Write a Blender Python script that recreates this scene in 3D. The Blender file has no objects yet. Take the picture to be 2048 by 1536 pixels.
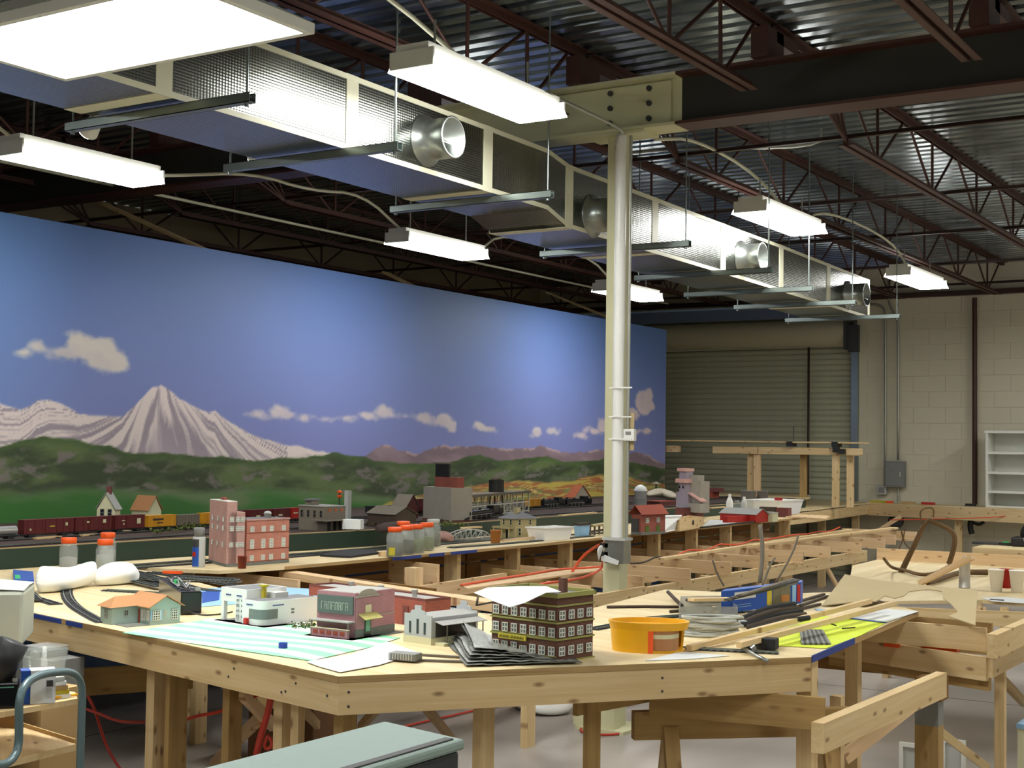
import bpy, math, random
import numpy as np
from mathutils import Vector, Matrix
R = random.Random(7)

# ------------------------------------------------------------------ camera, light, exposure
FOC = 2785.52                       # focal length in pixels of the 2048 px wide frame
VA = np.array([2800., 920.]); VB = np.array([-3350., 828.]); CC = np.array([1024., 768.])
HCAM = 1.65
def _dir(v):
    r = np.array([(v[0]-CC[0])/FOC, -(v[1]-CC[1])/FOC, -1.]); return r/np.linalg.norm(r)
_Y = _dir(VA); _X = -_dir(VB); _X = _X-_Y*_X.dot(_Y); _X /= np.linalg.norm(_X); _Z = np.cross(_X, _Y)
MC = np.array([_X, _Y, _Z])         # camera axes -> world axes
CAM = np.array([0., 0., HCAM])
scene = bpy.context.scene
cd = bpy.data.cameras.new('camera'); cam = bpy.data.objects.new('camera', cd)
scene.collection.objects.link(cam); scene.camera = cam
cd.sensor_width = 36; cd.lens = FOC/2048*36; cd.clip_start = .05; cd.clip_end = 100
m4 = Matrix.Identity(4)
for i in range(3):
    for j in range(3): m4[i][j] = MC[i][j]
m4[2][3] = HCAM
cam.matrix_world = m4
w = bpy.data.worlds.new('world'); scene.world = w; w.use_nodes = True
w.node_tree.nodes['Background'].inputs[0].default_value = (.75, .8, .7, 1)
w.node_tree.nodes['Background'].inputs[1].default_value = .10
LAMP = 36.0                          # fluorescent diffusers
SPOT = 46.0                         # flood lamps that wash the mural
vs = scene.view_settings
vs.view_transform = 'Standard'; vs.look = 'None'; vs.gamma = 1; vs.use_curve_mapping = False
vs.exposure = 0.2

# measured points: a picture direction cut with a real plane of the room gives a real place
def ray(x, y): return MC @ np.array([(x-CC[0])/FOC, -(y-CC[1])/FOC, -1.])
def pz(x, y, z=1.0): r = ray(x, y); return Vector(CAM+r*(z-HCAM)/r[2])
def pX(x, y, X0): r = ray(x, y); return Vector(CAM+r*X0/r[0])
def pY(x, y, Y0): r = ray(x, y); return Vector(CAM+r*Y0/r[1])
def prj(p):
    q = MC.T@(np.array(p)-CAM); return CC[0]+FOC*q[0]/-q[2], CC[1]-FOC*q[1]/-q[2]
def mpp(p):                          # metres per picture pixel at a point
    q = MC.T@(np.array(p)-CAM); return -q[2]/FOC

# ------------------------------------------------------------------ materials
MAT = {}
def _mat(name):
    m = bpy.data.materials.new(name); m.use_nodes = True; MAT[name] = m
    return m, m.node_tree, m.node_tree.nodes['Principled BSDF']
def srgb(c):
    if isinstance(c, str):
        c = [int(c[i:i+2], 16)/255 for i in (0, 2, 4)]
    return tuple((x/12.92 if x <= .04045 else ((x+.055)/1.055)**2.4) for x in c)
def col4(c): return (*srgb(c), 1)
def N(nt, t, **kw):
    n = nt.nodes.new(t)
    for k, v in kw.items():
        if k.startswith('i_'): n.inputs[k[2:].replace('_', ' ')].default_value = v
        else: setattr(n, k, v)
    return n
def plain(name, c, rough=.6, metal=0, mottle=.12, scale=12, spec=.5, bump=0, coat=0):
    m, nt, b = _mat(name)
    L = nt.links.new
    tc = N(nt, 'ShaderNodeTexCoord'); no = N(nt, 'ShaderNodeTexNoise'); no.inputs['Scale'].default_value = scale; no.inputs['Detail'].default_value = 4
    L(tc.outputs['Object'], no.inputs['Vector'])
    mr = N(nt, 'ShaderNodeMapRange'); mr.inputs[3].default_value = 1-mottle; mr.inputs[4].default_value = 1+mottle
    L(no.outputs[0], mr.inputs[0])
    mx = N(nt, 'ShaderNodeMix', data_type='RGBA', blend_type='MULTIPLY'); mx.inputs[0].default_value = 1
    mx.inputs[6].default_value = col4(c)
    L(mr.outputs[0], mx.inputs[7]); L(mx.outputs[2], b.inputs['Base Color'])
    b.inputs['Roughness'].default_value = rough; b.inputs['Metallic'].default_value = metal
    b.inputs['Specular IOR Level'].default_value = spec
    if coat: b.inputs['Coat Weight'].default_value = coat
    if bump:
        bp = N(nt, 'ShaderNodeBump'); bp.inputs['Strength'].default_value = bump; bp.inputs['Distance'].default_value = .01
        L(no.outputs[0], bp.inputs['Height']); L(bp.outputs[0], b.inputs['Normal'])
    return m
def glow(name, c, s):
    m, nt, b = _mat(name)
    b.inputs['Base Color'].default_value = (.8, .8, .8, 1)
    b.inputs['Emission Color'].default_value = (*c, 1); b.inputs['Emission Strength'].default_value = s
    return m
def wood(name, c1, c2, knots=.5, across=38, along=1.6, knotc='6b431f', contrast=1.0, rough=.62):
    """board: grain runs along the 'gr' attribute's x, every board carries its own offset"""
    m, nt, b = _mat(name); L = nt.links.new
    at = N(nt, 'ShaderNodeAttribute', attribute_name='gr'); oi = N(nt, 'ShaderNodeObjectInfo')
    sc = N(nt, 'ShaderNodeVectorMath', operation='SCALE'); sc.inputs[3].default_value = 37
    cb = N(nt, 'ShaderNodeCombineXYZ'); L(oi.outputs['Random'], cb.inputs[0]); L(oi.outputs['Random'], cb.inputs[1]); L(cb.outputs[0], sc.inputs[0])
    ad = N(nt, 'ShaderNodeVectorMath', operation='ADD'); L(at.outputs['Vector'], ad.inputs[0]); L(sc.outputs[0], ad.inputs[1])
    mp = N(nt, 'ShaderNodeMapping'); mp.inputs['Scale'].default_value = (along, across, across); L(ad.outputs[0], mp.inputs[0])
    n1 = N(nt, 'ShaderNodeTexNoise'); n1.inputs['Scale'].default_value = 1; n1.inputs['Detail'].default_value = 5; n1.inputs['Roughness'].default_value = .6; n1.inputs['Distortion'].default_value = .6
    L(mp.outputs[0], n1.inputs['Vector'])
    cr = N(nt, 'ShaderNodeValToRGB'); cr.color_ramp.elements[0].position = .5-.2/contrast; cr.color_ramp.elements[1].position = .5+.2/contrast
    cr.color_ramp.elements[0].color = col4(c2); cr.color_ramp.elements[1].color = col4(c1); L(n1.outputs[0], cr.inputs[0])
    # knots
    mk = N(nt, 'ShaderNodeMapping'); mk.inputs['Scale'].default_value = (4.5, 11, 11); L(ad.outputs[0], mk.inputs[0])
    vo = N(nt, 'ShaderNodeTexVoronoi', feature='F1', voronoi_dimensions='2D'); vo.inputs['Scale'].default_value = 1; L(mk.outputs[0], vo.inputs['Vector'])
    rk = N(nt, 'ShaderNodeMapRange'); rk.inputs[1].default_value = .03; rk.inputs[2].default_value = .11; rk.inputs[3].default_value = knots; rk.inputs[4].default_value = 0
    L(vo.outputs['Distance'], rk.inputs[0])
    mx = N(nt, 'ShaderNodeMix', data_type='RGBA'); mx.inputs[7].default_value = col4(knotc)
    L(rk.outputs[0], mx.inputs[0]); L(cr.outputs[0], mx.inputs[6])
    # board to board tone
    n2 = N(nt, 'ShaderNodeTexNoise'); n2.inputs['Scale'].default_value = .9; L(ad.outputs[0], n2.inputs['Vector'])
    m2 = N(nt, 'ShaderNodeMapRange'); m2.inputs[3].default_value = .82; m2.inputs[4].default_value = 1.15; L(n2.outputs[0], m2.inputs[0])
    mm = N(nt, 'ShaderNodeMix', data_type='RGBA', blend_type='MULTIPLY'); mm.inputs[0].default_value = 1
    L(mx.outputs[2], mm.inputs[6]); L(m2.outputs[0], mm.inputs[7]); L(mm.outputs[2], b.inputs['Base Color'])
    b.inputs['Roughness'].default_value = rough; b.inputs['Specular IOR Level'].default_value = .35
    bp = N(nt, 'ShaderNodeBump'); bp.inputs['Strength'].default_value = .15; bp.inputs['Distance'].default_value = .002
    L(n1.outputs[0], bp.inputs['Height']); L(bp.outputs[0], b.inputs['Normal'])
    return m
def glass(name, c, rough=.05, alpha=.35):
    m, nt, b = _mat(name)
    b.inputs['Base Color'].default_value = col4(c); b.inputs['Roughness'].default_value = rough
    b.inputs['Alpha'].default_value = alpha; b.inputs['Specular IOR Level'].default_value = .8
    return m

wood('pine', 'dcc498', 'c8a976', .75)
wood('pine_new', 'e6c8a0', 'd2b080', .75, knotc='8a4c25')
wood('pine_brown', 'b3955f', '98794a', .5)
wood('plywood', 'e4d3ac', 'cdb684', .12, across=14, along=1.0, knotc='b98f55')
wood('plywood_edge', 'b79a68', '93744a', 0, across=160, along=2)
wood('brown_board', '8a6331', '6f4c22', .4)
wood('bark', '7a5c36', '4d3a22', 0, across=60, along=8)
plain('primer', '43241b', .55, mottle=.25, scale=6)
plain('primer_dark', '3a241c', .6, mottle=.25, scale=5)
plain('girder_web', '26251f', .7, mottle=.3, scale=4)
plain('cream_paint', 'c9c7a2', .5, mottle=.08, scale=5)
plain('white_paint', 'd9d9d0', .45, mottle=.04)
plain('white_plastic', 'e8e8e4', .35, mottle=.03)
plain('foam', 'f6f4f0', .7, mottle=.02)
plain('white_soft', 'eef0ee', .8, mottle=.05, scale=30)
plain('galv', '9aa09c', .32, .9, mottle=.2, scale=25)
plain('strut_steel', '8f9a98', .3, .85, mottle=.1)
plain('conduit_grey', 'a9aaa0', .4, .6, mottle=.1)
plain('black', '141414', .5, mottle=.1)
plain('black_gloss', '101014', .2, mottle=.05)
plain('dark_grey', '3a3a3a', .6)
plain('mid_grey', '7d7f7c', .6)
plain('light_grey', 'b4b6b2', .6)
plain('tape_cream', 'd8d6bc', .45, mottle=.05)
plain('blue_tape', '1d3a86', .6, mottle=.05)
plain('red', 'b02018', .5, mottle=.05)
plain('orange_cap', 'ee5a1a', .4, mottle=.03)
plain('orange_cord', 'd8542a', .5, mottle=.05)
plain('red_cord', 'b8321e', .5, mottle=.05)
plain('yellow', 'e2a812', .35, mottle=.03)
plain('card', 'b89a6a', .8, mottle=.06, scale=6)
plain('card_grey', 'b5a37c', .85, mottle=.06, scale=6)
plain('cardboard_dark', '5a3a1a', .85, mottle=.1)
glow('diffuser', (1, 1, .96), LAMP)
glow('diffuser_side', (1, 1, .96), LAMP*.3)
glow('flood_glass', (1, .97, .85), 12)

# galvanised deck, spangled, faces picked out by reflections
def metal_deck():
    m, nt, b = _mat('metal_deck'); L = nt.links.new
    tc = N(nt, 'ShaderNodeTexCoord')
    mp = N(nt, 'ShaderNodeMapping'); mp.inputs['Scale'].default_value = (1.2, 7, 7); L(tc.outputs['Object'], mp.inputs[0])
    no = N(nt, 'ShaderNodeTexNoise'); no.inputs['Scale'].default_value = 1.5; no.inputs['Detail'].default_value = 5; L(mp.outputs[0], no.inputs['Vector'])
    cr = N(nt, 'ShaderNodeValToRGB'); cr.color_ramp.elements[0].position = .3; cr.color_ramp.elements[1].position = .7
    cr.color_ramp.elements[0].color = col4('6c7478'); cr.color_ramp.elements[1].color = col4('a4acae'); L(no.outputs[0], cr.inputs[0])
    L(cr.outputs[0], b.inputs['Base Color']); b.inputs['Metallic'].default_value = .9
    mr = N(nt, 'ShaderNodeMapRange'); mr.inputs[3].default_value = .12; mr.inputs[4].default_value = .32; L(no.outputs[0], mr.inputs[0]); L(mr.outputs[0], b.inputs['Roughness'])
    bp = N(nt, 'ShaderNodeBump'); bp.inputs['Strength'].default_value = .22; bp.inputs['Distance'].default_value = .01; L(no.outputs[0], bp.inputs['Height']); L(bp.outputs[0], b.inputs['Normal'])
metal_deck()
# foil faced duct board: scrim threads under aluminium foil
def foil():
    m, nt, b = _mat('foil'); L = nt.links.new
    tc = N(nt, 'ShaderNodeTexCoord'); sp = N(nt, 'ShaderNodeSeparateXYZ'); L(tc.outputs['Object'], sp.inputs[0])
    def tri(sock, k):
        mu = N(nt, 'ShaderNodeMath', operation='MULTIPLY'); mu.inputs[1].default_value = k; L(sock, mu.inputs[0])
        pp = N(nt, 'ShaderNodeMath', operation='PINGPONG'); pp.inputs[1].default_value = .5; L(mu.outputs[0], pp.inputs[0]); return pp.outputs[0]
    a = N(nt, 'ShaderNodeMath', operation='ADD'); L(tri(sp.outputs[1], 55), a.inputs[0])
    t2 = N(nt, 'ShaderNodeMath', operation='ADD'); L(tri(sp.outputs[2], 75), t2.inputs[0]); L(tri(sp.outputs[0], 75), t2.inputs[1])
    L(t2.outputs[0], a.inputs[1])
    no = N(nt, 'ShaderNodeTexNoise'); no.inputs['Scale'].default_value = 3; L(tc.outputs['Object'], no.inputs['Vector'])
    a2 = N(nt, 'ShaderNodeMath', operation='MULTIPLY_ADD'); a2.inputs[1].default_value = 1.5; L(no.outputs[0], a2.inputs[0]); L(a.outputs[0], a2.inputs[2])
    bp = N(nt, 'ShaderNodeBump'); bp.inputs['Strength'].default_value = .25; bp.inputs['Distance'].default_value = .003; L(a2.outputs[0], bp.inputs['Height']); L(bp.outputs[0], b.inputs['Normal'])
    b.inputs['Base Color'].default_value = col4('9b9d97'); b.inputs['Metallic'].default_value = 1; b.inputs['Roughness'].default_value = .2
foil()
def concrete():
    m, nt, b = _mat('concrete'); L = nt.links.new
    tc = N(nt, 'ShaderNodeTexCoord')
    no = N(nt, 'ShaderNodeTexNoise'); no.inputs['Scale'].default_value = .9; no.inputs['Detail'].default_value = 8; L(tc.outputs['Object'], no.inputs['Vector'])
    cr = N(nt, 'ShaderNodeValToRGB'); cr.color_ramp.elements[0].position = .3; cr.color_ramp.elements[1].position = .72
    cr.color_ramp.elements[0].color = col4('8d8780'); cr.color_ramp.elements[1].color = col4('b5aca4'); L(no.outputs[0], cr.inputs[0])
    L(cr.outputs[0], b.inputs['Base Color']); b.inputs['Roughness'].default_value = .38
    bp = N(nt, 'ShaderNodeBump'); bp.inputs['Strength'].default_value = .08; L(no.outputs[0], bp.inputs['Height']); L(bp.outputs[0], b.inputs['Normal'])
concrete()
def vcol(name, rough=.8):
    m, nt, b = _mat(name)
    at = N(nt, 'ShaderNodeAttribute', attribute_name='paint'); nt.links.new(at.outputs['Color'], b.inputs['Base Color'])
    b.inputs['Roughness'].default_value = rough
vcol('mural_paint', .55)

# ------------------------------------------------------------------ mesh builder
ROOTS = {}
class MB:
    def __init__(s): s.v = []; s.f = []; s.m = []; s.g = []; s.sm = []
    def add(s, vs, fs, mi=0, gr=None, smooth=False):
        o = len(s.v); s.v += [tuple(p) for p in vs]
        s.g += [tuple(p) for p in (gr if gr is not None else vs)]
        for f in fs: s.f.append(tuple(i+o for i in f)); s.m.append(mi); s.sm.append(smooth)
        return s
    def frame(s, o, ax, ay, az, lx, ly, lz, mi=0):
        """box from corner-centre o with axes"""
        off = Vector((R.uniform(0, 60), R.uniform(0, 60), R.uniform(0, 60)))
        dims = [(lx, 0), (ly, 1), (lz, 2)]; order = sorted(dims, key=lambda t: -t[0])
        vs = []; gr = []
        for k in range(8):
            c = (((k & 1)*2-1)*lx/2, ((k >> 1 & 1)*2-1)*ly/2, ((k >> 2 & 1)*2-1)*lz/2)
            vs.append(o+ax*c[0]+ay*c[1]+az*c[2])
            gr.append(off+Vector((c[order[0][1]], c[order[1][1]], c[order[2][1]])))
        s.add(vs, [(0, 2, 3, 1), (4, 5, 7, 6), (0, 1, 5, 4), (2, 6, 7, 3), (0, 4, 6, 2), (1, 3, 7, 5)], mi, gr)
        return s
    def box(s, c, d, rz=0, mi=0):
        a = Vector((math.cos(rz), math.sin(rz), 0)); b = Vector((-math.sin(rz), math.cos(rz), 0))
        return s.frame(Vector(c), a, b, Vector((0, 0, 1)), d[0], d[1], d[2], mi)
    def box2(s, a, b, mi=0):
        a = Vector(a); b = Vector(b); return s.box((a+b)/2, [abs(b[i]-a[i]) for i in range(3)], 0, mi)
    def beam(s, p, q, wd, ht, mi=0, up=(0, 0, 1), drop=0):
        """board from p to q; wd sideways, ht along up; drop shifts it down"""
        p = Vector(p); q = Vector(q); a = (q-p); l = a.length; a.normalize()
        u = Vector(up); sd = a.cross(u)
        if sd.length < 1e-4: sd = a.cross(Vector((0, 1, 0)))
        sd.normalize(); u = sd.cross(a)
        return s.frame((p+q)/2-u*drop, a, sd, u, l, wd, ht, mi)
    def prism(s, poly, z0, z1, mi=0, smooth=False):
        n = len(poly); z0f = z0 if callable(z0) else (lambda x, y: z0); z1f = z1 if callable(z1) else (lambda x, y: z1)
        off = Vector((R.uniform(0, 60), R.uniform(0, 60), R.uniform(0, 60)))
        vs = [(x, y, z0f(x, y)) for x, y in poly]+[(x, y, z1f(x, y)) for x, y in poly]
        # grain along the longest edge
        e = max(range(n), key=lambda i: (Vector(poly[i])-Vector(poly[i-1])).length)
        d = (Vector(poly[e][:2])-Vector(poly[e-1][:2])).normalized()
        gr = [off+Vector((v[0]*d.x+v[1]*d.y, -v[0]*d.y+v[1]*d.x, v[2])) for v in vs]
        s.add(vs, [tuple(range(n-1, -1, -1)), tuple(range(n, 2*n))]+[(i, (i+1) % n, n+(i+1) % n, n+i) for i in range(n)], mi, gr, smooth)
        return s
    def poly3(s, pts, th, nrm, mi=0):
        """flat outline in space given a thickness th along nrm"""
        n = len(pts); k = Vector(nrm).normalized()*th; a = [Vector(p) for p in pts]; b = [p+k for p in a]
        s.add(a+b, [tuple(range(n-1, -1, -1)), tuple(range(n, 2*n))]+[(i, (i+1) % n, n+(i+1) % n, n+i) for i in range(n)], mi)
        return s
    def cyl(s, p, q, r, r2=None, n=16, mi=0, caps=True):
        r2 = r if r2 is None else r2
        p = Vector(p); q = Vector(q); a = (q-p).normalized(); t = Vector((0, 0, 1)) if abs(a.z) < .9 else Vector((1, 0, 0))
        u = a.cross(t).normalized(); v = a.cross(u)
        vs = []; gr = []; L = (q-p).length; off = Vector((R.uniform(0, 60), R.uniform(0, 60), 0))
        for c, rr, l in ((p, r, 0), (q, r2, L)):
            for i in range(n):
                th = 2*math.pi*i/n; vs.append(c+(u*math.cos(th)+v*math.sin(th))*rr); gr.append(off+Vector((l, rr*math.cos(th), rr*math.sin(th))))
        s.add(vs, [(i, (i+1) % n, n+(i+1) % n, n+i) for i in range(n)], mi, gr, True)
        if caps:
            s.add(vs, [], mi)
            o = len(s.v)-2*n
            s.f.append(tuple(o+i for i in range(n-1, -1, -1))); s.m.append(mi); s.sm.append(False)
            s.f.append(tuple(o+n+i for i in range(n))); s.m.append(mi); s.sm.append(False)
        return s
    def lathe(s, prof, c, n=24, mi=0, axis=None, smooth=True):
        c = Vector(c); a = Vector(axis or (0, 0, 1)).normalized(); t = Vector((1, 0, 0)) if abs(a.x) < .9 else Vector((0, 0, 1))
        v = a.cross(t).normalized(); u = v.cross(a); vs = []; fs = []
        for r, h in prof:
            for i in range(n):
                th = 2*math.pi*i/n; vs.append(c+a*h+(u*math.cos(th)+v*math.sin(th))*r)
        for j in range(len(prof)-1):
            for i in range(n): fs.append((j*n+i, j*n+(i+1) % n, (j+1)*n+(i+1) % n, (j+1)*n+i))
        if prof[0][0] > 1e-6: fs.append(tuple(range(n-1, -1, -1)))
        if prof[-1][0] > 1e-6: fs.append(tuple((len(prof)-1)*n+i for i in range(n)))
        s.add(vs, fs, mi, None, smooth); return s
    def tube(s, pts, r, n=10, mi=0, smooth_pts=0, closed=False):
        P = [Vector(p) for p in pts]
        for _ in range(smooth_pts):          # Chaikin corners
            Q = [P[0]]
            for a, b in zip(P[:-1], P[1:]): Q += [a*.75+b*.25, a*.25+b*.75]
            Q.append(P[-1]); P = Q
        m = len(P); vs = []; gr = []; prev = None; L = 0; off = R.uniform(0, 50)
        rf = r if callable(r) else (lambda t: r)
        for i, p in enumerate(P):
            d = (P[min(i+1, m-1)]-P[max(i-1, 0)])
            if d.length < 1e-9: d = Vector((0, 0, 1))
            d.normalize()
            if prev is None: prev = Vector((0, 0, 1)) if abs(d.z) < .9 else Vector((1, 0, 0))
            u = (prev-d*prev.dot(d)).normalized(); v = d.cross(u); prev = u
            if i: L += (p-P[i-1]).length
            rr = rf(i/(m-1))
            for k in range(n):
                th = 2*math.pi*k/n; vs.append(p+(u*math.cos(th)+v*math.sin(th))*rr); gr.append((off+L, rr*math.cos(th), rr*math.sin(th)))
        fs = [(j*n+i, j*n+(i+1) % n, (j+1)*n+(i+1) % n, (j+1)*n+i) for j in range(m-1) for i in range(n)]
        fs += [tuple(range(n-1, -1, -1)), tuple((m-1)*n+i for i in range(n))]
        s.add(vs, fs, mi, gr, True); return s
    def build(s, name, mats, parent=None, local=False, bevel=0, loc=None):
        me = bpy.data.meshes.new(name)
        if isinstance(mats, str): mats = [mats]
        vs = [Vector(v) for v in s.v]
        root = ROOTS.get(parent.name) if parent is not None else None
        if parent is not None and not local and root is not None:
            inv = root.inverted(); vs = [inv@v for v in vs]
        if parent is None and not local:
            xs = [v.x for v in vs]; ys = [v.y for v in vs]; zs = [v.z for v in vs]
            o0 = Vector(((min(xs)+max(xs))/2, (min(ys)+max(ys))/2, min(zs))) if loc is None else Vector(loc)
            vs = [v-o0 for v in vs]
        me.from_pydata(vs, [], s.f)
        for mm in mats: me.materials.append(MAT[mm])
        me.polygons.foreach_set('material_index', s.m)
        me.polygons.foreach_set('use_smooth', s.sm)
        at = me.attributes.new('gr', 'FLOAT_VECTOR', 'POINT'); at.data.foreach_set('vector', np.array(s.g, dtype=np.float32).ravel())
        me.update()
        o = bpy.data.objects.new(name, me); scene.collection.objects.link(o)
        if parent is not None:
            o.parent = parent
            if root is not None: ROOTS[o.name] = root
        elif not local:
            o.location = o0; ROOTS[o.name] = Matrix.Translation(o0)
        if bevel:
            b = o.modifiers.new('bevel', 'BEVEL'); b.width = bevel; b.segments = 2; b.limit_method = 'ANGLE'
        return o
def tag(o, label=None, cat=None, group=None, kind=None):
    if label: o['label'] = label
    if cat: o['category'] = cat
    if group: o['group'] = group
    if kind: o['kind'] = kind
    return o
def thing(name, label, cat, loc, rz=0, group=None):
    e = bpy.data.objects.new(name, None); scene.collection.objects.link(e); e.empty_display_size = .1
    e.location = loc; e.rotation_euler = (0, 0, rz)
    ROOTS[e.name] = Matrix.Translation(Vector(loc))@Matrix.Rotation(rz, 4, 'Z')
    return tag(e, label, cat, group)
def inst(src, parent, loc, rz=0):
    c = src.copy(); scene.collection.objects.link(c); c.parent = parent; c.location = loc; c.rotation_euler = (0, 0, rz)
    return c
def copy_thing(root, loc, rz, label, group=None):
    r = root.copy(); scene.collection.objects.link(r); r.location = loc; r.rotation_euler = (0, 0, rz); r['label'] = label
    if group: r['group'] = group
    ROOTS[r.name] = Matrix.Translation(Vector(loc))@Matrix.Rotation(rz, 4, 'Z')
    for ch in list(root.children):
        c = ch.copy(); scene.collection.objects.link(c); c.parent = r
        for g in ch.children:
            d = g.copy(); scene.collection.objects.link(d); d.parent = c
    return r
V = Vector

# ------------------------------------------------------------------ the setting
XL, XR, Y0, Y1, ZC = -11.0, 4.0, -4.0, 18.0, 4.06
o = MB().box2((XL-.1, Y0-.1, -.1), (XR+.1, Y1+.3, 0)).build('floor', 'concrete'); tag(o, kind='structure')
fl = o
for k, (a, b) in enumerate([((XL, 3.2), (XR, 3.2)), ((XL, 9.6), (XR, 9.6)), ((-1.0, Y0), (-1.0, Y1)), ((-6.2, Y0), (-6.2, Y1))]):   # sawn slab joints
    MB().beam((*a, .0006), (*b, .0006), .008, .001).build('slab_joint', 'dark_grey', fl)
plain('wall_tan', '9a8a6c', .8, mottle=.1, scale=2)
plain('block_paint', 'd2ccb4', .7, mottle=.06, scale=5, bump=.15)
plain('mortar', 'b9b39b', .9)
plain('door_slat', 'b4b49a', .5, 0, mottle=.08)
plain('door_hood', 'bdb69a', .5, 0, mottle=.05)
tag(MB().box2((XL-.15, Y0, 0), (XL, Y1, ZC)).build('wall_left', 'wall_tan'), kind='structure')
tag(MB().box2((XR, Y0, 0), (XR+.15, Y1, ZC)).build('wall_right', 'block_paint'), kind='structure')
tag(MB().box2((XL, Y0-.15, 0), (XR, Y0, ZC)).build('wall_front', 'block_paint'), kind='structure')
DX0, DX1, DZ = -9.6, -6.12, 3.06
wb = MB(); wb.box2((XL, Y1, 0), (DX0, Y1+.15, ZC)); wb.box2((DX1, Y1+.012, 0), (XR, Y1+.15, ZC)); wb.box2((DX0, Y1, DZ), (DX1, Y1+.15, ZC))
wb = wb.build('wall_back', 'mortar'); tag(wb, kind='structure')
src = None; n = 0
wl = ROOTS['wall_back'].inverted()
for r in range(20):
    z0 = r*.2032
    for c in range(-1, 8):
        x0 = DX1+c*.406+(.203 if r % 2 else 0); x1 = x0+.406
        x0 = max(x0, DX1)
        if x1-x0 < .1 or x0 > -3.1: continue
        full = abs(x1-x0-.406) < .01; z1 = min(z0+.2032, ZC)
        if z1-z0 < .02: continue
        if full and src and abs(z1-z0-.2032) < .001:
            b = inst(src, wb, V((x0, 0, z0))+V((0, 0, 0))+(wl@V((0, 0, 0))))
        else:
            q = MB().box2((.0012, Y1+.004, .0012), (x1-x0-.0012, Y1+.02, z1-z0-.0012))
            b = q.build('block', 'block_paint', wb, local=True)
            b.location = V((x0, 0, z0))+(wl@V((0, 0, 0)))
            if full and src is None: src = b
# roller door
tag_door = MB().box2((DX0-.1, Y1-.06, 0), (DX0, Y1, DZ)).box2((DX1, Y1-.06, 0), (DX1+.09, Y1, DZ)).build('door_1', 'strut_steel'); tag(tag_door, kind='structure')
dr = tag_door; dl = ROOTS['door_1'].inverted()
prof = [(0, 0), (-.014, .008), (-.018, .03), (-.014, .055), (0, .066), (.004, .07), (.004, .0762)]
sm = MB()
vs = []; fs = []
for xx in (DX0, DX1):
    for a, b in prof: vs.append((xx, Y1+.02+a, b))
k = len(prof)
for i in range(k-1): fs.append((i, i+1, k+i+1, k+i))
sm.add(vs, fs)
s0 = sm.build('slat', 'door_slat', dr, local=True); base = dl@V((0, 0, 0)); s0.location = base
for i in range(1, 40): inst(s0, dr, base+V((0, 0, i*.0762)))
MB().cyl((DX0-.1, Y1-.24, 3.22), (DX1+.02, Y1-.24, 3.22), .185, n=28).build('door_hood', 'door_hood', dr)
MB().box2((DX1+.02, Y1-.42, 2.98), (DX1+.06, Y1, 3.42)).box2((DX1+.06, Y1-.36, 2.95), (DX1+.2, Y1-.3, 3.3)).cyl((DX1+.06, Y1-.24, 3.24), (DX1+.12, Y1-.24, 3.24), .11).cyl((DX1+.06, Y1-.2, 3.06), (DX1+.14, Y1-.2, 3.06), .06).build('chain_hoist', 'dark_grey', dr)
x_ch = pY(1617, 800, 17.85).x
MB().tube([(x_ch, 17.85, 3.05), (x_ch, 17.85, .1)], .017, 8).build('chain_guide', 'primer_dark', dr)
xm = pY(1590, 600, 17.5).x
plain('steel_blue', '64728e', .5); plain('blue_edge', '9fc0e8', .4)
tb = MB().box2((-9.9, 17.40, 3.40), (xm+.9, 17.52, 3.56)).build('trim_1', 'steel_blue'); tag(tb, kind='structure')
MB().box2((-9.9, 17.37, 3.548), (xm+.9, 17.399, 3.568)).build('trim_edge', 'blue_edge', tb)

# ceiling deck with real flutes, running across the joists
cb = MB(); vs = []; ys = []
y = Y0
while y < Y1:
    ys += [(y, 0), (y+.075, 0), (y+.085, .045), (y+.142, .045)]; y += .1524
ys.append((y, 0))
for x in (XL, XR):
    for a, b in ys: vs.append((x, a, ZC+b))
k = len(ys); cb.add(vs, [(i, k+i, k+i+1, i+1) for i in range(k-1)])
ceil = cb.build('ceiling', 'metal_deck'); tag(ceil, kind='structure')
MB().box2((XL, Y0, ZC+.06), (XR, Y1, ZC+.1)).build('roof_board', 'mortar', ceil)
# open web joists
YG = 7.33; ZB = 3.62
def joist_meshes(ya, yb, near):
    t = MB()
    for sx in (-1, 1):
        t.box2((sx*.012, ya, ZC-.045), (sx*.018, yb, ZC)).box2((sx*.012, ya, ZC-.006), (sx*.055, yb, ZC))
    t.box2((-.05, (yb if near else ya)-.12, 3.842), (.05, (yb if near else ya)+.12, ZC-.045)) if near else t.box2((-.05, ya-.02, 3.95), (.05, ya+.3, ZC-.045))
    top = t
    c = MB(); y_a, y_b = (ya, YG-.27) if near else (8.63, yb-.3)
    for sx in (-1, 1):
        c.box2((sx*.010, y_a, ZB-.045 + .045), (sx*.016, y_b, ZB+.045)).box2((sx*.010, y_a, ZB), (sx*.052, y_b, ZB+.006))
    nodes = [YG-1.27-1.32*i for i in range(9)] if near else [9.28+1.32*i for i in range(7)]
    bars = []
    for yn in nodes:
        for dy in (-.60, 0, .60):
            ytop = yn+dy
            if ya <= ytop <= yb: bars.append(((0, yn+dy*.04, ZB+.02), (0, ytop, ZC-.03)))
    if not near:
        for yt, yn in ((8.15, 8.66), (8.4, 8.66), (7.55, 8.66), (7.9, 8.66)): bars.append(((0, yn, ZB+.02), (0, yt, ZC-.03)))
    else:
        bars.append(((0, YG-.62, ZB+.02), (0, YG-.2, ZC-.04))); bars.append(((0, YG-.66, ZB+.02), (0, YG-.67, ZC-.04)))
    return top, c, bars
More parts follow.
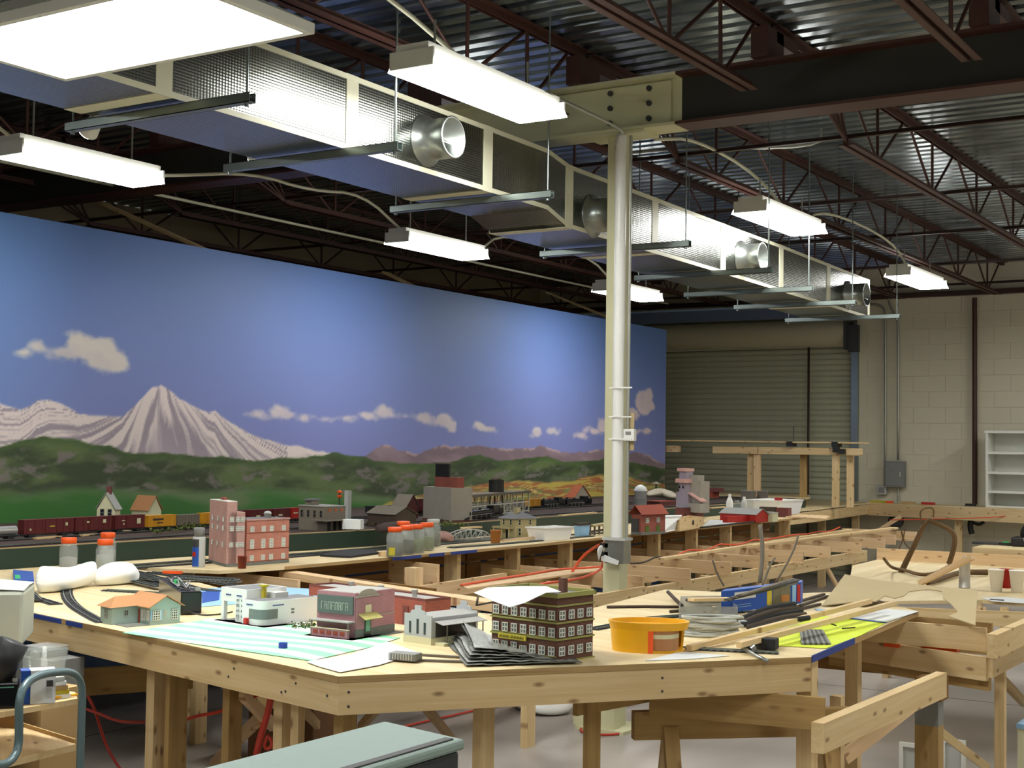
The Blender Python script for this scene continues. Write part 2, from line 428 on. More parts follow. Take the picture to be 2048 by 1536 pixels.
for near, (ya, yb) in ((True, (Y0, YG-.02)), (False, (YG+.02, Y1))):
    top, ch, bars = joist_meshes(ya, yb, near)
    x0 = -1.79+1.195*4
    j0 = None
    cinv = ROOTS['ceiling'].inverted()
    for k in range(12):
        x = x0-1.195*k
        if x < XL+.1: break
        if j0 is None:
            j0 = top.build('roof_joist', 'primer', ceil, local=True); c0 = ch.build('bottom_chord', 'primer', j0, local=True)
            bb = []
            for p, q in bars: bb.append(MB().cyl(p, q, .011, n=6, caps=False).build('web_bar', 'primer', j0, local=True))
            j0.location = cinv@V((x, 0, 0))
        else:
            j = inst(j0, ceil, cinv@V((x, 0, 0)))
            for c in [c0]+bb: inst(c, j, (0, 0, 0))
for yb_ in (8.66, 10.9, 12.85, 15.0, 16.9):
    MB().box2((XL, yb_-.003, ZB+.046), (XR, yb_+.003, ZB+.076)).box2((XL, yb_-.03, ZB+.046), (XR, yb_, ZB+.05)).build('bridging', 'primer_dark', ceil)
MB().box2((XL, Y1-.1, 3.66), (XR, Y1, 3.72)).build('ledger_angle', 'primer_dark', ceil)
# girder across the column
def ibeam(x0, x1, y, z0, z1, wd=.2, tf=.018):
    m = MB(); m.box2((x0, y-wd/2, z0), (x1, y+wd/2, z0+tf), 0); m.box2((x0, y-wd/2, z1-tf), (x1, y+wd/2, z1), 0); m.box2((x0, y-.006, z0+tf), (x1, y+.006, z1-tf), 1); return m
GZ0, GZ1 = 3.53, 3.84
g = thing('steel_girder', 'dark reddish steel I-beam girder crossing under the roof joists over the column', 'girder', (-3.9, YG, GZ0))
ibeam(XL+.0, -5.25, YG, GZ0, GZ1).build('beam_section', ['primer', 'girder_web'], g)
ibeam(-3.52, XR, YG, GZ0, GZ1).build('beam_section', ['primer', 'girder_web'], g)
ibeam(-5.25, -3.52, YG, GZ0, GZ1).build('beam_section', ['cream_paint', 'cream_paint'], g)
MB().box2((-4.35, YG-.03, GZ0+.03), (-3.58, YG-.006, GZ1-.03)).build('splice_plate', 'cream_paint', g)
for xx in (-3.72, -3.98):
    for zz in (3.6, 3.69, 3.78): MB().cyl((xx, YG-.045, zz), (xx, YG-.03, zz), .017, n=8).build('bolt', 'dark_grey', g)
# column
c = thing('steel_column', 'cream painted square steel column carrying the girder', 'column', (-3.93, YG, 0))
MB().box2((-3.985, YG-.055, .0), (-3.875, YG+.055, GZ0-.015)).build('shaft', 'cream_paint', c, bevel=.006)
MB().box2((-4.12, YG-.1, GZ0-.02), (-3.72, YG+.1, GZ0-.001)).build('cap_plate', 'cream_paint', c)
MB().box2((-4.1, YG-.16, 0), (-3.78, YG+.16, .02)).build('base_plate', 'cream_paint', c)
MB().box2((-4.13, YG-.13, .02), (-3.875+.02, YG-.058, .34)).build('base_box', 'cream_paint', c)
p = pY(1232, 1040, YG-.11)
t = thing('riser_pipe', 'white plastic conduit pipe strapped to the front of the cream column', 'pipe', (p.x, YG-.11, 1.13))
MB().cyl((p.x, YG-.1, 1.13), (p.x, YG-.1, 3.50), .034, n=16).build('pipe', 'white_plastic', t)
MB().cyl((p.x+.052, YG-.075, 1.13), (p.x+.052, YG-.075, 3.5), .010, n=8).build('thin_conduit', 'conduit_grey', t)
for zz in (1.7, 1.83, 2.0): MB().box2((p.x-.04, YG-.14, zz), (p.x+.11, YG-.134, zz+.008)).build('strap', 'white_plastic', t)
t = thing('column_outlet_box', 'grey electrical box with orange plugs at the foot of the white pipe', 'outlet', (p.x, YG-.14, .96))
MB().box2((p.x-.055, YG-.15, .98), (p.x+.075, YG-.06, 1.13)).build('box', 'galv', t, bevel=.004)
MB().box2((p.x-.065, YG-.16, 1.115), (p.x+.085, YG-.06, 1.13)).build('cover', 'light_grey', t)
for zz in (1.02, 1.07): MB().box2((p.x-.085, YG-.15, zz), (p.x-.03, YG-.11, zz+.025)).build('plug', 'black', t)
q = pY(1262, 870, YG-.06)
t = thing('thermostat', 'small white thermostat box on the cream column', 'thermostat', (q.x, YG-.06, q.z))
MB().box2((q.x-.04, YG-.09, q.z-.035), (q.x+.035, YG-.056, q.z+.035)).build('case', 'white_plastic', t, bevel=.004)
MB().box2((q.x-.03, YG-.062, q.z-.09), (q.x+.02, YG-.056, q.z+.13)).build('backing_board', 'card_grey', t)
MB().box2((q.x-.02, YG-.092, q.z+.0), (q.x+.015, YG-.09, q.z+.02)).build('display', 'mid_grey', t)
# ------------------------------------------------------------------ painted mountain mural
XM = -7.7
YA, YB = 2.6, 15.64
ZM0, ZM1 = 1.0, 3.135
def prof_px(pts):
    q = [pX(x, y, XM) for x, y in pts]; q.sort(key=lambda p: p.y); return np.array([p.y for p in q]), np.array([p.z for p in q])
_rng = np.random.RandomState(5); _grid = _rng.rand(256, 256)
def vnoise(x, y):
    xi = np.floor(x).astype(int); yi = np.floor(y).astype(int); fx = x-xi; fy = y-yi
    fx = fx*fx*(3-2*fx); fy = fy*fy*(3-2*fy)
    g = lambda a, b: _grid[a % 256, b % 256]
    return (g(xi, yi)*(1-fx)+g(xi+1, yi)*fx)*(1-fy)+(g(xi, yi+1)*(1-fx)+g(xi+1, yi+1)*fx)*fy
def fbm(x, y, o=5, p=.5):
    s = 0; a = 1; t = 0
    for i in range(o): s = s+a*vnoise(x*2**i+17*i, y*2**i+31*i); t += a; a *= p
    return s/t
NY, NZ = 1150, 190
ys = np.linspace(YA, YB, NY); zs = np.linspace(ZM0, ZM1, NZ)
YY, ZZ = np.meshgrid(ys, zs, indexing='ij')
def lerp(a, b, t): t = np.clip(t, 0, 1)[..., None]; return a*(1-t)+b*t
def C(h): return np.array([int(h[i:i+2], 16)/255 for i in (0, 2, 4)])
t = (ZZ-1.5)/1.6
img = lerp(C('7f84bc')+0*YY[..., None], C('5877b0'), t)
img = lerp(img, C('5688bb'), np.clip((6.6-YY)/2.0, 0, 1)*.75)
edge = lambda d, s: np.clip(d/s+.5, 0, 1)
# clouds
def puffs(img, lst, colr, soft=.035):
    f = np.full_like(YY, -9.)
    for (x, y, rx, ry) in lst:
        p = pX(x, y, XM); k = (pX(x+10, y, XM).y-p.y)/10; kz = abs(pX(x, y+10, XM).z-p.z)/10
        d = 1-np.sqrt(((YY-p.y)/(rx*k))**2+((ZZ-p.z)/(ry*kz))**2)
        f = np.maximum(f, d*min(ry*kz, rx*k))
    n = fbm(YY*7, ZZ*12, 4)-.5
    a = np.clip((f+n*.09)/soft+.25, 0, 1)
    sh = fbm(YY*3+5, ZZ*5, 3)
    c = lerp(C(colr)+0*YY[..., None], C('a79fb0'), (sh-.45)*1.2)
    return lerp(img, c, a*.95)
img = puffs(img, [(190, 700, 62, 32), (165, 690, 42, 26), (225, 722, 34, 22), (195, 725, 45, 20), (118, 704, 48, 15), (78, 695, 28, 17), (48, 705, 24, 13)], 'd3cbc0')
img = puffs(img, [(520, 828, 22, 9), (548, 823, 18, 11), (575, 828, 20, 9), (610, 834, 26, 8), (655, 838, 34, 7), (700, 836, 26, 8), (735, 832, 20, 9), (770, 826, 28, 11), (765, 822, 14, 9), (810, 832, 38, 8), (850, 836, 30, 10), (890, 840, 22, 16), (905, 852, 10, 14)], 'cfc3c4')
img = puffs(img, [(960, 852, 10, 7), (978, 859, 14, 5)], 'd3c8c4'); img = puffs(img, [(1075, 864, 12, 10), (1100, 863, 14, 6)], 'd3c8c4')
img = puffs(img, [(1160, 872, 14, 6), (1185, 862, 16, 8), (1210, 852, 20, 15), (1235, 845, 20, 16), (1262, 828, 18, 14), (1290, 806, 20, 24), (1299, 792, 10, 16), (1290, 862, 20, 7)], 'd6c4c6')
# snow mountains
ry, rz = prof_px([(-250, 830), (-120, 790), (0, 808), (40, 822), (60, 815), (75, 802), (97, 798), (125, 808), (160, 830), (200, 832), (245, 832), (265, 815), (290, 790), (305, 773), (322, 768), (340, 780), (360, 800), (385, 812), (415, 825), (430, 822), (455, 840), (490, 862), (530, 878), (560, 888), (600, 892), (640, 903), (668, 908), (720, 935), (900, 1000)])
rid = np.interp(YY, ry, rz)+(fbm(YY*9, YY*0+3, 3)-.5)*.03
d = rid-ZZ
pk = pX(322, 768, XM).y
rad = (YY-pk)/(np.clip(d, 0, 2)+.16)
stk = fbm(rad*5.5+1.5*fbm(YY*4, ZZ*4, 3), d*2.2, 4)
stk2 = fbm(YY*7+ZZ*4.5+fbm(YY*3, ZZ*6, 3)*1.6, ZZ*3-YY*1.5, 4)
s_ = np.where(np.abs(YY-pk) < 1.4, stk, stk2)
snow = lerp(C('9a8e98')+0*YY[..., None], C('dccfcb'), (s_-.47)*6+.35-d*.9+np.exp(-d*14)*.9)
snow = lerp(snow, C('b7a9b6')+0*snow, np.clip((d-.28)*3, 0, .75))
img = lerp(img, snow, edge(d, .012))
# far brown range
ry, rz = prof_px([(700, 925), (730, 912), (755, 895), (770, 889), (785, 895), (800, 902), (830, 906), (860, 900), (890, 891), (925, 894), (960, 892), (1000, 897), (1030, 896), (1050, 898), (1080, 892), (1130, 903), (1170, 907), (1200, 898), (1220, 903), (1250, 908), (1280, 906), (1300, 912), (1315, 922), (1332, 930)])
d = np.interp(YY, ry, rz, left=0)+(fbm(YY*6, YY*0+9, 4)-.5)*.05-ZZ
c = lerp(C('7d6a74')+0*YY[..., None], C('96808a'), (fbm(YY*3+ZZ*5, ZZ*8, 4)-.4)*3)
c = lerp(c, C('c8a9a4'), np.clip(1-d/.03, 0, 1)*np.clip((fbm(YY*5, YY*0+2, 3)-.5)*8, 0, 1))
img = lerp(img, c, edge(d, .012))
# green hills
ry, rz = prof_px([(-250, 930), (-120, 905), (0, 897), (40, 882), (90, 873), (140, 877), (200, 893), (220, 891), (250, 903), (280, 908), (330, 906), (360, 909), (400, 915), (450, 912), (510, 923), (560, 915), (610, 915), (650, 910), (665, 904), (700, 911), (730, 912), (750, 922), (800, 927), (850, 928), (900, 925), (940, 912), (960, 910), (1000, 922), (1060, 916), (1095, 912), (1130, 925), (1200, 920), (1225, 912), (1250, 922), (1290, 930), (1332, 938)])
hill = np.interp(YY, ry, rz)+(fbm(YY*10, YY*0+4, 3)-.5)*.02
d = hill-ZZ
n1 = fbm(YY*2.2+ZZ*3, ZZ*9-YY*1.2, 5); n2 = fbm(YY*5+40, ZZ*16+fbm(YY*2, ZZ*3, 3)*4, 5, .65)
c = lerp(C('37452c')+0*YY[..., None], C('5a6b40'), (n1-.42)*4)
c = lerp(c, C('7d7274'), np.clip((n2-.56)*7, 0, .8)*np.clip(d*9, 0, 1))
c = lerp(c, C('3f5a2c'), np.clip(1-d/.06, 0, .6))
c = lerp(c, C('7b7680')+0*c, np.clip((YY-11)/3, 0, 1)*np.clip((d-.12)*6, 0, .7)*np.clip((n1-.35)*3, 0, 1))
c = lerp(c, C('746f7c')+0*c, np.exp(-((d-.36+.05*np.sin(YY*3))/.05)**2)*np.clip((6.6-YY), 0, 1)*np.clip((n2-.35)*5, 0, 1)*.8)
# meadow
my, mz = prof_px([(-250, 985), (0, 985), (200, 975), (400, 985), (560, 978), (700, 990), (800, 1000), (900, 1010)])
d2 = np.interp(YY, my, mz)+(fbm(YY*2, YY*0+7, 4)-.5)*.06-ZZ
g = lerp(C('647a52')+0*YY[..., None], C('356a2c'), d2*9+(fbm(YY*1.5, ZZ*6, 4)-.5)*3)
c = lerp(c, g, d2/.05+.5)
# autumn fields
fy_, fz_ = prof_px([(700, 1040), (780, 1003), (850, 988), (880, 985), (940, 972), (1000, 965), (1060, 963), (1100, 966), (1150, 960), (1180, 953), (1210, 950), (1260, 955), (1300, 966), (1332, 968)])
d3 = np.interp(YY, fy_, fz_, left=0)+(fbm(YY*3, YY*0+6, 3)-.5)*.04-ZZ
u = fbm(YY*.8+ZZ*2, ZZ*13+fbm(YY*.9, ZZ*2+8, 3)*3, 4, .4)
f_ = np.zeros_like(img)
cols = ['b8a550', 'a5633c', 'b9a458', '9c6440', '7f8550', 'c2b068', 'a8704a', '5f7a48', 'b8a65a']
b_ = np.clip((u-.22)/.56, 0, .999)*len(cols)
for i, h in enumerate(cols): f_ = lerp(f_, C(h)+0*f_, np.clip((b_-i)*3, 0, 1) if i else 1+0*b_)
c = lerp(c, f_, edge(d3, .02))
img = lerp(img, c, edge(d, .012))
img = np.clip(img, 0, 1)
lin = np.where(img <= .04045, img/12.92, ((img+.055)/1.055)**2.4)
lin = lin*1.0
me = bpy.data.meshes.new('painting')
nv = NY*NZ; co = np.zeros((nv, 3), np.float32)
mc = (YA, ZM0)
co[:, 1] = YY.ravel(); co[:, 2] = ZZ.ravel()
idx = np.arange(nv).reshape(NY, NZ)
q = np.stack([idx[:-1, :-1], idx[1:, :-1], idx[1:, 1:], idx[:-1, 1:]], -1).reshape(-1, 4)
me.vertices.add(nv); me.vertices.foreach_set('co', co.ravel())
me.loops.add(q.size); me.loops.foreach_set('vertex_index', q.ravel().astype(np.int32))
me.polygons.add(len(q)); me.polygons.foreach_set('loop_start', np.arange(0, q.size, 4, dtype=np.int32))
me.update(calc_edges=True)
at = me.color_attributes.new('paint', 'FLOAT_COLOR', 'POINT')
at.data.foreach_set('color', np.concatenate([lin, np.ones_like(lin[..., :1])], -1).astype(np.float32).ravel())
me.materials.append(MAT['mural_paint'])
mural = thing('painted_backdrop', 'long blue sky wall mural with snowy mountains, green hills and clouds behind the trains', 'mural', (XM, (YA+YB)/2, ZM0))
plain('mural_back', '5f7fb8', .7)
po = bpy.data.objects.new('painting', me); scene.collection.objects.link(po); po.parent = mural; po.location = (0.0, -(YA+YB)/2, -ZM0)
MB().box2((XM-.07, YA, .0), (XM-.002, YB, ZM1)).build('backing_panel', 'mural_back', mural)

# wooden braces that hold the mural wall up to the roof
for (a, b), lab in zip([((400, 490), (135, 375)), ((825, 568), (770, 545)), ((1225, 635), (1095, 585))],
                  ['cream wooden brace slanting from the mural top up past the left fluorescent light', 'short pale wooden brace rising behind the middle of the mural top', 'pale wooden brace rising behind the mural top left of the column']):
    lo = pX(*a, -7.82); hi = pY(*b, lo.y); lo = lo+(lo-hi).normalized()*((lo.x+7.765)/((hi-lo).normalized().x))
    m = MB(); m.beam(lo-V((0, 0, .02)), hi, .09, .02)
    o = m.build('wooden_brace', 'pine', None); tag(o, lab, 'brace')

# ------------------------------------------------------------------ ceiling lights
def fixture(x0, x1, y0, y1, z, label, along='y', lens_h=.055, house_w=.62):
    cx, cy = (x0+x1)/2, (y0+y1)/2
    t = thing('ceiling_light', label, 'ceiling light', (cx, cy, z), 0, 'fluorescent lights hung under the roof')
    hx, hy = (x1-x0)/2, (y1-y0)/2
    m = MB(); k = .012
    if along == 'y': b = [(-hx, -hy+k), (hx, -hy+k), (hx, hy-k), (-hx, hy-k)]; tt = [(-hx*.82, -hy+k), (hx*.82, -hy+k), (hx*.82, hy-k), (-hx*.82, hy-k)]
    else: b = tt = [(-hx, -hy), (hx, -hy), (hx, hy), (-hx, hy)]
    vs = [(x, y, 0) for x, y in b]+[(x, y, lens_h) for x, y in tt]
    m.add(vs, [(3, 2, 1, 0), (4, 5, 6, 7), (0, 1, 5, 4), (1, 2, 6, 5), (2, 3, 7, 6), (3, 0, 4, 7)])
    m.m[1:] = [1]*(len(m.m)-1); m.build('diffuser', ['diffuser', 'diffuser_side'], t, local=True)
    MB().box2((-hx*house_w, -hy, lens_h+.001), (hx*house_w, hy, lens_h+.06)).build('housing', 'white_paint', t, local=True)
    for s in (-1, 1):
        MB().box2((-hx*.84, s*hy-.006, .004), (hx*.84, s*hy+.006, lens_h+.03)).build('end_cap', 'white_paint', t, local=True) if along == 'y' else None
        MB().cyl((0, s*hy*.7, lens_h+.06), (0, s*hy*.7, ZB-z), .006, n=6).build('hanger', 'conduit_grey', t, local=True)
    return t
LIGHTS = [
    (-3.89, -3.60, 4.99, 6.15, 'fluorescent ceiling light in front of the duct, left of the column top'),
    (-7.16, -6.86, 5.35, 6.47, 'leftmost small fluorescent ceiling light, above the snowy peak'),
    (-7.25, -6.95, 9.30, 10.5, 'fluorescent ceiling light above the middle of the mural'),
    (-7.42, -7.12, 13.2, 14.4, 'far fluorescent ceiling light just right behind the column'),
    (-4.05, -3.75, 9.25, 10.45, 'fluorescent ceiling light right of the column in front of the duct'),
    (-4.2, -3.91, 13.25, 14.5, 'farthest right fluorescent ceiling light near the back wall')]
for x0, x1, y0, y1, lab in LIGHTS:
    if x0 < -6: k = 1.55/1.70; fixture(x0*k, x1*k, y0*k, y1*k, 3.20, lab)      # the row before the mural hangs lower
    else: fixture(x0, x1, y0, y1, 3.35, lab)
tq = thing('ceiling_light', 'large square fluorescent panel light at the top left, nearest the camera', 'ceiling light', (-3.55, 3.11, 2.98), 0, 'fluorescent lights hung under the roof')
MB().box2((-.565, -.26, .0), (.565, .26, .03)).build('diffuser', 'diffuser', tq, local=True)
fm = MB()
for s in (-1, 1): fm.box2((-.6, s*.27, -.004), (.6, s*.295, .03)); fm.box2((s*.572, -.27, -.004), (s*.6, .27, .03))
fm.build('frame', 'white_paint', tq, local=True)
fm = MB(); fm.add([(-.6, -.295, .031), (.6, -.295, .031), (.6, .295, .031), (-.6, .295, .031), (-.45, -.2, .11), (.45, -.2, .11), (.45, .2, .11), (-.45, .2, .11)], [(3, 2, 1, 0), (4, 5, 6, 7), (0, 1, 5, 4), (1, 2, 6, 5), (2, 3, 7, 6), (3, 0, 4, 7)])
fm.build('housing', 'white_paint', tq, local=True)
for s in (-1, 1): MB().cyl((s*.4, 0, .11), (s*.4, 0, ZB-2.98), .006, n=6).build('hanger', 'conduit_grey', tq, local=True)
# unseen lamps: rows carried on, the last pair added to brighten the back wall
for i, (x, y) in enumerate([(-.4, 1.2), (-.4, 5.4), (-.4, 9.6), (-.4, 13.8), (2.6, 3.2), (2.6, 9.6), (-3.7, -.6), (-7.0, 1.4), (-.4, -2.6), (-1.6, 15.6), (1.4, 15.6)]):
    fixture(x-.15, x+.15, y-.6, y+.6, 3.35, 'added unseen fluorescent ceiling light, outside the visible corner')

# ------------------------------------------------------------------ duct
DXN, DXF = -4.25, -4.80
d = thing('air_duct', 'long silver foil-faced rectangular air duct hanging under the roof', 'duct', (-4.5, 7, 3.0))
def duct_sec(y0, z0a, z0b, y1, z1a, z1b, xf0=DXF, xf1=DXF):
    m = MB(); vs = [(DXN, y0, z0a), (DXN, y0, z0b), (xf0, y0, z0b), (xf0, y0, z0a), (DXN, y1, z1a), (DXN, y1, z1b), (xf1, y1, z1b), (xf1, y1, z1a)]
    m.add(vs, [(0, 1, 2, 3), (7, 6, 5, 4), (0, 4, 5, 1), (1, 5, 6, 2), (2, 6, 7, 3), (3, 7, 4, 0)]); return m
secs = [(1.0, 3.065, 3.43), (2.4, 3.065, 3.43), (3.98, 3.065, 3.43), (5.19, 3.065, 3.43), (6.38, 3.062, 3.425), (7.02, 3.06, 3.42), (7.28, 2.985, 3.37), (8.44, 2.975, 3.355), (9.57, 2.965, 3.34), (10.73, 2.95, 3.33), (11.85, 2.935, 3.31), (12.95, 2.92, 3.29)]
for a, b in zip(secs[:-1], secs[1:]): duct_sec(a[0]+.001, a[1], a[2], b[0]-.001, b[1], b[2]).build('duct_section', 'foil', d)
for y, za, zb in secs[1:]:
    if abs(y-7.02) < .01: continue
    wd = .045 if y < 12.9 else .03
    m = MB(); e = .003
    m.box2((DXN, y-wd, za-e), (DXN+e, y+wd, zb+e)); m.box2((DXF-e, y-wd, za-e), (DXN+e, y+wd, za)); m.box2((DXF-e, y-wd, zb), (DXN+e, y+wd, zb+e)); m.box2((DXF-e, y-wd, za-e), (DXF, y+wd, zb))
    m.build('tape_band', 'tape_cream', d)
for a, b in zip(secs[:-1], secs[1:]):
    MB().beam((DXN+.002, a[0], a[1]+.012), (DXN+.002, b[0], b[1]+.012), .004, .026).build('corner_tape', 'tape_cream', d)
    MB().beam((DXN+.002, a[0], a[2]-.012), (DXN+.002, b[0], b[2]-.012), .004, .026).build('corner_tape', 'tape_cream', d)
for (px, py) in [(880, 278), (1210, 430), (1505, 515), (1715, 590)]:
    q = pX(px, py, DXN+.09); r = .105
    m = MB(); m.lathe([(r+.03, 0), (r+.03, .008), (r, .012), (r, .17), (r+.006, .175), (r-.006, .178), (r-.008, .02), (.001, .02)], (DXN, q.y, q.z), 28, axis=(1, 0, 0))
    o = m.build('takeoff_collar', 'galv', d)
    MB().lathe([(.001, 0), (r-.012, 0), (r-.012, .003), (.001, .003)], (DXN+.1, q.y, q.z), 24, axis=(.5, 0, .86)).build('damper_blade', 'galv', o)
# trapeze hangers
sr = [(505, 195), (800, 292), (1105, 388), (1380, 487), (1545, 540), (1625, 577), (1712, 604), (1800, 632)]
for i, (px, py) in enumerate(sr):
    z = 3.03
    for _ in range(4): q = pz(px, py, z); z = float(np.interp(q.y, [s[0] for s in secs], [s[1] for s in secs]))-.030
    q = pz(px, py, z); y = q.y; xr = q.x; xl = xr-1.1
    h = thing('trapeze_hanger', ['first', 'second', 'third', 'fourth', 'fifth', 'sixth', 'seventh', 'last'][i]+' steel strut hanger under the duct, counted from the near end', 'hanger', ((xl+xr)/2, y, z), 0, 'strut hangers carrying the duct')
    m = MB(); m.box2((xl, y-.02, z-.02), (xr, y+.02, z-.017)); m.box2((xl, y-.02, z-.02), (xr, y-.017, z+.02)); m.box2((xl, y+.017, z-.02), (xr, y+.02, z+.02)); m.box2((xl, y-.02, z+.017), (xr, y-.01, z+.02)); m.box2((xl, y+.01, z+.017), (xr, y+.02, z+.02))
    m.build('strut', 'strut_steel', h)
    for xx in (xl+.03, xr-.03):
        MB().cyl((xx, y, z-.03), (xx, y, ZC-.02), .005, n=6).build('threaded_rod', 'strut_steel', h)
        MB().cyl((xx, y, z-.032), (xx, y, z-.02), .011, n=6).build('nut', 'strut_steel', h)
# flood lamps behind the duct, washing the mural
for i, (px, py) in enumerate([(175, 262), (510, 320), (1120, 487), (1285, 532), (1447, 578)]):
    q = pX(px, py, -4.98); y = q.y; z = q.z
    h = thing('flood_lamp', ['small round flood lamp under the near left end of the duct', 'small round flood lamp behind the duct, above the left of the mural', 'small round flood lamp behind the duct just left of the column', 'small round flood lamp behind the duct just right of the column', 'small round flood lamp behind the far end of the duct'][i], 'lamp', (-4.98, y, z), 0, 'flood lamps along the back of the duct')
    ax = V((-.86, .12, -.5))
    MB().lathe([(.02, -.08), (.035, -.06), (.05, 0), (.048, .002), (.001, .002)], (-4.98, y, z), 16, axis=ax).build('shade', 'white_paint', h)
    MB().lathe([(.001, .004), (.044, .004), (.04, .010), (.001, .012)], (-4.98, y, z), 16, axis=ax).build('bulb', 'flood_glass', h)
    MB().cyl((-4.96, y, z+.02), (-4.96, y, 3.2), .008, n=6).build('stem', 'white_paint', h)
    MB().box2((-4.97, y-.01, 3.19), (-4.80, y+.01, 3.21)).build('bracket', 'strut_steel', h)
for i, (px, py, e) in enumerate([(400, 610, 1.0), (690, 665, .9), (1130, 735, 1.0), (50, 600, .3)]):
    tgt = pX(px, py, XM); src_ = V((-5.05, tgt.y-.1, 3.18 if i else 3.1))
    ld = bpy.data.lights.new('flood', 'SPOT'); ld.energy = SPOT*e; ld.spot_size = math.radians(52); ld.spot_blend = 1; ld.shadow_soft_size = .05; ld.color = (.95, .92, 1)
    lo = bpy.data.objects.new('flood', ld); scene.collection.objects.link(lo); lo.location = src_
    lo.rotation_euler = (tgt-src_).to_track_quat('-Z', 'Y').to_euler()
# conduits
def pipe(name, pts, r, mat, lab, cat='conduit', sm=2, n=8):
    o = MB().tube(pts, r, n, smooth_pts=sm).build(name, mat, None); return tag(o, lab, cat)
zc = 3.72
pipe('conduit', [(-3.95, 1, zc), (-3.95, 4.4, zc), (-3.85, 4.8, zc), (-3.8, 5.6, 3.48)], .011, 'tape_cream', 'thin cream conduit running to the light in front of the duct')
pipe('conduit', [(-3.66, 6.0, 3.46), (-3.7, 7.0, 3.46), (-3.9, 7.2, 3.5), (-3.88, 7.24, 3.3)], .009, 'conduit_grey', 'thin conduit from the front light to the column top')
pipe('conduit', [(-3.78, 7.5, 3.52), (-3.9, 8.3, 3.7), (-3.92, 9.4, 3.66), (-3.92, 10.1, 3.44)], .011, 'tape_cream', 'cream conduit from the column top to the light right of it')
pipe('conduit', [(-3.95, 10.4, 3.42), (-4.0, 11, 3.66), (-4.03, 13, 3.66), (-4.05, 13.6, 3.42)], .011, 'tape_cream', 'cream conduit running to the far right light')
pipe('conduit', [(-7.0, 1, zc), (-6.7, 4.4, zc), (-6.4, 4.9, 3.30)], .011, 'tape_cream', 'cream conduit running to the leftmost light')
pipe('conduit', [(-6.38, 5.85, 3.26), (-6.4, 6.1, 3.3), (-6.5, 6.9, 3.47), (-6.6, 7.6, 3.47), (-6.6, 8.2, 3.55), (-6.5, 8.6, 3.3)], .011, 'tape_cream', 'cream conduit joining the two left lights over the mural')
pipe('conduit', [(-6.45, 9.55, 3.26), (-6.5, 10.0, 3.5), (-6.55, 11.6, 3.5), (-6.6, 12.2, 3.3)], .011, 'tape_cream', 'cream conduit running to the light behind the column')
pa = pz(1345, 296, 3.9); pb = pz(1640, 296, 3.9)
pipe('conduit', [pa-V((.6, 0, 0)), pa, pb, pb+V((0, .02, .15))], .012, 'conduit_grey', 'grey conduit crossing below the roof right of the column')
pipe('conduit', [(-8.35, 4, 3.62), (-8.35, 9, 3.62), (-8.35, 17, 3.62)], .013, 'tape_cream', 'long straight cream conduit above the mural')
# ------------------------------------------------------------------ tables
plain('fascia_green', '1c3328', .5, mottle=.08)
plain('scenery_ground', '6e5a44', .95, mottle=.35, scale=25, bump=.4)
plain('scenery_dark', '3c2c26', .95, mottle=.3, scale=25, bump=.3)
plain('shrub_green', '55652a', .95, mottle=.4, scale=40, bump=.6)
plain('stucco', 'a89f8c', .8)
def xy(v): return (v.x, v.y)
# upper train deck along the mural
UZ = 1.10
FX = [(-5.98, 2.7), (-5.93, 3.6), (-5.90, 4.5), (-5.84, 5.6), (-5.66, 6.4), (-5.58, 7.1), (-5.62, 8.2), (-5.66, 9.3), (-5.68, 11), (-5.72, 13), (-5.8, 15.4)]
t = thing('layout_bench', 'long raised train bench with a dark green edge board running below the mural', 'train layout', (-6.6, 9, 0))
MB().prism([(-7.69, 15.4), (-7.69, 2.7)]+FX, UZ-.02, UZ).build('bench_top', 'scenery_dark', t)
for a, b in zip(FX[:-1], FX[1:]):
    MB().beam((a[0]+.01, a[1], UZ-.012), (b[0]+.01, b[1], UZ-.012), .012, .15, drop=.062).build('edge_board', 'fascia_green', t)
    MB().beam((a[0]-.004, a[1], UZ+.003), (b[0]-.004, b[1], UZ+.003), .012, .006).build('edge_trim', 'card', t)
for y in (3.2, 6, 9, 12, 15): 
    for x in (-7.4, -6.1): MB().box2((x-.02, y-.045, 0), (x+.02, y+.045, UZ-.02)).build('leg', 'pine', t)
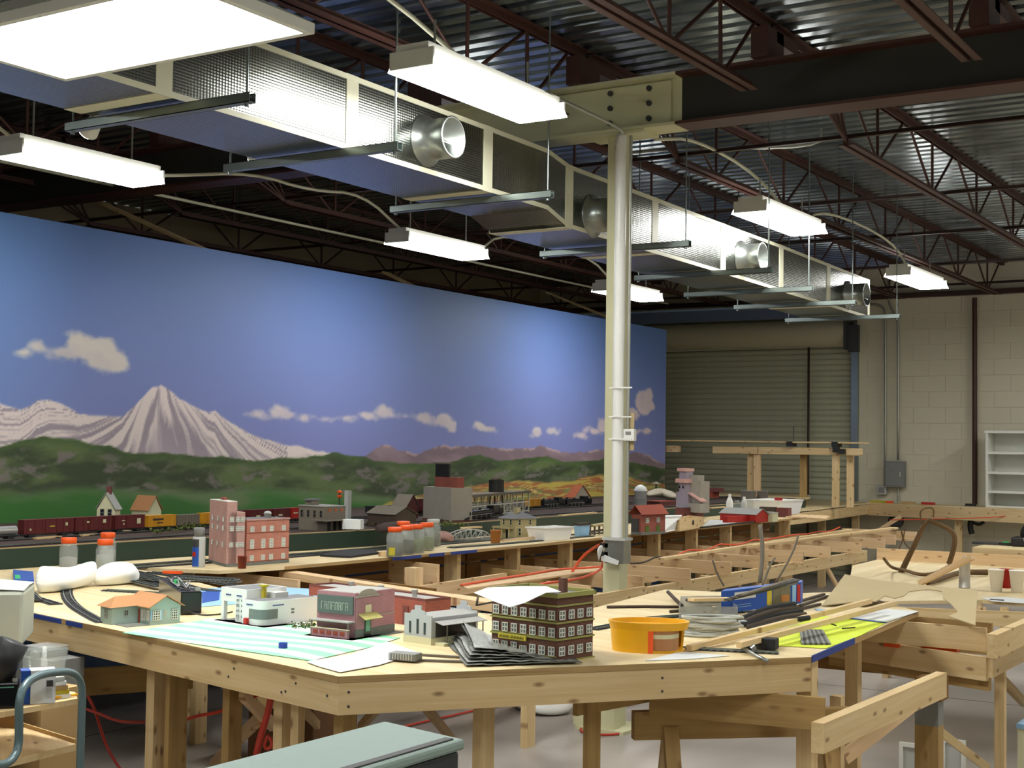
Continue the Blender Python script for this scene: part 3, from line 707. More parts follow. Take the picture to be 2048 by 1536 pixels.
# track roadbed strips on the bench
def track(pts, z, name, label, root=None, w_=.048, rails=True, ties=True, mats=('black', 'strut_steel'), smooth=2, th=.006, tie_step=.022, bed='dark_grey'):
    """flexible model track: bed strip, ties and two rails following a line on a surface"""
    P = [V((p[0], p[1], z)) for p in pts]
    for _ in range(smooth):
        Q = [P[0]]
        for a, b in zip(P[:-1], P[1:]): Q += [a*.75+b*.25, a*.25+b*.75]
        Q.append(P[-1]); P = Q
    nr = []
    for i in range(len(P)):
        d = (P[min(i+1, len(P)-1)]-P[max(i-1, 0)]).normalized(); nr.append(V((-d.y, d.x, 0)))
    def ribbon(off, ww, z0, z1):
        m = MB(); vs = []
        for p, n_ in zip(P, nr):
            for o_, zz in ((off-ww/2, z0), (off+ww/2, z0), (off+ww/2, z1), (off-ww/2, z1)): vs.append(p+n_*o_+V((0, 0, zz)))
        k = len(P); fs = [(4*i+j, 4*(i+1)+j, 4*(i+1)+(j+1) % 4, 4*i+(j+1) % 4) for i in range(k-1) for j in range(4)]+[(0, 1, 2, 3), (4*k-1, 4*k-2, 4*k-3, 4*k-4)]
        return m.add(vs, fs)
    own = root is None
    if own: root = thing(name, label, 'model track', xy(P[len(P)//2])+(z,))
    ribbon(0, w_, 0, th*.4).build('track_bed', bed, root)
    if ties:
        m = MB(); acc = 0
        for i in range(len(P)-1):
            a, b = P[i], P[i+1]; L = (b-a).length; d = (b-a).normalized(); s = (-acc) % tie_step
            while s < L:
                c = a+d*s; m.beam(c-nr[i]*w_*.5+V((0, 0, th*.6)), c+nr[i]*w_*.5+V((0, 0, th*.6)), tie_step*.45, th*.5); s += tie_step
            acc += L
        o = m.build('ties', mats[0], root); o['kind'] = 'stuff'
    if rails:
        for s in (-1, 1): ribbon(s*w_*.27, .003, th*.8, th*1.4).build('rail', mats[1], root)
    return root
for k, (xs, lab) in enumerate([((-6.35, -6.52, -6.42), 'main line track nearest the bench edge under the long freight train'), ((-6.62, -6.62, -6.6), 'second train track on the bench behind the main line'), ((-6.02, -6.0, -5.86), 'short front track close to the dark green bench edge')]):
    track([(xs[0], 3.0), (xs[0], 5), (xs[1], 7.5), (xs[2], 9.2), (xs[2], 11.5), (xs[2]-.05, 15.2)], UZ+.002, 'train_track', lab, tie_step=.05, bed='scenery_dark')

# middle plywood deck in front of the bench
deck_poly = [(-5.62, 6.5), (-5.6, 7.1), (-5.64, 8.2), (-5.68, 9.3), (-5.7, 11), (-5.74, 13.3), (-4.97, 13.35), (-4.93, 10), (-4.90, 8.0), (-4.93, 7.0), (-4.98, 5.6), (-5.06, 5.2), (-5.5, 5.05), (-5.86, 5.0), (-5.82, 5.6)]
t = thing('deck_table', 'long narrow plywood deck with the jars, brick models and clutter along its length', 'table', (-5.3, 9, 0))
MB().prism(deck_poly, .982, 1.0).build('plywood_top', 'plywood', t)
for a, b in [(9, 8), (8, 7), (10, 9), (7, 6)]:
    p, q = deck_poly[a], deck_poly[b]; MB().beam((p[0]+.003, p[1], .991), (q[0]+.003, q[1], .991), .004, .017).build('edge_strip', 'plywood_edge', t)
for a, b in [((-4.912, 6.45), (-4.905, 6.72)), ((-4.905, 6.80), (-4.90, 6.95)), ((-4.90, 7.02), (-4.898, 7.3))]:
    MB().beam((a[0], a[1], .992), (b[0], b[1], .992), .003, .018).build('blue_tape', 'blue_tape', t)
JY = [7.21+.7*k for k in range(11)]
for y in JY:
    if y < 13.3: MB().box2((-5.07, y-.02, .76), (-4.97, y+.02, .981)).build('riser_post', 'pine', t)
for y0, y1 in [(5.3, 7.8), (7.8, 10.4), (10.4, 13.2)]:
    MB().box2((-5.34, y0+.01, .87), (-5.32, y1-.01, .975)).build('back_board', 'brown_board', t)
    MB().box2((-5.34, y0+.01, .745), (-5.32, y1-.01, .855)).build('back_board', 'brown_board', t)
    MB().box2((-5.36, y0+.3, .70), (-5.34, y0+.42, .98)).build('back_post', 'pine', t)
for y in (5.6, 8.3, 11, 13):
    MB().box2((-5.6, y-.045, 0), (-5.56, y+.045, .98)).build('leg', 'pine', t)
    MB().box2((-5.56, y+.045, .60), (-5.0, y+.083, .69)).build('leg_rail', 'pine', t)
    MB().box2((-5.10, y-.045, 0), (-5.06, y+.045, .755)).build('leg', 'pine', t)

# open joist grid right of the deck
t = thing('joist_grid', 'open grid of new pine joists on long rails beyond and below the plywood deck', 'frame', (-4.5, 10, 0))
for k, y in enumerate(JY):
    if abs(y-7.21) < .01: x0, x1 = -5.3, -4.15
    elif y > 13.4: x0, x1 = -4.95, -4.15
    else: x0, x1 = -5.3, -4.04+R.uniform(-.02, .02)
    if abs(y-7.21) < .01: continue
    sk = .05
    MB().beam((x0, y+sk, .80), (x1, y-sk*.3, .80), .019, .094).build('joist', 'pine_new', t)
MB().box2((-4.16, 7.45, .655), (-4.121, 12.55, .752)).build('rail', 'pine', t)
MB().box2((-5.05, 7.3, .655), (-5.01, 13.0, .752)).build('rail', 'pine_brown', t)
for y in (7.62, 9.2, 10.8, 12.45):
    for x in (-4.20, -5.16): MB().box2((x-.02, y-.045, 0), (x+.02, y+.045, .752)).build('leg', 'pine', t)
for a, b in [((-4.16, 7.7, .1), (-4.16, 8.6, .65)), ((-4.16, 12.4, .1), (-4.16, 11.6, .65)), ((-4.16, 9.3, .1), (-4.16, 10.2, .65))]: MB().beam(a, b, .02, .04).build('brace', 'pine_new', t)
for (x, y) in ((-4.35, 9.0), (-4.6, 10.5)): MB().box2((x-.3, y, .76-.094+.01), (x-.28, y+.001+.69-.02, .75)).build('blocking', 'pine_new', t)
# connecting frame boards between near table and deck
t = thing('corner_grid', 'pine boards bridging the near plywood table and the deck, with open bays', 'frame', (-4.3, 5.9, 0))
def pb(name, mat, a, b, za, zb, wd, ht, root, z_is_top=True):
    p = pz(*a, za); q = pz(*b, zb); return MB().beam(p, q, wd, ht, drop=ht/2 if z_is_top else 0).build(name, mat, root)
pb('flat_rail', 'pine_new', (572, 1141), (1010, 1207), .97, .97, .085, .038, t)
pb('joist', 'pine_new', (430, 1141), (598, 1160), .955, .955, .019, .15, t)
pb('joist', 'pine_new', (780, 1119), (877, 1129), .955, .955, .019, .15, t)
pb('post', 'pine_new', (818, 1134), (838, 1136), .95, .95, .07, .22, t)
pb('rail', 'pine_new', (838, 1172), (1010, 1146), .85, .85, .03, .09, t)
pb('joist', 'pine_brown', (975, 1135), (1120, 1150), .86, .86, .019, .09, t)
pb('joist', 'pine_new', (1095, 1162), (1180, 1172), .86, .86, .019, .09, t)
pb('joist', 'pine_new', (1180, 1142), (1287, 1153), .86, .86, .019, .094, t)
pb('joist', 'pine_new', (1020, 1128), (1215, 1146), .86, .86, .019, .094, t)
pb('rail', 'pine', (1290, 1172), (1130, 1200), .82, .82, .03, .09, t)
pb('board', 'pine_new', (895, 1188), (985, 1200), .95, .95, .06, .03, t)
for a in ((640, 1160), (1060, 1165)):
    p = pz(*a, .9); MB().box2((p.x-.02, p.y-.045, 0), (p.x+.02, p.y+.045, .85)).build('leg', 'pine', t)
for (a, b, lab) in [((330, 1165), (700, 1150), 1)]:
    p = pz(430, 1150, .9); q = pz(845, 1180, .9)
    MB().beam(p+V((0, .02, 0)), V((-4.0, 5.6, .88)), .019, .14).build('board', 'brown_board', t)
# near plywood table
A = pz(45, 1221); B = pz(677, 1353); Cc = pz(1622, 1314); D = pz(1836, 1223)
dl_ = (A-B).normalized(); A2 = A+dl_*1.7
inner = [pz(317, 1144), pz(440, 1176), pz(620, 1186), pz(935, 1224), pz(1187, 1243), pz(1187, 1216), pz(1330, 1179), pz(1545, 1188), pz(1700, 1183)]
poly = [xy(A2), xy(B), xy(Cc), xy(D)]+[xy(p) for p in reversed(inner)]+[(-5.88, 5.02), (-5.92, 4.4)]
t = thing('plywood_table', 'large foreground plywood table with pine edge boards, covered in model buildings and tracks', 'table', (-3.2, 4.2, 0))
MB().prism(poly, .982, 1.0).build('plywood_top', 'plywood', t)
def edge(a, b, h=.089, z=.981, th=.019, mat='pine', name='edge_board', inset=.0):
    d = (b-a).normalized(); n_ = V((-d.y, d.x, 0)); return MB().beam(a+n_*(inset+th/2)+V((0, 0, z-1-h/2)), b+n_*(inset+th/2)+V((0, 0, z-1-h/2)), th, h).build(name, mat, t)
edge(A2, B); edge(B, Cc, inset=.0)
MB().beam(A2+V((0, 0, -.009)), B+V((0, 0, -.009)), .003, .018).build('edge_strip', 'plywood_edge', t)
MB().beam(B+V((0, 0, -.009)), Cc+V((0, 0, -.009)), .003, .018).build('edge_strip', 'plywood_edge', t)
MB().beam(Cc+V((0, 0, -.009)), D+V((0, 0, -.009)), .004, .018).build('edge_strip', 'plywood_edge', t)
# blue masking tape on the edges, screws in the corner
n_ab = V((dl_.y, -dl_.x, 0)); n_ab = n_ab if n_ab.y < 0 else -n_ab
for u0, u1 in ((48, 124), (134, 166)):
    p = pz(u0, 1221+(u0-45)*.208); q = pz(u1, 1221+(u1-45)*.208)
    MB().beam(p+n_ab*.003+V((0, 0, -.010)), q+n_ab*.003+V((0, 0, -.010)), .003, .016).build('blue_tape', 'blue_tape', t)
dcd = (D-Cc).normalized()
MB().beam(Cc+V((.004, 0, -.006)), Cc+dcd*.5+V((.004, 0, -.006)), .004, .022).build('blue_tape', 'blue_tape', t)
dbc = (Cc-B).normalized(); nbc = V((dbc.y, -dbc.x, 0)); 
for s, z in ((.03, .955), (.03, .915), (1.0, .955), (1.0, .915)):
    p = B+dbc*s; p = V((p.x, p.y, z)); MB().cyl(p-nbc*.001, p+nbc*.0015, .004, n=8).build('screw', 'dark_grey', t)
for s, z in ((.05, .94), (.2, .955), (.25, .925), (.27, .92), (.52, .958), (.55, .93)):
    p = B+dl_*s; p = V((p.x, p.y, z)); MB().cyl(p-n_ab*.001, p+n_ab*.0015, .004, n=8).build('screw', 'dark_grey', t)
# its legs and braces
def leg(px, py, back, w1=.089, w2=.038, z1=.89, mat='pine', root=t, ztop=.98, name='leg', z0=0):
    p = pz(px, py, z1); q = p+V((back[0], back[1], 0)); return MB().box2((q.x-w2/2, q.y-w1/2, z0), (q.x+w2/2, q.y+w1/2, ztop)).build(name, mat, root)
leg(226, 1340, (-.03, .24)); leg(247, 1345, (.0, .24), .085, .02, mat='pine_brown')
leg(404, 1367, (-.02, .16), .06, .03, mat='pine_brown')
leg(560, 1393, (-.02, .06), .09, .035); leg(583, 1398, (0, .03), .03, .03, mat='pine')
leg(658, 1410, (.02, .05), .06, .035, mat='pine_brown')
leg(935, 1400, (0, .09), .075, .03); leg(1153, 1393, (0, .1), .085, .015, mat='pine_brown')
q = pz(318, 1440, 0); MB().box2((q.x-.025, q.y-.02, 0), (q.x+.03, q.y+.02, .98)).build('leg', 'pine', t)
def slope(a, za, b, zb, w_=.019, h_=.06, mat='pine', name='brace', root=t):
    return MB().beam(pz(*a, za), pz(*b, zb), w_, h_).build(name, mat, root)
slope((484, 1385), .86, (545, 1450), .62, h_=.045, mat='pine_new')
slope((425, 1530), .35, (515, 1440), .66, h_=.045, mat='pine_new')
slope((585, 1398), .86, (635, 1450), .60, h_=.03, mat='pine_brown')
slope((850, 1412), .84, (905, 1480), .55, h_=.03, mat='pine_brown')
slope((720, 1455), .60, (760, 1410), .84, h_=.03, mat='pine_brown')
# under-table apron boards
MB().beam(pz(150, 1365, .76), pz(385, 1350, .76), .019, .10).build('apron', 'pine_brown', t)
MB().beam(pz(1300, 1398, .84), pz(1650, 1428, .84), .019, .10).build('apron', 'pine_brown', t)
MB().beam(pz(1150, 1415, .85), pz(1310, 1385, .85), .019, .05).build('apron', 'pine_brown', t)
MB().beam(V((-5.0, 4.9, .92)), V((-3.0, 4.4, .92)), .019, .09).build('joist', 'pine_brown', t)
MB().beam(V((-2.3, 3.45, .925)), V((-2.9, 5.3, .925)), .019, .09).build('joist', 'pine_brown', t)
# right end: corner leg, step rail and posts
pc = pz(1612, 1360, .9)
leg(1610, 1340, (.0, .02), .06, .05, z1=.95, ztop=.982)
leg(1722, 1290, (-.03, 0), .05, .05, z1=.9, ztop=.982)
leg(1806, 1262, (-.02, 0), .04, .04, z1=.9, ztop=.93, z0=.75)
a_ = pz(1622, 1444, .86); b_ = pz(1856, 1350, .86)
t = thing('step_rail', 'long pine rail sloping back from the corner leg of the near table, on thick legs', 'rail', (a_.x, a_.y, 0))
MB().beam(a_+V((.02, 0, 0)), b_+V((.02, .1, 0)), .038, .088, drop=.044).build('rail', 'pine', t)
q = pz(1862, 1370, .80)
MB().box2((q.x-.045, q.y-.05, .75), (q.x+.05, q.y+.05, .83)).build('cap_block', 'brown_board', t)
MB().box2((q.x-.045, q.y-.05, .0), (q.x+.04, q.y+.02, .66)).build('leg', 'pine_brown', t)
MB().box2((q.x-.045, q.y-.05, .66), (q.x+.04, q.y+.02, .75)).build('leg_block', 'mid_grey', t)
q2 = pz(1674, 1500, .6); MB().box2((q2.x-.02, q2.y-.02, 0), (q2.x+.02, q2.y+.02, .79)).build('leg', 'pine', t)
MB().beam(pz(1688, 1515, .5), pz(1842, 1395, .70), .02, .055).build('brace', 'pine_new', t)
# sawhorse legs below the front right
t = thing('sawhorse', 'pine sawhorse standing under the right end of the near table', 'sawhorse', tuple(pz(1500, 1536, 0).xy)+(0,))
p = pz(1500, 1420, .80); 
MB().beam(p+V((-.30, -.25, 0)), p+V((.25, .25, 0)), .04, .09, drop=.045).build('top_rail', 'pine_brown', t)
for s in (-1, 1):
    for e in (-.2, .2):
        b0 = p+V((e, e*.9, -.05)); MB().beam(b0, V((b0.x+s*.14, b0.y-s*.14, .0)), .05, .02).build('leg', 'pine' if s < 0 else 'pine_brown', t)
# grid at the right of the near table
t = thing('board_bay', 'open bay of stacked new pine boards right of the near table', 'frame', tuple(pz(1900, 1300, .9).xy)+(0,))
a1 = pz(1745, 1238, .98); b1 = pz(1973, 1256, .98); a2 = pz(1640, 1290, .885); b2 = pz(1972, 1314, .885)
MB().beam(a1+V((-.1, 0, 0)), b1, .019, .09, drop=.045).build('top_board', 'pine', t)
MB().beam(a1+V((0, .35, -.035)), b1+V((-.05, .30, -.035)), .019, .13, drop=.045).build('rear_board', 'pine_brown', t)
MB().beam(V((a2.x-.1, a2.y+.35, .882)), V((b2.x, b2.y+.02, .882)), .019, .09, drop=.045).build('lower_board', 'pine', t)
MB().beam(V((a2.x-.1, a2.y+.40, .84)), V((b2.x, b2.y+.06, .84)), .019, .09, drop=.045).build('lower_board', 'pine_brown', t)
MB().beam(V((a2.x-.2, a2.y+.5, .76)), V((b2.x-.35, b2.y+.45, .76)), .019, .09).build('under_board', 'brown_board', t)
MB().beam(V((a2.x-.2, a2.y+.48, .812)), V((b2.x-.35, b2.y+.43, .812)), .02, .012).build('under_strip', 'white_plastic', t)
r1 = pz(1973, 1268, .98); r2 = pz(2048, 1236, .98)
MB().beam(r1+V((.02, 0, 0)), r1+V((.02, 1.5, 0)), .038, .088, drop=.044).build('side_rail', 'pine', t)
MB().beam(V((b2.x+.01, b2.y+.02, .84)), V((b2.x+.01, b2.y+1.4, .84)), .02, .07).build('side_rail', 'pine', t)
q = pz(2000, 1340, .8); MB().box2((q.x-.018, q.y-.018, 0), (q.x+.02, q.y+.02, .93)).build('leg', 'pine', t)
MB().beam(pz(1972, 1325, .84), pz(2048, 1405, .55), .02, .04).build('brace', 'pine_brown', t)
MB().beam(pz(1876, 1460, .3), pz(1975, 1536, .1), .02, .04).build('brace', 'pine', t)
for (a, b, z) in [((1770, 1293), (1797, 1297), .87), ((1842, 1302), (1900, 1308), .87)]:
    p = pz(*a, z); q = pz(*b, z)
for (x0, x1, lab) in ((1764, 1798, 'short orange-red bar showing in the gap between the pine boards, the left one'), (1840, 1912, 'long orange-red bar showing in the gap between the pine boards, the right one')):
    f0, f1 = (x0-1745)/228, (x1-1745)/228; p = a1.lerp(b1, f0); q = a1.lerp(b1, f1)
    o = MB().beam(V((p.x, p.y+.05, .893)), V((q.x, q.y+.05, .893)), .05, .045).build('orange_bar', 'orange_cap', None); tag(o, lab, 'bar')

# right-hand rear table with the cups and driftwood
RZ = .85
poly = [pz(1690, 1203, RZ), pz(1965, 1200, RZ), pz(2048, 1209, RZ)+V((.6, 0, 0)), V((-1.1, 10.3, RZ)), V((-3.3, 10.3, RZ)), pz(1705, 1131, RZ)]
t = thing('work_table', 'rear right plywood work table holding cups, a spray can and driftwood', 'table', (-2.2, 8.8, 0))
MB().prism([xy(p) for p in poly], RZ-.018, RZ).build('plywood_top', 'plywood', t)
e0, e1 = poly[0], V((poly[2].x, poly[2].y, RZ))
for z, mm in ((RZ-.02, 'pine'), (RZ-.13, 'pine_brown')): MB().beam(V((e0.x, e0.y+.02, z)), V((e1.x, e1.y+.02, z)), .02, .08, drop=.04).build('front_board', mm, t)
for px in (1965, 2010): 
    q = pz(px, 1225, .8); MB().box2((q.x-.02, q.y-.03, .6), (q.x+.02, q.y+.0, RZ-.02)).build('post', 'pine', t)
for x, y in ((-1.2, 8.1), (-1.2, 10.2), (-3.2, 10.2), (-2.8, 8.3)): MB().box2((x-.02, y-.045, 0), (x+.02, y+.045, RZ-.02)).build('leg', 'pine', t)
MB().beam(V((-3.3, 10.28, RZ+.04)), V((-1.1, 10.28, RZ+.04)), .02, .09).build('back_board', 'pine_new', t)

# end wall bench and its rounded left part
SZ = 1.0
WS = [pz(1560, 1024, SZ), pz(1625, 1018, SZ), pz(1735, 1005, SZ), V((-5.6, 17.62, SZ)), V((-3.0, 17.0, SZ))]
t = thing('wall_bench', 'long pine bench along the back wall with a curved left end', 'bench', (-4.8, 17.4, 0))
top = [xy(p) for p in WS]+[(-3.0, 17.9), (-6.8, 17.9), (-6.9, 14.2)]
MB().prism(top, SZ-.018, SZ+.0).build('bench_top', 'plywood', t)
for a, b in zip(WS[:-1], WS[1:]):
    d = (b-a).normalized(); MB().beam(V((a.x, a.y, SZ-.018)), V((b.x, b.y, SZ-.018)), .02, .15 if a.y > 16 else .12, drop=.07).build('front_board', 'pine', t)
for x, y in ((-5.9, 17.5), (-4.6, 17.5), (-3.6, 17.3), (-6.3, 15.2), (-6.6, 14.6), (-5.95, 16.4)): MB().box2((x-.045, y-.02, 0), (x+.045, y+.02, SZ-.02)).build('leg', 'pine', t)
for a, b, tt in [((-5.9, 17.46, .45), (-5.3, 17.46, .85), 1)]: MB().beam(a, b, .02, .05).build('brace', 'pine_new', t)
# low bench at far right
t = thing('low_bench', 'small low pine bench with black equipment under the wall bench at the right', 'bench', (-3.6, 15.6, 0))
p0 = pz(1945, 1094, .70); p1 = pz(2048, 1101, .70)
MB().prism([xy(p0), xy(p1+V((.6, 0, 0))), xy(p1+V((.6, .6, 0))), xy(p0+V((0, .6, 0)))], .685, .70).build('bench_top', 'plywood', t)
MB().beam(p0+V((0, 0, -.01)), p1+V((.6, 0, -.01)), .02, .09, drop=.045).build('front_board', 'pine', t)
for x in (p0.x+.05, p1.x+.5): MB().box2((x-.04, p0.y+.02, 0), (x+.04, p0.y+.06, .68)).build('leg', 'pine', t)

# tall open wooden frame before the roller door
t = thing('timber_stand', 'tall open pine frame on posts before the roller door', 'frame', (-6.2, 15.9, 1.0))
Yf = 15.9
def fpt(x, y): return pY(x, y, Yf)
a, b = fpt(1337, 881), fpt(1735, 888)
MB().beam(V((a.x, Yf-.03, a.z)), V((b.x, Yf-.03, a.z-.005)), .22, .018).build('top_board', 'pine', t)
a, b = fpt(1432, 891), fpt(1523, 892)
MB().box2((a.x, Yf-.1, a.z-.095), (b.x-.01, Yf-.08, a.z-.012)).build('rail', 'pine', t)
c_ = fpt(1730, 893); MB().box2((b.x, Yf-.1, a.z-.095), (c_.x, Yf-.08, a.z-.012)).build('rail', 'pine', t)
k = fpt(1336, 885); k2 = fpt(1363, 885); MB().box2((k.x, Yf-.1, a.z-.09), (k2.x, Yf-.02, a.z-.01)).build('rail_block', 'pine_new', t)
for x, m_, dy in ((1502, 'pine', .0), (1518, 'pine_new', -.05), (1604, 'pine_brown', .05), (1675, 'pine', -.06), (1699, 'pine', .03)):
    q = fpt(x, 950); MB().box2((q.x-.04, Yf+dy-.02, 1.001), (q.x+.04, Yf+dy+.02, a.z-.012 if dy > -.04 else a.z-.096)).build('post', m_, t)
for x, zz in ((1588, .03), (1678, .03), (1680, -.03), (1692, -.05)):
    q = fpt(x, 880); MB().box2((q.x-.035, Yf-.16, a.z+zz-.03), (q.x+.035, Yf-.102 if zz < 0 else Yf, a.z+zz+.03)).build('clamp', 'black', t)
q = fpt(1592, 850); MB().cyl((q.x, Yf-.08, a.z), (q.x, Yf-.08, a.z+.24), .006, n=6).build('clamp_rod', 'dark_grey', t)

# ------------------------------------------------------------------ back wall equipment
def wp(x, y, Y=17.97): return pY(x, y, Y)
t = thing('electrical_panel', 'dark grey electrical panel on the back wall', 'electrical box', tuple(wp(1792, 975)))
a, b = wp(1774, 922), wp(1812, 975)
MB().box2((a.x, 17.86, b.z), (b.x, 17.985, a.z)).build('cabinet', 'dark_panel' if 'dark_panel' in MAT else 'mid_grey', t, bevel=.006)
MB().box2((a.x+.02, 17.85, b.z+.02), (b.x-.02, 17.86, a.z-.02)).build('door', 'mid_grey', t, bevel=.004)
MB().box2((b.x-.05, 17.84, (a.z+b.z)/2-.03), (b.x-.035, 17.85, (a.z+b.z)/2+.03)).build('latch', 'light_grey', t)
q = wp(1797, 920); q2 = wp(1779, 560)
tag(MB().tube([(q.x, 17.95, q.z), (q.x, 17.95, 3.3), (q.x-.02, 17.95, 3.4), (q.x-.14, 17.95, 3.62), (q.x-.14, 17.95, 3.9)], .016, 8, smooth_pts=1).build('conduit', 'conduit_grey'), 'grey conduit rising from the electrical panel on the back wall', 'conduit')
q = wp(1771, 975)
tag(MB().tube([(q.x, 17.95, q.z), (q.x, 17.95, 3.45), (q.x-.03, 17.95, 3.55), (q.x-.15, 17.95, 3.6), (q.x-.5, 17.95, 3.6)], .016, 8, smooth_pts=1).build('conduit', 'conduit_grey'), 'grey conduit left of the electrical panel, ending in an outlet', 'conduit')
q = wp(1797, 980); tag(MB().cyl((q.x, 17.95, 1.02), (q.x, 17.95, q.z+.03), .014).build('conduit', 'conduit_grey'), 'short grey conduit below the electrical panel', 'conduit')
a, b = wp(1757, 971), wp(1775, 989)
t = thing('wall_outlet', 'small grey outlet box left of the electrical panel', 'outlet', ((a.x+b.x)/2, 17.95, b.z))
MB().box2((a.x, 17.9, b.z), (b.x, 17.985, a.z)).build('box', 'light_grey', t, bevel=.004); MB().box2((a.x+.02, 17.895, b.z+.02), (b.x-.02, 17.9, a.z-.02)).build('cover', 'mid_grey', t)
a = wp(1951, 575); b = wp(1944, 1005)
tag(MB().cyl((a.x, 17.93, 1.02), (a.x, 17.93, 3.62), .03, n=12).build('sprinkler_pipe', 'primer'), 'dark red vertical pipe on the back wall left of the white shelves', 'pipe')
# white bookcase
t = thing('bookcase', 'white open bookcase standing on the wall bench at the far right', 'bookcase', (-3.7, 17.6, 1.0))
a = pY(1971, 866, 17.45); x0 = a.x; x1 = x0+1.25; zt = a.z; ys_ = (17.45, 17.8)
for x in (x0, x1-.03, (x0+x1)/2+.15): MB().box2((x, ys_[0], 1.001), (x+.03, ys_[1], zt)).build('side_panel', 'white_paint', t)
MB().box2((x0, ys_[1], 1.001), (x1, ys_[1]+.01, zt)).build('back_panel', 'white_paint', t)
MB().box2((x0-.01, ys_[0]-.01, zt), (x1+.01, ys_[1]+.01, zt+.03)).build('top', 'white_paint', t)
for py in (903, 943, 981): z = pY(1975, py, 17.45).z; MB().box2((x0+.03, ys_[0]+.005, z-.03), (x1-.03, ys_[1], z)).build('shelf', 'white_paint', t)
MB().box2((x0+.03, ys_[0], 1.001), (x1-.03, ys_[1], 1.02)).build('bottom', 'white_paint', t)
# ------------------------------------------------------------------ model building kit
def fit(L, C_, Rr, z=1.0, yaw=None):
    """front corner, left and right base corners in the picture -> real place, heading, width, depth"""
    l, c, r = pz(*L, z), pz(*C_, z), pz(*Rr, z)
    if yaw is None:
        a1 = math.atan2((c-l).y, (c-l).x); a2 = math.atan2((r-c).y, (r-c).x)-math.pi/2; yaw = (a1+a2)/2
    ax = V((math.cos(yaw), math.sin(yaw), 0)); ay = V((-math.sin(yaw), math.cos(yaw), 0))
    def solve(d, tx):
        lo, hi = 0.001, 4.0; s = 1 if prj(c+d*.05)[0] > prj(c)[0] else -1
        for _ in range(50):
            m = (lo+hi)/2
            if s*(prj(c+d*m)[0]-tx) < 0: lo = m
            else: hi = m
        return lo
    return c, yaw, solve(-ax, L[0]), solve(ay, Rr[0])
def htop(c, ytop):
    x, _ = prj(c); r = ray(x, ytop); t = math.hypot(c.x, c.y)/math.hypot(r[0], r[1]); return HCAM+r[2]*t-c.z
_wc = {}
def window_mesh(w_, h_, cols=2, rows=2, fr='white_paint', pane='pane_grey', d=.003):
    key = (round(w_, 4), round(h_, 4), cols, rows, fr, pane)
    if key in _wc: return _wc[key]
    m = MB(); b = min(w_, h_)*.1
    m.box2((-w_/2, 0, 0), (w_/2, -d*.4, h_), 1)
    for x in [-w_/2+b/2]+[-w_/2+w_*i/cols for i in range(1, cols)]+[w_/2-b/2]: m.box2((x-b/2, 0, 0), (x+b/2, -d, h_), 0)
    for zz in [b/2]+[h_*i/rows for i in range(1, rows)]+[h_-b/2]: m.box2((-w_/2, 0, zz-b/2), (w_/2, -d, zz+b/2), 0)
    me = m.build('window', [fr, pane], None, local=True); _wc[key] = me.data; bpy.data.objects.remove(me); return _wc[key]
def window(root, face, u, z, w_, h_, W=0, D=0, name='window', x0=None, **kw):
    """face A looks to -y (u measured from the left end, wall from x=-W to 0), face B looks to +x (u along y)"""
    me = window_mesh(w_, h_, **kw); o = bpy.data.objects.new(name, me); scene.collection.objects.link(o); o.parent = root
    if face == 'A': o.location = (-W+u, (x0 or 0)-.0005, z)
    else: o.location = ((x0 or 0)+.0005, u, z); o.rotation_euler = (0, 0, math.pi/2)
    return o
def lbox(name, mat, root, a, b, **kw): return MB().box2(a, b).build(name, mat, root, local=True, **kw)
def text(body, root, loc, rz, size, mat, name='lettering', align='CENTER', tilt=math.pi/2, ext=.0006):
    cu = bpy.data.curves.new(name, 'FONT'); cu.body = body; cu.size = size; cu.align_x = align; cu.align_y = 'CENTER'; cu.extrude = ext
    cu.materials.append(MAT[mat]); o = bpy.data.objects.new(name, cu); scene.collection.objects.link(o); o.parent = root
    o.location = loc; o.rotation_euler = (tilt, 0, rz); return o
def bmat(name, c1, c2, mortar, sc=1.0, rough=.8):
    m, nt, b = _mat(name); L = nt.links.new
    tc = N(nt, 'ShaderNodeTexCoord'); sp = N(nt, 'ShaderNodeSeparateXYZ'); L(tc.outputs['Object'], sp.inputs[0])
    ad = N(nt, 'ShaderNodeMath', operation='ADD'); L(sp.outputs[0], ad.inputs[0]); L(sp.outputs[1], ad.inputs[1])
    cb = N(nt, 'ShaderNodeCombineXYZ'); L(ad.outputs[0], cb.inputs[0]); L(sp.outputs[2], cb.inputs[1])
    br = N(nt, 'ShaderNodeTexBrick'); br.inputs['Scale'].default_value = 60*sc; br.inputs['Color1'].default_value = col4(c1); br.inputs['Color2'].default_value = col4(c2); br.inputs['Mortar'].default_value = col4(mortar); br.inputs['Mortar Size'].default_value = .03
    L(cb.outputs[0], br.inputs['Vector']); no = N(nt, 'ShaderNodeTexNoise'); no.inputs['Scale'].default_value = 14; no.inputs['Detail'].default_value = 4; L(tc.outputs['Object'], no.inputs['Vector'])
    mr = N(nt, 'ShaderNodeMapRange'); mr.inputs[3].default_value = .75; mr.inputs[4].default_value = 1.25; L(no.outputs[0], mr.inputs[0])
    mx = N(nt, 'ShaderNodeMix', data_type='RGBA', blend_type='MULTIPLY'); mx.inputs[0].default_value = 1; L(br.outputs[0], mx.inputs[6]); L(mr.outputs[0], mx.inputs[7]); L(mx.outputs[2], b.inputs['Base Color']); b.inputs['Roughness'].default_value = rough
bmat('brick_brown', '5a3527', '4d2c22', '6b4a3a'); bmat('brick_red', '8e4438', '7c3a30', '97604f'); bmat('brick_pink', 'a3727a', '986a72', 'a98288')
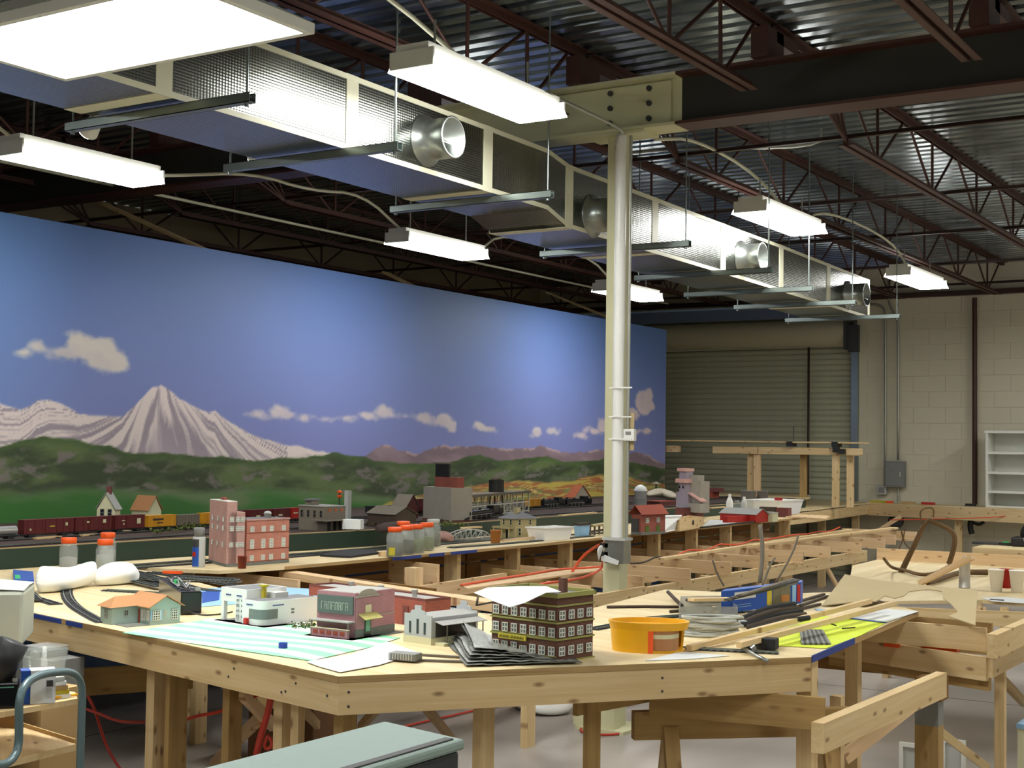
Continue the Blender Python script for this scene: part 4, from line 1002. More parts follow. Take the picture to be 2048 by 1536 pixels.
bmat('brick_orange', 'b06650', 'a66a5c', 'b88a78', .6); bmat('brick_faded', 'b28078', 'a8837c', 'b89a90', .6); bmat('brick_maroon', '66302c', '5a2a28', '7a4a42')
plain('pane_grey', '6d7674', .2, mottle=.3, scale=40); plain('pane_dark', '22262a', .2); plain('pane_light', 'a9afa8', .25, mottle=.2, scale=50)
plain('olive_trim', '8f8f4e', .6); plain('sign_yellow', 'b8ab2e', .5); plain('sign_ink', '6a6420', .6); plain('roof_grey', '9a9a96', .85, mottle=.1, scale=30); plain('roof_dark', '6c6d70', .85)
plain('house_blue', '9db3ac', .7, mottle=.05); plain('roof_tan', 'a8784f', .85, mottle=.06, scale=60); plain('stone_grey', '6a6d66', .9, mottle=.25, scale=50)
plain('station_white', 'dfe3e2', .5, mottle=.02); plain('sign_slate', '56615e', .6); plain('sign_chalk', '94a294', .7); plain('depot_grey', 'a9aeb0', .7); plain('cream', 'c9c6a2', .7)
plain('ink_blue', '44588a', .6); plain('awning_yellow', 'c5bd74', .7, mottle=.25, scale=120); plain('green_teal', '5f9a80', .5); plain('paper', 'd4d7d6', .8, mottle=.02)
plain('foil_grey', '9da09c', .3, .75, mottle=.25, scale=30); plain('poster_lime', 'cfe03a', .7, mottle=.05); plain('box_blue', '1c4fa8', .45, mottle=.06); plain('box_yellow', 'c8b22a', .5); plain('photo_print', '6f6a52', .5, mottle=.5, scale=40)
plain('rope', 'b0b2aa', .7, mottle=.1); plain('stick_brown', '3b2a1e', .7, mottle=.3, scale=60); plain('strip_dark', '3f3226', .7, mottle=.2); plain('green_led', '35c06a', .4); plain('clay', '8a3b25', .7); plain('cup_orange', 'b87a3e', .7)
plain('blue_cap', '1c38a0', .35); plain('lightblue', '8fb8d8', .6); plain('rubber', '1d1e20', .8); plain('maroon', '5a1a1a', .5, mottle=.1); plain('reefer_yellow', 'c48a18', .5, mottle=.08); plain('orange_roof', 'a85a35', .85, mottle=.1)
plain('silver', 'b8b8b4', .3, .6, mottle=.08); plain('wood_grey', '6e665a', .9, mottle=.25, scale=80); plain('cream_house', 'a89c72', .8, mottle=.06); plain('concrete_model', '9b958a', .85, mottle=.14, scale=14); plain('red_paint', 'a82018', .5)
glass('clear_jar', 'c4ccc6', .06, .2); glass('clear_tray', 'b0b4b0', .15, .45)
OBJ = {}
# ---- three storey brown brick hotel model, front right corner of the near table
c, yaw, W, D_ = fit((983, 1300), (1113, 1326), (1185, 1308)); h = htop(c, 1187)
t = thing('model_building', 'tall three-storey brown brick model building with rows of white windows and a yellow sign', 'model building', c, yaw, 'model buildings')
lbox('wall', 'brick_brown', t, (-W, 0, .004), (0, D_, h-.012)); lbox('base_board', 'olive_trim', t, (-W-.004, -.006, 0), (.006, D_+.004, .004))
lbox('roof', 'roof_dark', t, (-W+.004, .004, h-.012), (-.004, D_-.004, h-.010))
for z0, z1 in ((h-.014, h), (h*.80, h*.825), (h*.555, h*.58), (h*.315, h*.34)):
    m = MB(); e = .004 if z0 < h-.02 else .007
    m.box2((-W-e, -e, z0), (e, .0, z1)); m.box2((0, 0, z0), (e, D_+e, z1)); m.box2((-W-e, 0, z0), (-W, D_+e, z1)); m.box2((-W, D_, z0), (e, D_+e, z1)); m.build('cornice', 'olive_trim', t, local=True)
for zi, z in enumerate((h*.09, h*.36, h*.61)):
    for i in range(7):
        if zi == 0 and i == 3: continue
        window(t, 'A', W*(i+.5)/7, z, W*.095, h*.135, W=W)
    for i in range(4): window(t, 'B', D_*(i+.5)/4, z, D_*.16, h*.135)
    MB().box2((-W, -.002, z-.003), (-W+W, 0, z)).build('sill_band', 'olive_trim', t, local=True)
lbox('door', 'pane_dark', t, (-W*.56, -.003, .004), (-W*.44, 0, h*.09)); window(t, 'A', W*.5, h*.09, W*.11, h*.1, W=W, cols=3, rows=1)
s_ = lbox('sign', 'sign_yellow', t, (-W*.86, -.012, h*.262), (-W*.43, -.007, h*.335))
m = MB()
for i in range(26):
    if i in (11,): continue
    u = -W*.84+W*.38*i/26; m.box2((u, -.0128, h*.28), (u+W*.009, -.0118, h*.318 if i % 3 else h*.30))
o = m.build('lettering', 'sign_ink', s_, local=True); o['kind'] = 'stuff'
lbox('chimney', 'brick_brown', t, (-.075, D_*.55, h-.012), (-.055, D_*.55+.02, h+.035))
hotel_c, hotel_h = c, h
# sheet of white paper lying over its roof
pp = [(948, 1186, 1.212), (975, 1176, 1.214), (1040, 1173, 1.216), (1092, 1173, 1.216), (1122, 1184, 1.21), (1092, 1186, 1.212), (1075, 1194, 1.211), (1050, 1206, 1.209), (1020, 1215, 1.206), (985, 1202, 1.207)]
P_ = [pz(x, y, z+.004) for x, y, z in pp]
tag(MB().poly3(P_, .0015, (0, 0, 1)).build('paper_sheet', 'paper'), 'white sheet of paper draped over the roof of the brown brick model building', 'paper')

# ---- pink brewery-like building with slate sign
c, yaw, W, D_ = fit((633, 1266), (709, 1278), (788, 1258)); h = htop(c, 1187)
t = thing('model_building', 'pink two-storey model building with a dark slate sign and a yellow awning', 'model building', c, yaw, 'model buildings')
lbox('base_plate', 'stone_grey', t, (-W-.02, -.05, 0), (.03, D_+.02, .003))
lbox('wall', 'brick_pink', t, (-W, 0, .003), (0, D_, h))
lbox('roof', 'roof_grey', t, (-W+.006, .006, h), (-.006, D_-.006, h+.001))
lbox('plinth', 'stone_grey', t, (.0, .0, .003), (.003, D_, .03))
sg = lbox('sign_board', 'sign_slate', t, (-W+.006, -.005, h*.52), (-.006, 0, h*.92))
m = MB()
for i in range(8):
    u = -W+.022+(W-.044)*i/8
    m.box2((u, -.0062, h*.60), (u+.003, -.005, h*.78)); m.box2((u, -.0062, h*.76), (u+.011, -.005, h*.78))
    if i % 2: m.box2((u, -.0062, h*.68), (u+.009, -.005, h*.70))
    if i % 3: m.box2((u+.009, -.0062, h*.60), (u+.012, -.005, h*.78))
o = m.build('lettering', 'sign_chalk', sg, local=True); o['kind'] = 'stuff'
lbox('canopy_roof', 'roof_grey', t, (-W-.004, -.035, h*.36), (.0, 0, h*.385)); lbox('dock_wall', 'brick_pink', t, (-W, -.032, .003), (0, -.028, h*.2)); lbox('dock_rail', 'cream', t, (-W, -.034, h*.2), (0, -.026, h*.215))
for i in range(5): lbox('dock_panel', 'clay', t, (-W+.012+i*(W-.02)/5, -.033, .012), (-W+.012+i*(W-.02)/5+.02, -.032, h*.16))
for x in (-W+.003, -.003): lbox('post', 'wood_grey', t, (x-.002, -.033, .003), (x+.002, -.029, h*.36))
# corner turret front on face B
d0, d1 = D_*.06, D_*.50
lbox('entrance_bay', 'brick_pink', t, (.0, d0-.01, .03), (.004, d1+.01, h)); 
m = MB(); pr = [(.0, d0-.012), (.0, d1+.012)]
for i in range(9):
    a = math.pi*i/8; 
pts = [(.006, (d0+d1)/2-math.cos(math.pi*i/8)*(d1-d0)*.55, h*.93+math.sin(math.pi*i/8)*.022) for i in range(9)]
MB().poly3(pts, .008, (-1, 0, 0)).build('arched_parapet', 'concrete_model', t, local=True)
lbox('parapet_ledge', 'concrete_model', t, (0, d0-.012, h*.90), (.009, d1+.012, h*.935))
lbox('notice', 'cream', t, (.004, (d0+d1)/2-.012, h*.55), (.006, (d0+d1)/2+.02, h*.72))
o = MB().add([(.004, d0, h*.53), (.004, d1, h*.53), (.034, d1, h*.42), (.034, d0, h*.42)], [(0, 1, 2, 3)]).build('awning', 'awning_yellow', t, local=True)
sm_ = o.modifiers.new('solid', 'SOLIDIFY'); sm_.thickness = .002
lbox('door', 'green_teal', t, (.004, (d0+d1)/2-.01, .02), (.007, (d0+d1)/2+.014, h*.38)); lbox('door_frame', 'pane_dark', t, (.004, (d0+d1)/2-.015, .004), (.005, (d0+d1)/2+.02, h*.41))
lbox('belt_course', 'concrete_model', t, (.0, d1+.012, h*.46), (.003, D_, h*.48))

# ---- long red building behind it
c, yaw, W, D_ = fit((617, 1228), (850, 1256), (901, 1240), yaw=math.radians(-12)); h = htop(c, 1200)
t = thing('model_building', 'long low red brick model building with a grey flat roof and three roof vents', 'model building', c, yaw, 'model buildings')
m = MB(); e = .006
lbox('wall', 'brick_red', t, (-W, 0, 0), (0, D_, h-.006))
for a, b in (((-W, 0), (0, e)), ((-W, D_-e), (0, D_)), ((-W, e), (-W+e, D_-e)), ((-e, e), (0, D_-e))): m.box2((*a, h-.006), (*b, h+.003))
m.build('parapet', 'brick_maroon', t, local=True); lbox('roof', 'roof_grey', t, (-W+e, e, h-.006), (-e, D_-e, h-.003))
for i, fx_ in enumerate((.72, .46, .18)):
    v = MB().cyl((-W*fx_, D_*.45, h-.003), (-W*fx_, D_*.45, h+.016), .009, n=14).cyl((-W*fx_, D_*.45, h+.016), (-W*fx_, D_*.45, h+.024), .013, n=14).build('roof_vent', 'silver', t, local=True)
lbox('poster', 'lightblue', t, (-W+.03, -.002, h*.25), (-W+.055, 0, h*.62)); lbox('poster_band', 'ink_blue', t, (-W+.03, -.003, h*.45), (-W+.055, -.002, h*.55))
for i in range(2): lbox('door', 'brick_maroon', t, (-.12+i*.06, -.003, .002), (-.09+i*.06, 0, h*.7))
lbox('walkway', 'stone_grey', t, (-W, -.018, 0), (-W+.06, 0, .02))

# ---- white streamlined station
c, yaw, W, D_ = fit((441, 1233), (492, 1248), (572, 1234)); h = htop(c, 1182)
t = thing('model_building', 'white streamlined model filling station with a rounded glass corner', 'model building', c, yaw, 'model buildings')
xs = -W*.42
lbox('base_plate', 'light_grey', t, (-W-.01, -.03, 0), (.14, D_+.01, .003))
lbox('tower_block', 'station_white', t, (xs, 0, .003), (0, D_, h)); lbox('canopy_fascia', 'station_white', t, (-W, 0, h*.62), (xs, D_, h))
lbox('roof', 'roof_dark', t, (-W+.005, .005, h), (-.005, D_-.005, h+.0012))
m = MB(); 
for a, b in (((-W, 0), (0, .004)), ((-W, D_-.004), (0, D_)), ((-W, .004), (-W+.004, D_-.004)), ((-.004, .004), (0, D_-.004))): m.box2((*a, h), (*b, h+.004))
m.build('parapet', 'station_white', t, local=True)
lbox('canopy_post', 'station_white', t, (-W+.002, .0, .003), (-W+.018, .016, h*.62)); lbox('canopy_post', 'station_white', t, (-W+.002, D_-.016, .003), (-W+.018, D_, h*.62))
for i in range(4):
    for j in range(2): window(t, 'A', W-(-xs)*.95+j*(-xs)*.42+.012, .018+i*.019, .015, .012, W=W, cols=2, rows=1, pane='pane_dark', fr='station_white')
for u in (.2, .62): lbox('sign_strip', 'ink_blue', t, (-W+W*u, -.0015, h*.80), (-W+W*u+.03, 0, h*.845))
# low block with rounded corner
hl = htop(pz(536, 1250), 1200); m = MB(); x1 = .0
Lc = Matrix.Rotation(-yaw, 3, 'Z')@(pz(540, 1251)-c); Rc = Matrix.Rotation(-yaw, 3, 'Z')@(pz(607, 1238)-c)
X1, Ya, Yb = Lc.x+.012, min(-.012, Lc.y), max(Rc.y, .2); r = .035
out = [(-.01, Ya)]+[(X1-r+r*math.sin(a), Ya+r-r*math.cos(a)) for a in [math.pi/2*i/8 for i in range(9)]]+[(X1, Yb), (-.01, Yb)]
MB().prism(out, .003, hl).build('showroom_wall', 'station_white', t, local=True)
MB().prism([(x-(.005 if x > 0 else -.005), y+(.005 if y < 0 else -.005)) for x, y in out], hl, hl+.001).build('roof', 'roof_dark', t, local=True)
arc = [(X1-r*2.0, Ya)]+[(X1-r+(r+.0008)*math.sin(a), Ya+r-(r+.0008)*math.cos(a)) for a in [math.pi/2*i/8 for i in range(9)]]+[(X1+.0008, Ya+r*2.1)]
vs = [(x, y-.0008 if i == 0 else y, z) for z in (hl*.27, hl*.66) for i, (x, y) in enumerate(arc)]; k = len(arc)
MB().add(vs, [(i, i+1, k+i+1, k+i) for i in range(k-1)]).build('curved_window', 'pane_grey', t, local=True)
lbox('sign_strip', 'ink_blue', t, (X1-.085, Ya-.0015, hl*.80), (X1-.05, Ya, hl*.85)); lbox('sign_strip', 'ink_blue', t, (X1, Ya+.05, hl*.78), (X1+.0015, Ya+.10, hl*.83))
for z in (hl*.42, hl*.55): lbox('small_window', 'pane_grey', t, (X1, Ya+.135, z), (X1+.0015, Ya+.148, z+.007))
lbox('drinks_cooler', 'red', t, (X1-.085, Ya-.014, .004), (X1-.067, Ya-.002, .026), bevel=.002)
lbox('roof_sign_post', 'sign_yellow', t, (.008, .06, hl), (.021, .073, hl+.042)); lbox('roof_sign_cap', 'sign_yellow', t, (.002, .054, hl+.042), (.027, .079, hl+.048))
lbox('roof_box', 'light_grey', t, (.0, .09, hl+.001), (.05, .15, hl+.02))

# ---- blue-grey L-shaped house
c, yaw, W, D_ = fit((265, 1246), (300, 1251), (360, 1236), yaw=math.radians(-14)); he = htop(c, 1214)
t = thing('model_building', 'pale blue model bungalow with a tan roof at the left of the near table', 'model building', c, yaw, 'model buildings')
wl_, e = .085, .10; W = .175
lbox('wall', 'house_blue', t, (-W, 0, 0), (0, D_, he)); lbox('wing_wall', 'house_blue', t, (-W, -e, 0), (-W+wl_, 0, he))
ro = .012; rz_ = he+.036
def gable(x0, x1, y0, y1, z0, z1, ax, mat, name, th=.003, root=None):
    root = root or globals()['t']
    m = MB()
    if ax == 'x': q = [(x0, y0, z0), (x1, y0, z0), (x1, (y0+y1)/2, z1), (x0, (y0+y1)/2, z1), (x1, y1, z0), (x0, y1, z0)]
    else: q = [(x0, y0, z0), (x0, y1, z0), ((x0+x1)/2, y1, z1), ((x0+x1)/2, y0, z1), (x1, y1, z0), (x1, y0, z0)]
    a = [V(p) for p in q]; b = [p+V((0, 0, th)) for p in a]
    fs = [(0, 1, 2, 3), (3, 2, 4, 5)]; n = 6
    m.add(a+b, [tuple(reversed(f)) for f in fs]+[tuple(i+n for i in f) for f in fs]+[(0, 1, 7, 6), (1, 2, 8, 7), (2, 4, 10, 8), (4, 5, 11, 10), (5, 3, 9, 11), (3, 0, 6, 9)])
    return m.build(name, mat, root, local=True)
gable(-W-ro, ro, -ro, D_+ro, he-.004, rz_, 'x', 'roof_tan', 'roof')
MB().poly3([(0, 0, he), (0, D_, he), (0, D_/2, rz_-.002)], .002, (-1, 0, 0)).build('gable_wall', 'house_blue', t, local=True)
# wing hipped roof
xa, xb, ya = -W-ro, -W+wl_+ro, -e-ro
MB().add([(xa, ya, he-.004), (xb, ya, he-.004), ((xa+xb)/2, ya+.045, rz_-.006), ((xa+xb)/2, D_*.4, rz_-.004), (xb, D_*.1, he-.001), (xa, D_*.1, he-.001)], [(0, 1, 2), (1, 4, 3, 2), (0, 2, 3, 5), (5, 4, 1, 0)]).build('wing_roof', 'roof_tan', t, local=True)
lbox('patio', 'stone_grey', t, (-W+wl_+.002, -e*.9, 0), (.0, -.002, .002))
window(t, 'A', wl_/2, he*.3, .022, he*.5, W=W, x0=-e, cols=3, rows=4, fr='pane_light', pane='pane_dark'); 
for u, ww in ((wl_+.045, .03), (wl_+.078, .018)): window(t, 'A', u, he*.22, ww, he*.58, W=W, cols=3, rows=5, fr='white_paint', pane='pane_dark')
lbox('door', 'clay', t, (-W+wl_+.006, -.002, .002), (-W+wl_+.018, 0, he*.8))
for u, ww in ((D_*.2, .03), (D_*.48, .012), (D_*.80, .026)): window(t, 'B', u, he*.25 if ww > .02 else he*.45, ww, he*.55 if ww > .02 else he*.3, cols=3, rows=4, fr='white_paint', pane='pane_dark')
for u in (D_*.2-.02, D_*.2+.018): lbox('shutter', 'lightblue', t, (.0, u-.003, he*.25), (.002, u+.003, he*.8))
o = window(t, 'B', -e*.45, he*.45, .014, he*.3, cols=2, rows=2, fr='pane_light', pane='pane_dark'); o.location.x = -W+wl_+.0005

# ---- grey depot with stepped parapet and awning
c, yaw, W, D_ = fit((808, 1279), (862, 1291), (955, 1272)); h = htop(c, 1232)
t = thing('model_building', 'grey model depot with a stepped parapet and an open side awning', 'model building', c, yaw, 'model buildings')
lbox('wall', 'depot_grey', t, (-W, .003, .0), (0, D_, h*.93)); lbox('foundation', 'cream', t, (-W-.002, -.002, 0), (.002, D_+.002, h*.24))
st = [(-W, 0), (0, 0), (0, h), (-W*.22, h), (-W*.25, h*1.12), (-W*.38, h*1.15), (-W*.38, h*1.3), (-W*.62, h*1.3), (-W*.62, h*1.15), (-W*.75, h*1.12), (-W*.78, h), (-W, h)]
MB().poly3([(x, 0, z) for x, z in st], .004, (0, 1, 0)).build('stepped_parapet', 'depot_grey', t, local=True)
MB().poly3([(x, D_, z) for x, z in st], .004, (0, -1, 0)).build('stepped_parapet', 'depot_grey', t, local=True)
for u, ww, hh in ((.22, .008, .4), (.5, .009, .5), (.76, .008, .4)): lbox('narrow_window', 'pane_dark', t, (-W+W*u-ww/2, -.0015, h*.34), (-W+W*u+ww/2, 0, h*(.34+hh)))
gable(-W+.002, -.002, .005, D_-.005, h*.9, h*1.0, 'y', 'roof_grey', 'roof', root=t)
o = MB().add([(0, .01, h*.80), (0, D_, h*.80), (.045, D_, h*.70), (.045, .01, h*.70)], [(0, 1, 2, 3)]).build('awning', 'roof_grey', t, local=True); o.modifiers.new('s', 'SOLIDIFY').thickness = .002
lbox('side_wall', 'dark_grey', t, (.0, .02, h*.25), (.001, D_-.01, h*.78)); lbox('doorway', 'black', t, (.001, D_*.35, h*.25), (.002, D_*.65, h*.7))
lbox('platform', 'cream', t, (.001, .01, 0), (.05, D_, h*.1))
for y in (.03, D_*.5, D_-.02): lbox('awning_post', 'wood_grey', t, (.04, y, h*.1), (.043, y+.003, h*.71))

# ---- transformer / black box with green knob
c, yaw, W, D_ = fit((317, 1219), (361, 1231), (403, 1222), yaw=math.radians(-35)); h = htop(c, 1184)
t = thing('power_supply', 'black box with a green knob and loose wires behind the pale blue bungalow', 'power supply', c, yaw)
lbox('case', 'black_gloss', t, (-W, 0, .004), (0, D_, h), bevel=.004)
MB().cyl((-W*.6, D_*.5, h), (-W*.6, D_*.5, h+.014), .014, n=16).build('knob', 'green_led', t, local=True)
for i in range(5):
    pts = [(-W*R.random(), D_*R.random(), h+.003) for _ in range(5)]; pts[2] = (pts[2][0], pts[2][1], h+.022)
    MB().tube(pts, .0022, 6, smooth_pts=2).build('wire', 'dark_grey' if i % 2 else 'silver', t, local=True)
MB().tube([(.0, .02, .02), (.05, .06, .004), (.04, .14, .004), (-.03, .2, .004)], .003, 6, smooth_pts=2).build('wire', 'black', t, local=True)
lbox('terminal', 'silver', t, (-.06, D_-.02, h), (-.03, D_, h+.01))

# ---- yellow tub with open side
p0 = pz(1283, 1304); t = thing('yellow_tub', 'yellow plastic oval tub holding a brown roll, on the front edge of the near table', 'tub', p0+V((0, .05, 0)), math.radians(28))
ra, rb, H_ = .128, .085, .096
def oval(f, n=40, a0=0, a1=2*math.pi): return [(math.cos(a0+(a1-a0)*i/n)*ra*f, math.sin(a0+(a1-a0)*i/n)*rb*f) for i in range(n+(0 if a1-a0 > 6.28 else 1))]
def shell(fo, fi, z0, z1, fo1=None, fi1=None, a0=0, a1=2*math.pi, n=40):
    fo1 = fo1 or fo; fi1 = fi1 or fi; O0, I0, O1, I1 = oval(fo, n, a0, a1), oval(fi, n, a0, a1), oval(fo1, n, a0, a1), oval(fi1, n, a0, a1)
    k = len(O0); vs = [(*p, z0) for p in O0]+[(*p, z0) for p in I0]+[(*p, z1) for p in O1]+[(*p, z1) for p in I1]
    full = a1-a0 > 6.28; rg = range(k if full else k-1); fs = []
    for i in rg:
        j = (i+1) % k; fs += [(i, j, 2*k+j, 2*k+i), (k+j, k+i, 3*k+i, 3*k+j), (2*k+i, 2*k+j, 3*k+j, 3*k+i), (j, i, k+i, k+j)]
    if not full: fs += [(0, 2*k, 3*k, k), (k-1, 2*k-1, 4*k-1, 3*k-1)]
    m = MB(); m.add(vs, fs, smooth=False); return m
shell(.97, .90, H_*.74, H_, 1.03, .95).build('rim', 'yellow', t, local=True)
shell(.92, .86, .0, H_*.74, .97, .9, a0=math.radians(150), a1=math.radians(275)).build('side_wall', 'yellow', t, local=True)
shell(.92, .86, .0, H_*.74, .97, .9, a0=math.radians(20), a1=math.radians(110)).build('side_wall', 'yellow', t, local=True)
MB().prism(oval(.92), 0, .008).build('base', 'yellow', t, local=True)
MB().prism(oval(.93), H_*.80, H_*.84).build('inner_tray', 'yellow', t, local=True)
MB().prism([(x*.5-.01, y*.32) for x, y in oval(1)], H_*.84, H_*.845).build('tray_slot', 'black', t, local=True)
MB().cyl((.028, -.008, .008), (.028, -.008, H_*.78), .068, n=32).build('brown_roll', 'roof_tan', t, local=True)
MB().cyl((.028, -.008, H_*.48), (.028, -.008, H_*.62), .0688, n=32).build('roll_label', 'cream', t, local=True)
shell(.925, .87, .0, H_*.74, .975, .91, a0=math.radians(268), a1=math.radians(276), n=6).build('orange_tab', 'orange_cap', t, local=True)

# ---- papers and sheets on the table
def stripes():
    m, nt, b = _mat('striped_plan'); L = nt.links.new
    at = N(nt, 'ShaderNodeAttribute', attribute_name='gr'); sp = N(nt, 'ShaderNodeSeparateXYZ'); L(at.outputs['Vector'], sp.inputs[0])
    no = N(nt, 'ShaderNodeTexNoise'); no.inputs['Scale'].default_value = 1.2; L(at.outputs['Vector'], no.inputs['Vector'])
    a = N(nt, 'ShaderNodeMath', operation='MULTIPLY_ADD'); a.inputs[1].default_value = .35; L(no.outputs[0], a.inputs[0]); L(sp.outputs[1], a.inputs[2])
    mu = N(nt, 'ShaderNodeMath', operation='MULTIPLY'); mu.inputs[1].default_value = 8.0; L(a.outputs[0], mu.inputs[0])
    fr = N(nt, 'ShaderNodeMath', operation='FRACT'); L(mu.outputs[0], fr.inputs[0]); gt = N(nt, 'ShaderNodeMath', operation='GREATER_THAN'); gt.inputs[1].default_value = .45; L(fr.outputs[0], gt.inputs[0])
    mx = N(nt, 'ShaderNodeMix', data_type='RGBA'); mx.inputs[6].default_value = col4('d6dcd9'); mx.inputs[7].default_value = col4('86cfa2'); L(gt.outputs[0], mx.inputs[0]); L(mx.outputs[2], b.inputs['Base Color']); b.inputs['Roughness'].default_value = .8
stripes()
def sheet(px, z, name, mat, label, cat='paper', th=.0015, zz=None):
    P = [pz(x, y, z if zz is None else z+zz[i]) for i, (x, y) in enumerate(px)]
    m = MB(); m.poly3(P, th, (0, 0, 1))
    e = max(range(len(P)), key=lambda i: (P[i]-P[i-1]).length); d = (P[e]-P[e-1]).normalized(); n2 = V((-d.y, d.x, 0))
    m.g = [(V(v).dot(d), V(v).dot(n2), 0) for v in m.v]
    o = m.build(name, mat, None); return tag(o, label, cat)
sheet([(245, 1266), (425, 1238), (500, 1243), (640, 1252), (800, 1276), (740, 1295), (622, 1322), (400, 1290)], 1.0015, 'track_plan', 'striped_plan', 'big white track plan with pale green bands in front of the model buildings')
sheet([(774, 1284), (838, 1306), (760, 1330), (680, 1345), (640, 1334), (612, 1324), (700, 1310)], 1.003, 'paper_sheet', 'paper', 'blank white paper sheet beside the green banded plan')
sheet([(400, 1178), (520, 1172), (620, 1178), (624, 1200), (520, 1205), (400, 1214)], 1.001, 'plan_sheet', 'lightblue', 'light blue printed sheet behind the white filling station')
sheet([(404, 1184), (440, 1182), (438, 1200), (404, 1206)], 1.003, 'picture_card', 'box_blue', 'small deep blue card left of the white filling station')
p = pz(566, 1296, 1.003); tag(MB().cyl(p, p+V((0, 0, .017)), .0145, n=20).build('blue_stopper', 'blue_cap', None), 'blue bottle cap lying on the green banded plan', 'cap')
p = pz(809, 1320, 1.005); t = thing('ribbed_block', 'small ribbed grey block on the corner of the white sheet', 'electronics', p, math.radians(10))
lbox('body', 'mid_grey', t, (-.045, -.02, 0), (.045, .03, .022), bevel=.003)
for i in range(9): lbox('rib', 'light_grey', t, (-.04+i*.009, -.0225, .003), (-.036+i*.009, -.02, .02))
# crumpled foil sheets stacked in front of the depot
t = thing('foil_stack', 'stack of crumpled silver foil sheets in front of the brown brick building', 'foil', pz(980, 1320))
plain('foil_light', 'a4a7a2', .38, .45, mottle=.3, scale=45, bump=.8)
plain('foil_dark', '6a6c68', .4, .5, mottle=.3, scale=45, bump=.8)
for k in range(6):
    a, b, c_, d_ = [pz(*q, 1.001) for q in ((928+4*k, 1334-k*2), (1165-14*k, 1328-k*1.5), (1130-10*k, 1312), (893+6*k, 1282-k))]
    NU, NV = 14, 5; rr = random.Random(20+k); vs = []
    for lay in (0, -.0014):
        for i in range(NU+1):
            for j in range(NV+1):
                u, v = i/NU, j/NV; q = a.lerp(b, u).lerp(d_.lerp(c_, u), v)
                lift = .004+.0075*k*(1-u)**.6+(.035*(max(0, .35-u)/.35)**1.5*v if k > 3 else 0)
                rr2 = random.Random(k*1000+i*10+j); q = q+V((rr2.uniform(-.006, .006), rr2.uniform(-.006, .006), lift+rr2.uniform(0, .0045)+lay)); vs.append(q)
    n0 = (NU+1)*(NV+1); fs = []
    for i in range(NU):
        for j in range(NV):
            q = i*(NV+1)+j; fs += [(q, q+NV+1, q+NV+2, q+1), (n0+q+1, n0+q+NV+2, n0+q+NV+1, n0+q)]
    rim = [i*(NV+1) for i in range(NU+1)]+[NU*(NV+1)+j for j in range(1, NV+1)]+[i*(NV+1)+NV for i in range(NU-1, -1, -1)]+[j for j in range(NV-1, 0, -1)]
    for q, w2 in zip(rim, rim[1:]+rim[:1]): fs.append((q, n0+q, n0+w2, w2))
    MB().add(vs, fs).build('foil_sheet', 'foil_light' if k % 2 else 'foil_dark', t)
def stick(a, b, z0, z1, w_, h_, name, mat, label, cat='strip'):
    o = MB().beam(pz(*a, z0)+V((0, 0, h_/2)), pz(*b, z1)+V((0, 0, h_/2)), w_, h_).build(name, mat, None); return tag(o, label, cat)
stick((820, 1310), (950, 1318), 1.001, 1.001, .014, .006, 'wood_strip', 'wood_grey', 'upper of two grey wood strips beside the ribbed grey block')
stick((800, 1321), (950, 1326), 1.001, 1.001, .016, .006, 'wood_strip', 'wood_grey', 'lower of two grey wood strips beside the ribbed grey block')
stick((958, 1186), (953, 1212), 1.12, 1.0, .008, .008, 'signal_post', 'black', 'black leaning post between the grey depot and the brown brick building', 'post')
stick((953, 1212), (985, 1206), 1.02, 1.05, .006, .006, 'thin_rod', 'black', 'thin black rod behind the brown brick building', 'rod')
# shrub on dry scenery mat
p = pz(600, 1258); t = thing('model_shrub', 'small olive green model bushes between the white station and the pink building', 'model bush', p)
m = MB()
for i in range(260):
    u = R.uniform(-.045, .075); q = p+V((u*.85+.01, u*.5+R.uniform(-.02, .03), abs(R.gauss(.012, .008))))
    s = R.uniform(.002, .006); ax = V((R.gauss(0, 1), R.gauss(0, 1), R.gauss(0, 1))).normalized(); b_ = ax.cross(V((.3, .5, .8))).normalized()
    m.add([q-ax*s, q+b_*s, q+ax*s, q-b_*s], [(0, 1, 2, 3)])
m.build('foliage', 'shrub_green', t)['kind'] = 'stuff'
m = MB()
for i in range(50):
    q = p+V((R.uniform(-.03, .09), R.uniform(-.03, .04), .004)); m.box(q, (.006, .006, .006), R.random())
m.build('gravel', 'white_soft', t)['kind'] = 'stuff'

# ---- loose tracks on the left of the near table
track([pz(150, 1158), pz(130, 1180), pz(140, 1210), pz(190, 1240), pz(205, 1246)], 1.0, 'curved_track', 'curved grey model track running out beside the pale blue bungalow', w_=.05, bed='mid_grey')
track([pz(0, 1182), pz(40, 1190), pz(80, 1200), pz(112, 1210)], 1.0, 'curved_track', 'grey curved track piece left edge of the near table, under the white plastic', w_=.055, bed='mid_grey')
track([pz(10, 1165), pz(45, 1178), pz(75, 1205)], 1.006, 'curved_track', 'second grey curved track piece crossing at the left edge', w_=.05, bed='mid_grey', th=.006)
k = 0
for a, b, z in [((262, 1142), (400, 1180), 1.0), ((270, 1150), (380, 1192), 1.006), ((300, 1146), (470, 1172), 1.0), ((330, 1158), (480, 1165), 1.007), ((350, 1153), (475, 1160), 1.012), ((360, 1175), (440, 1185), 1.0), ((255, 1160), (320, 1175), 1.012), ((210, 1182), (318, 1188), 1.0), ((250, 1152), (335, 1163), 1.018)]:
    k += 1
    track([pz(*a, z), pz(*b, z)], z, 'straight_track', ['lowest', 'second', 'third', 'fourth', 'fifth', 'shortest', 'topmost short', 'nearest', 'highest'][k-1]+' loose grey track length in the pile behind the black power supply', w_=.05, smooth=0, bed='mid_grey')
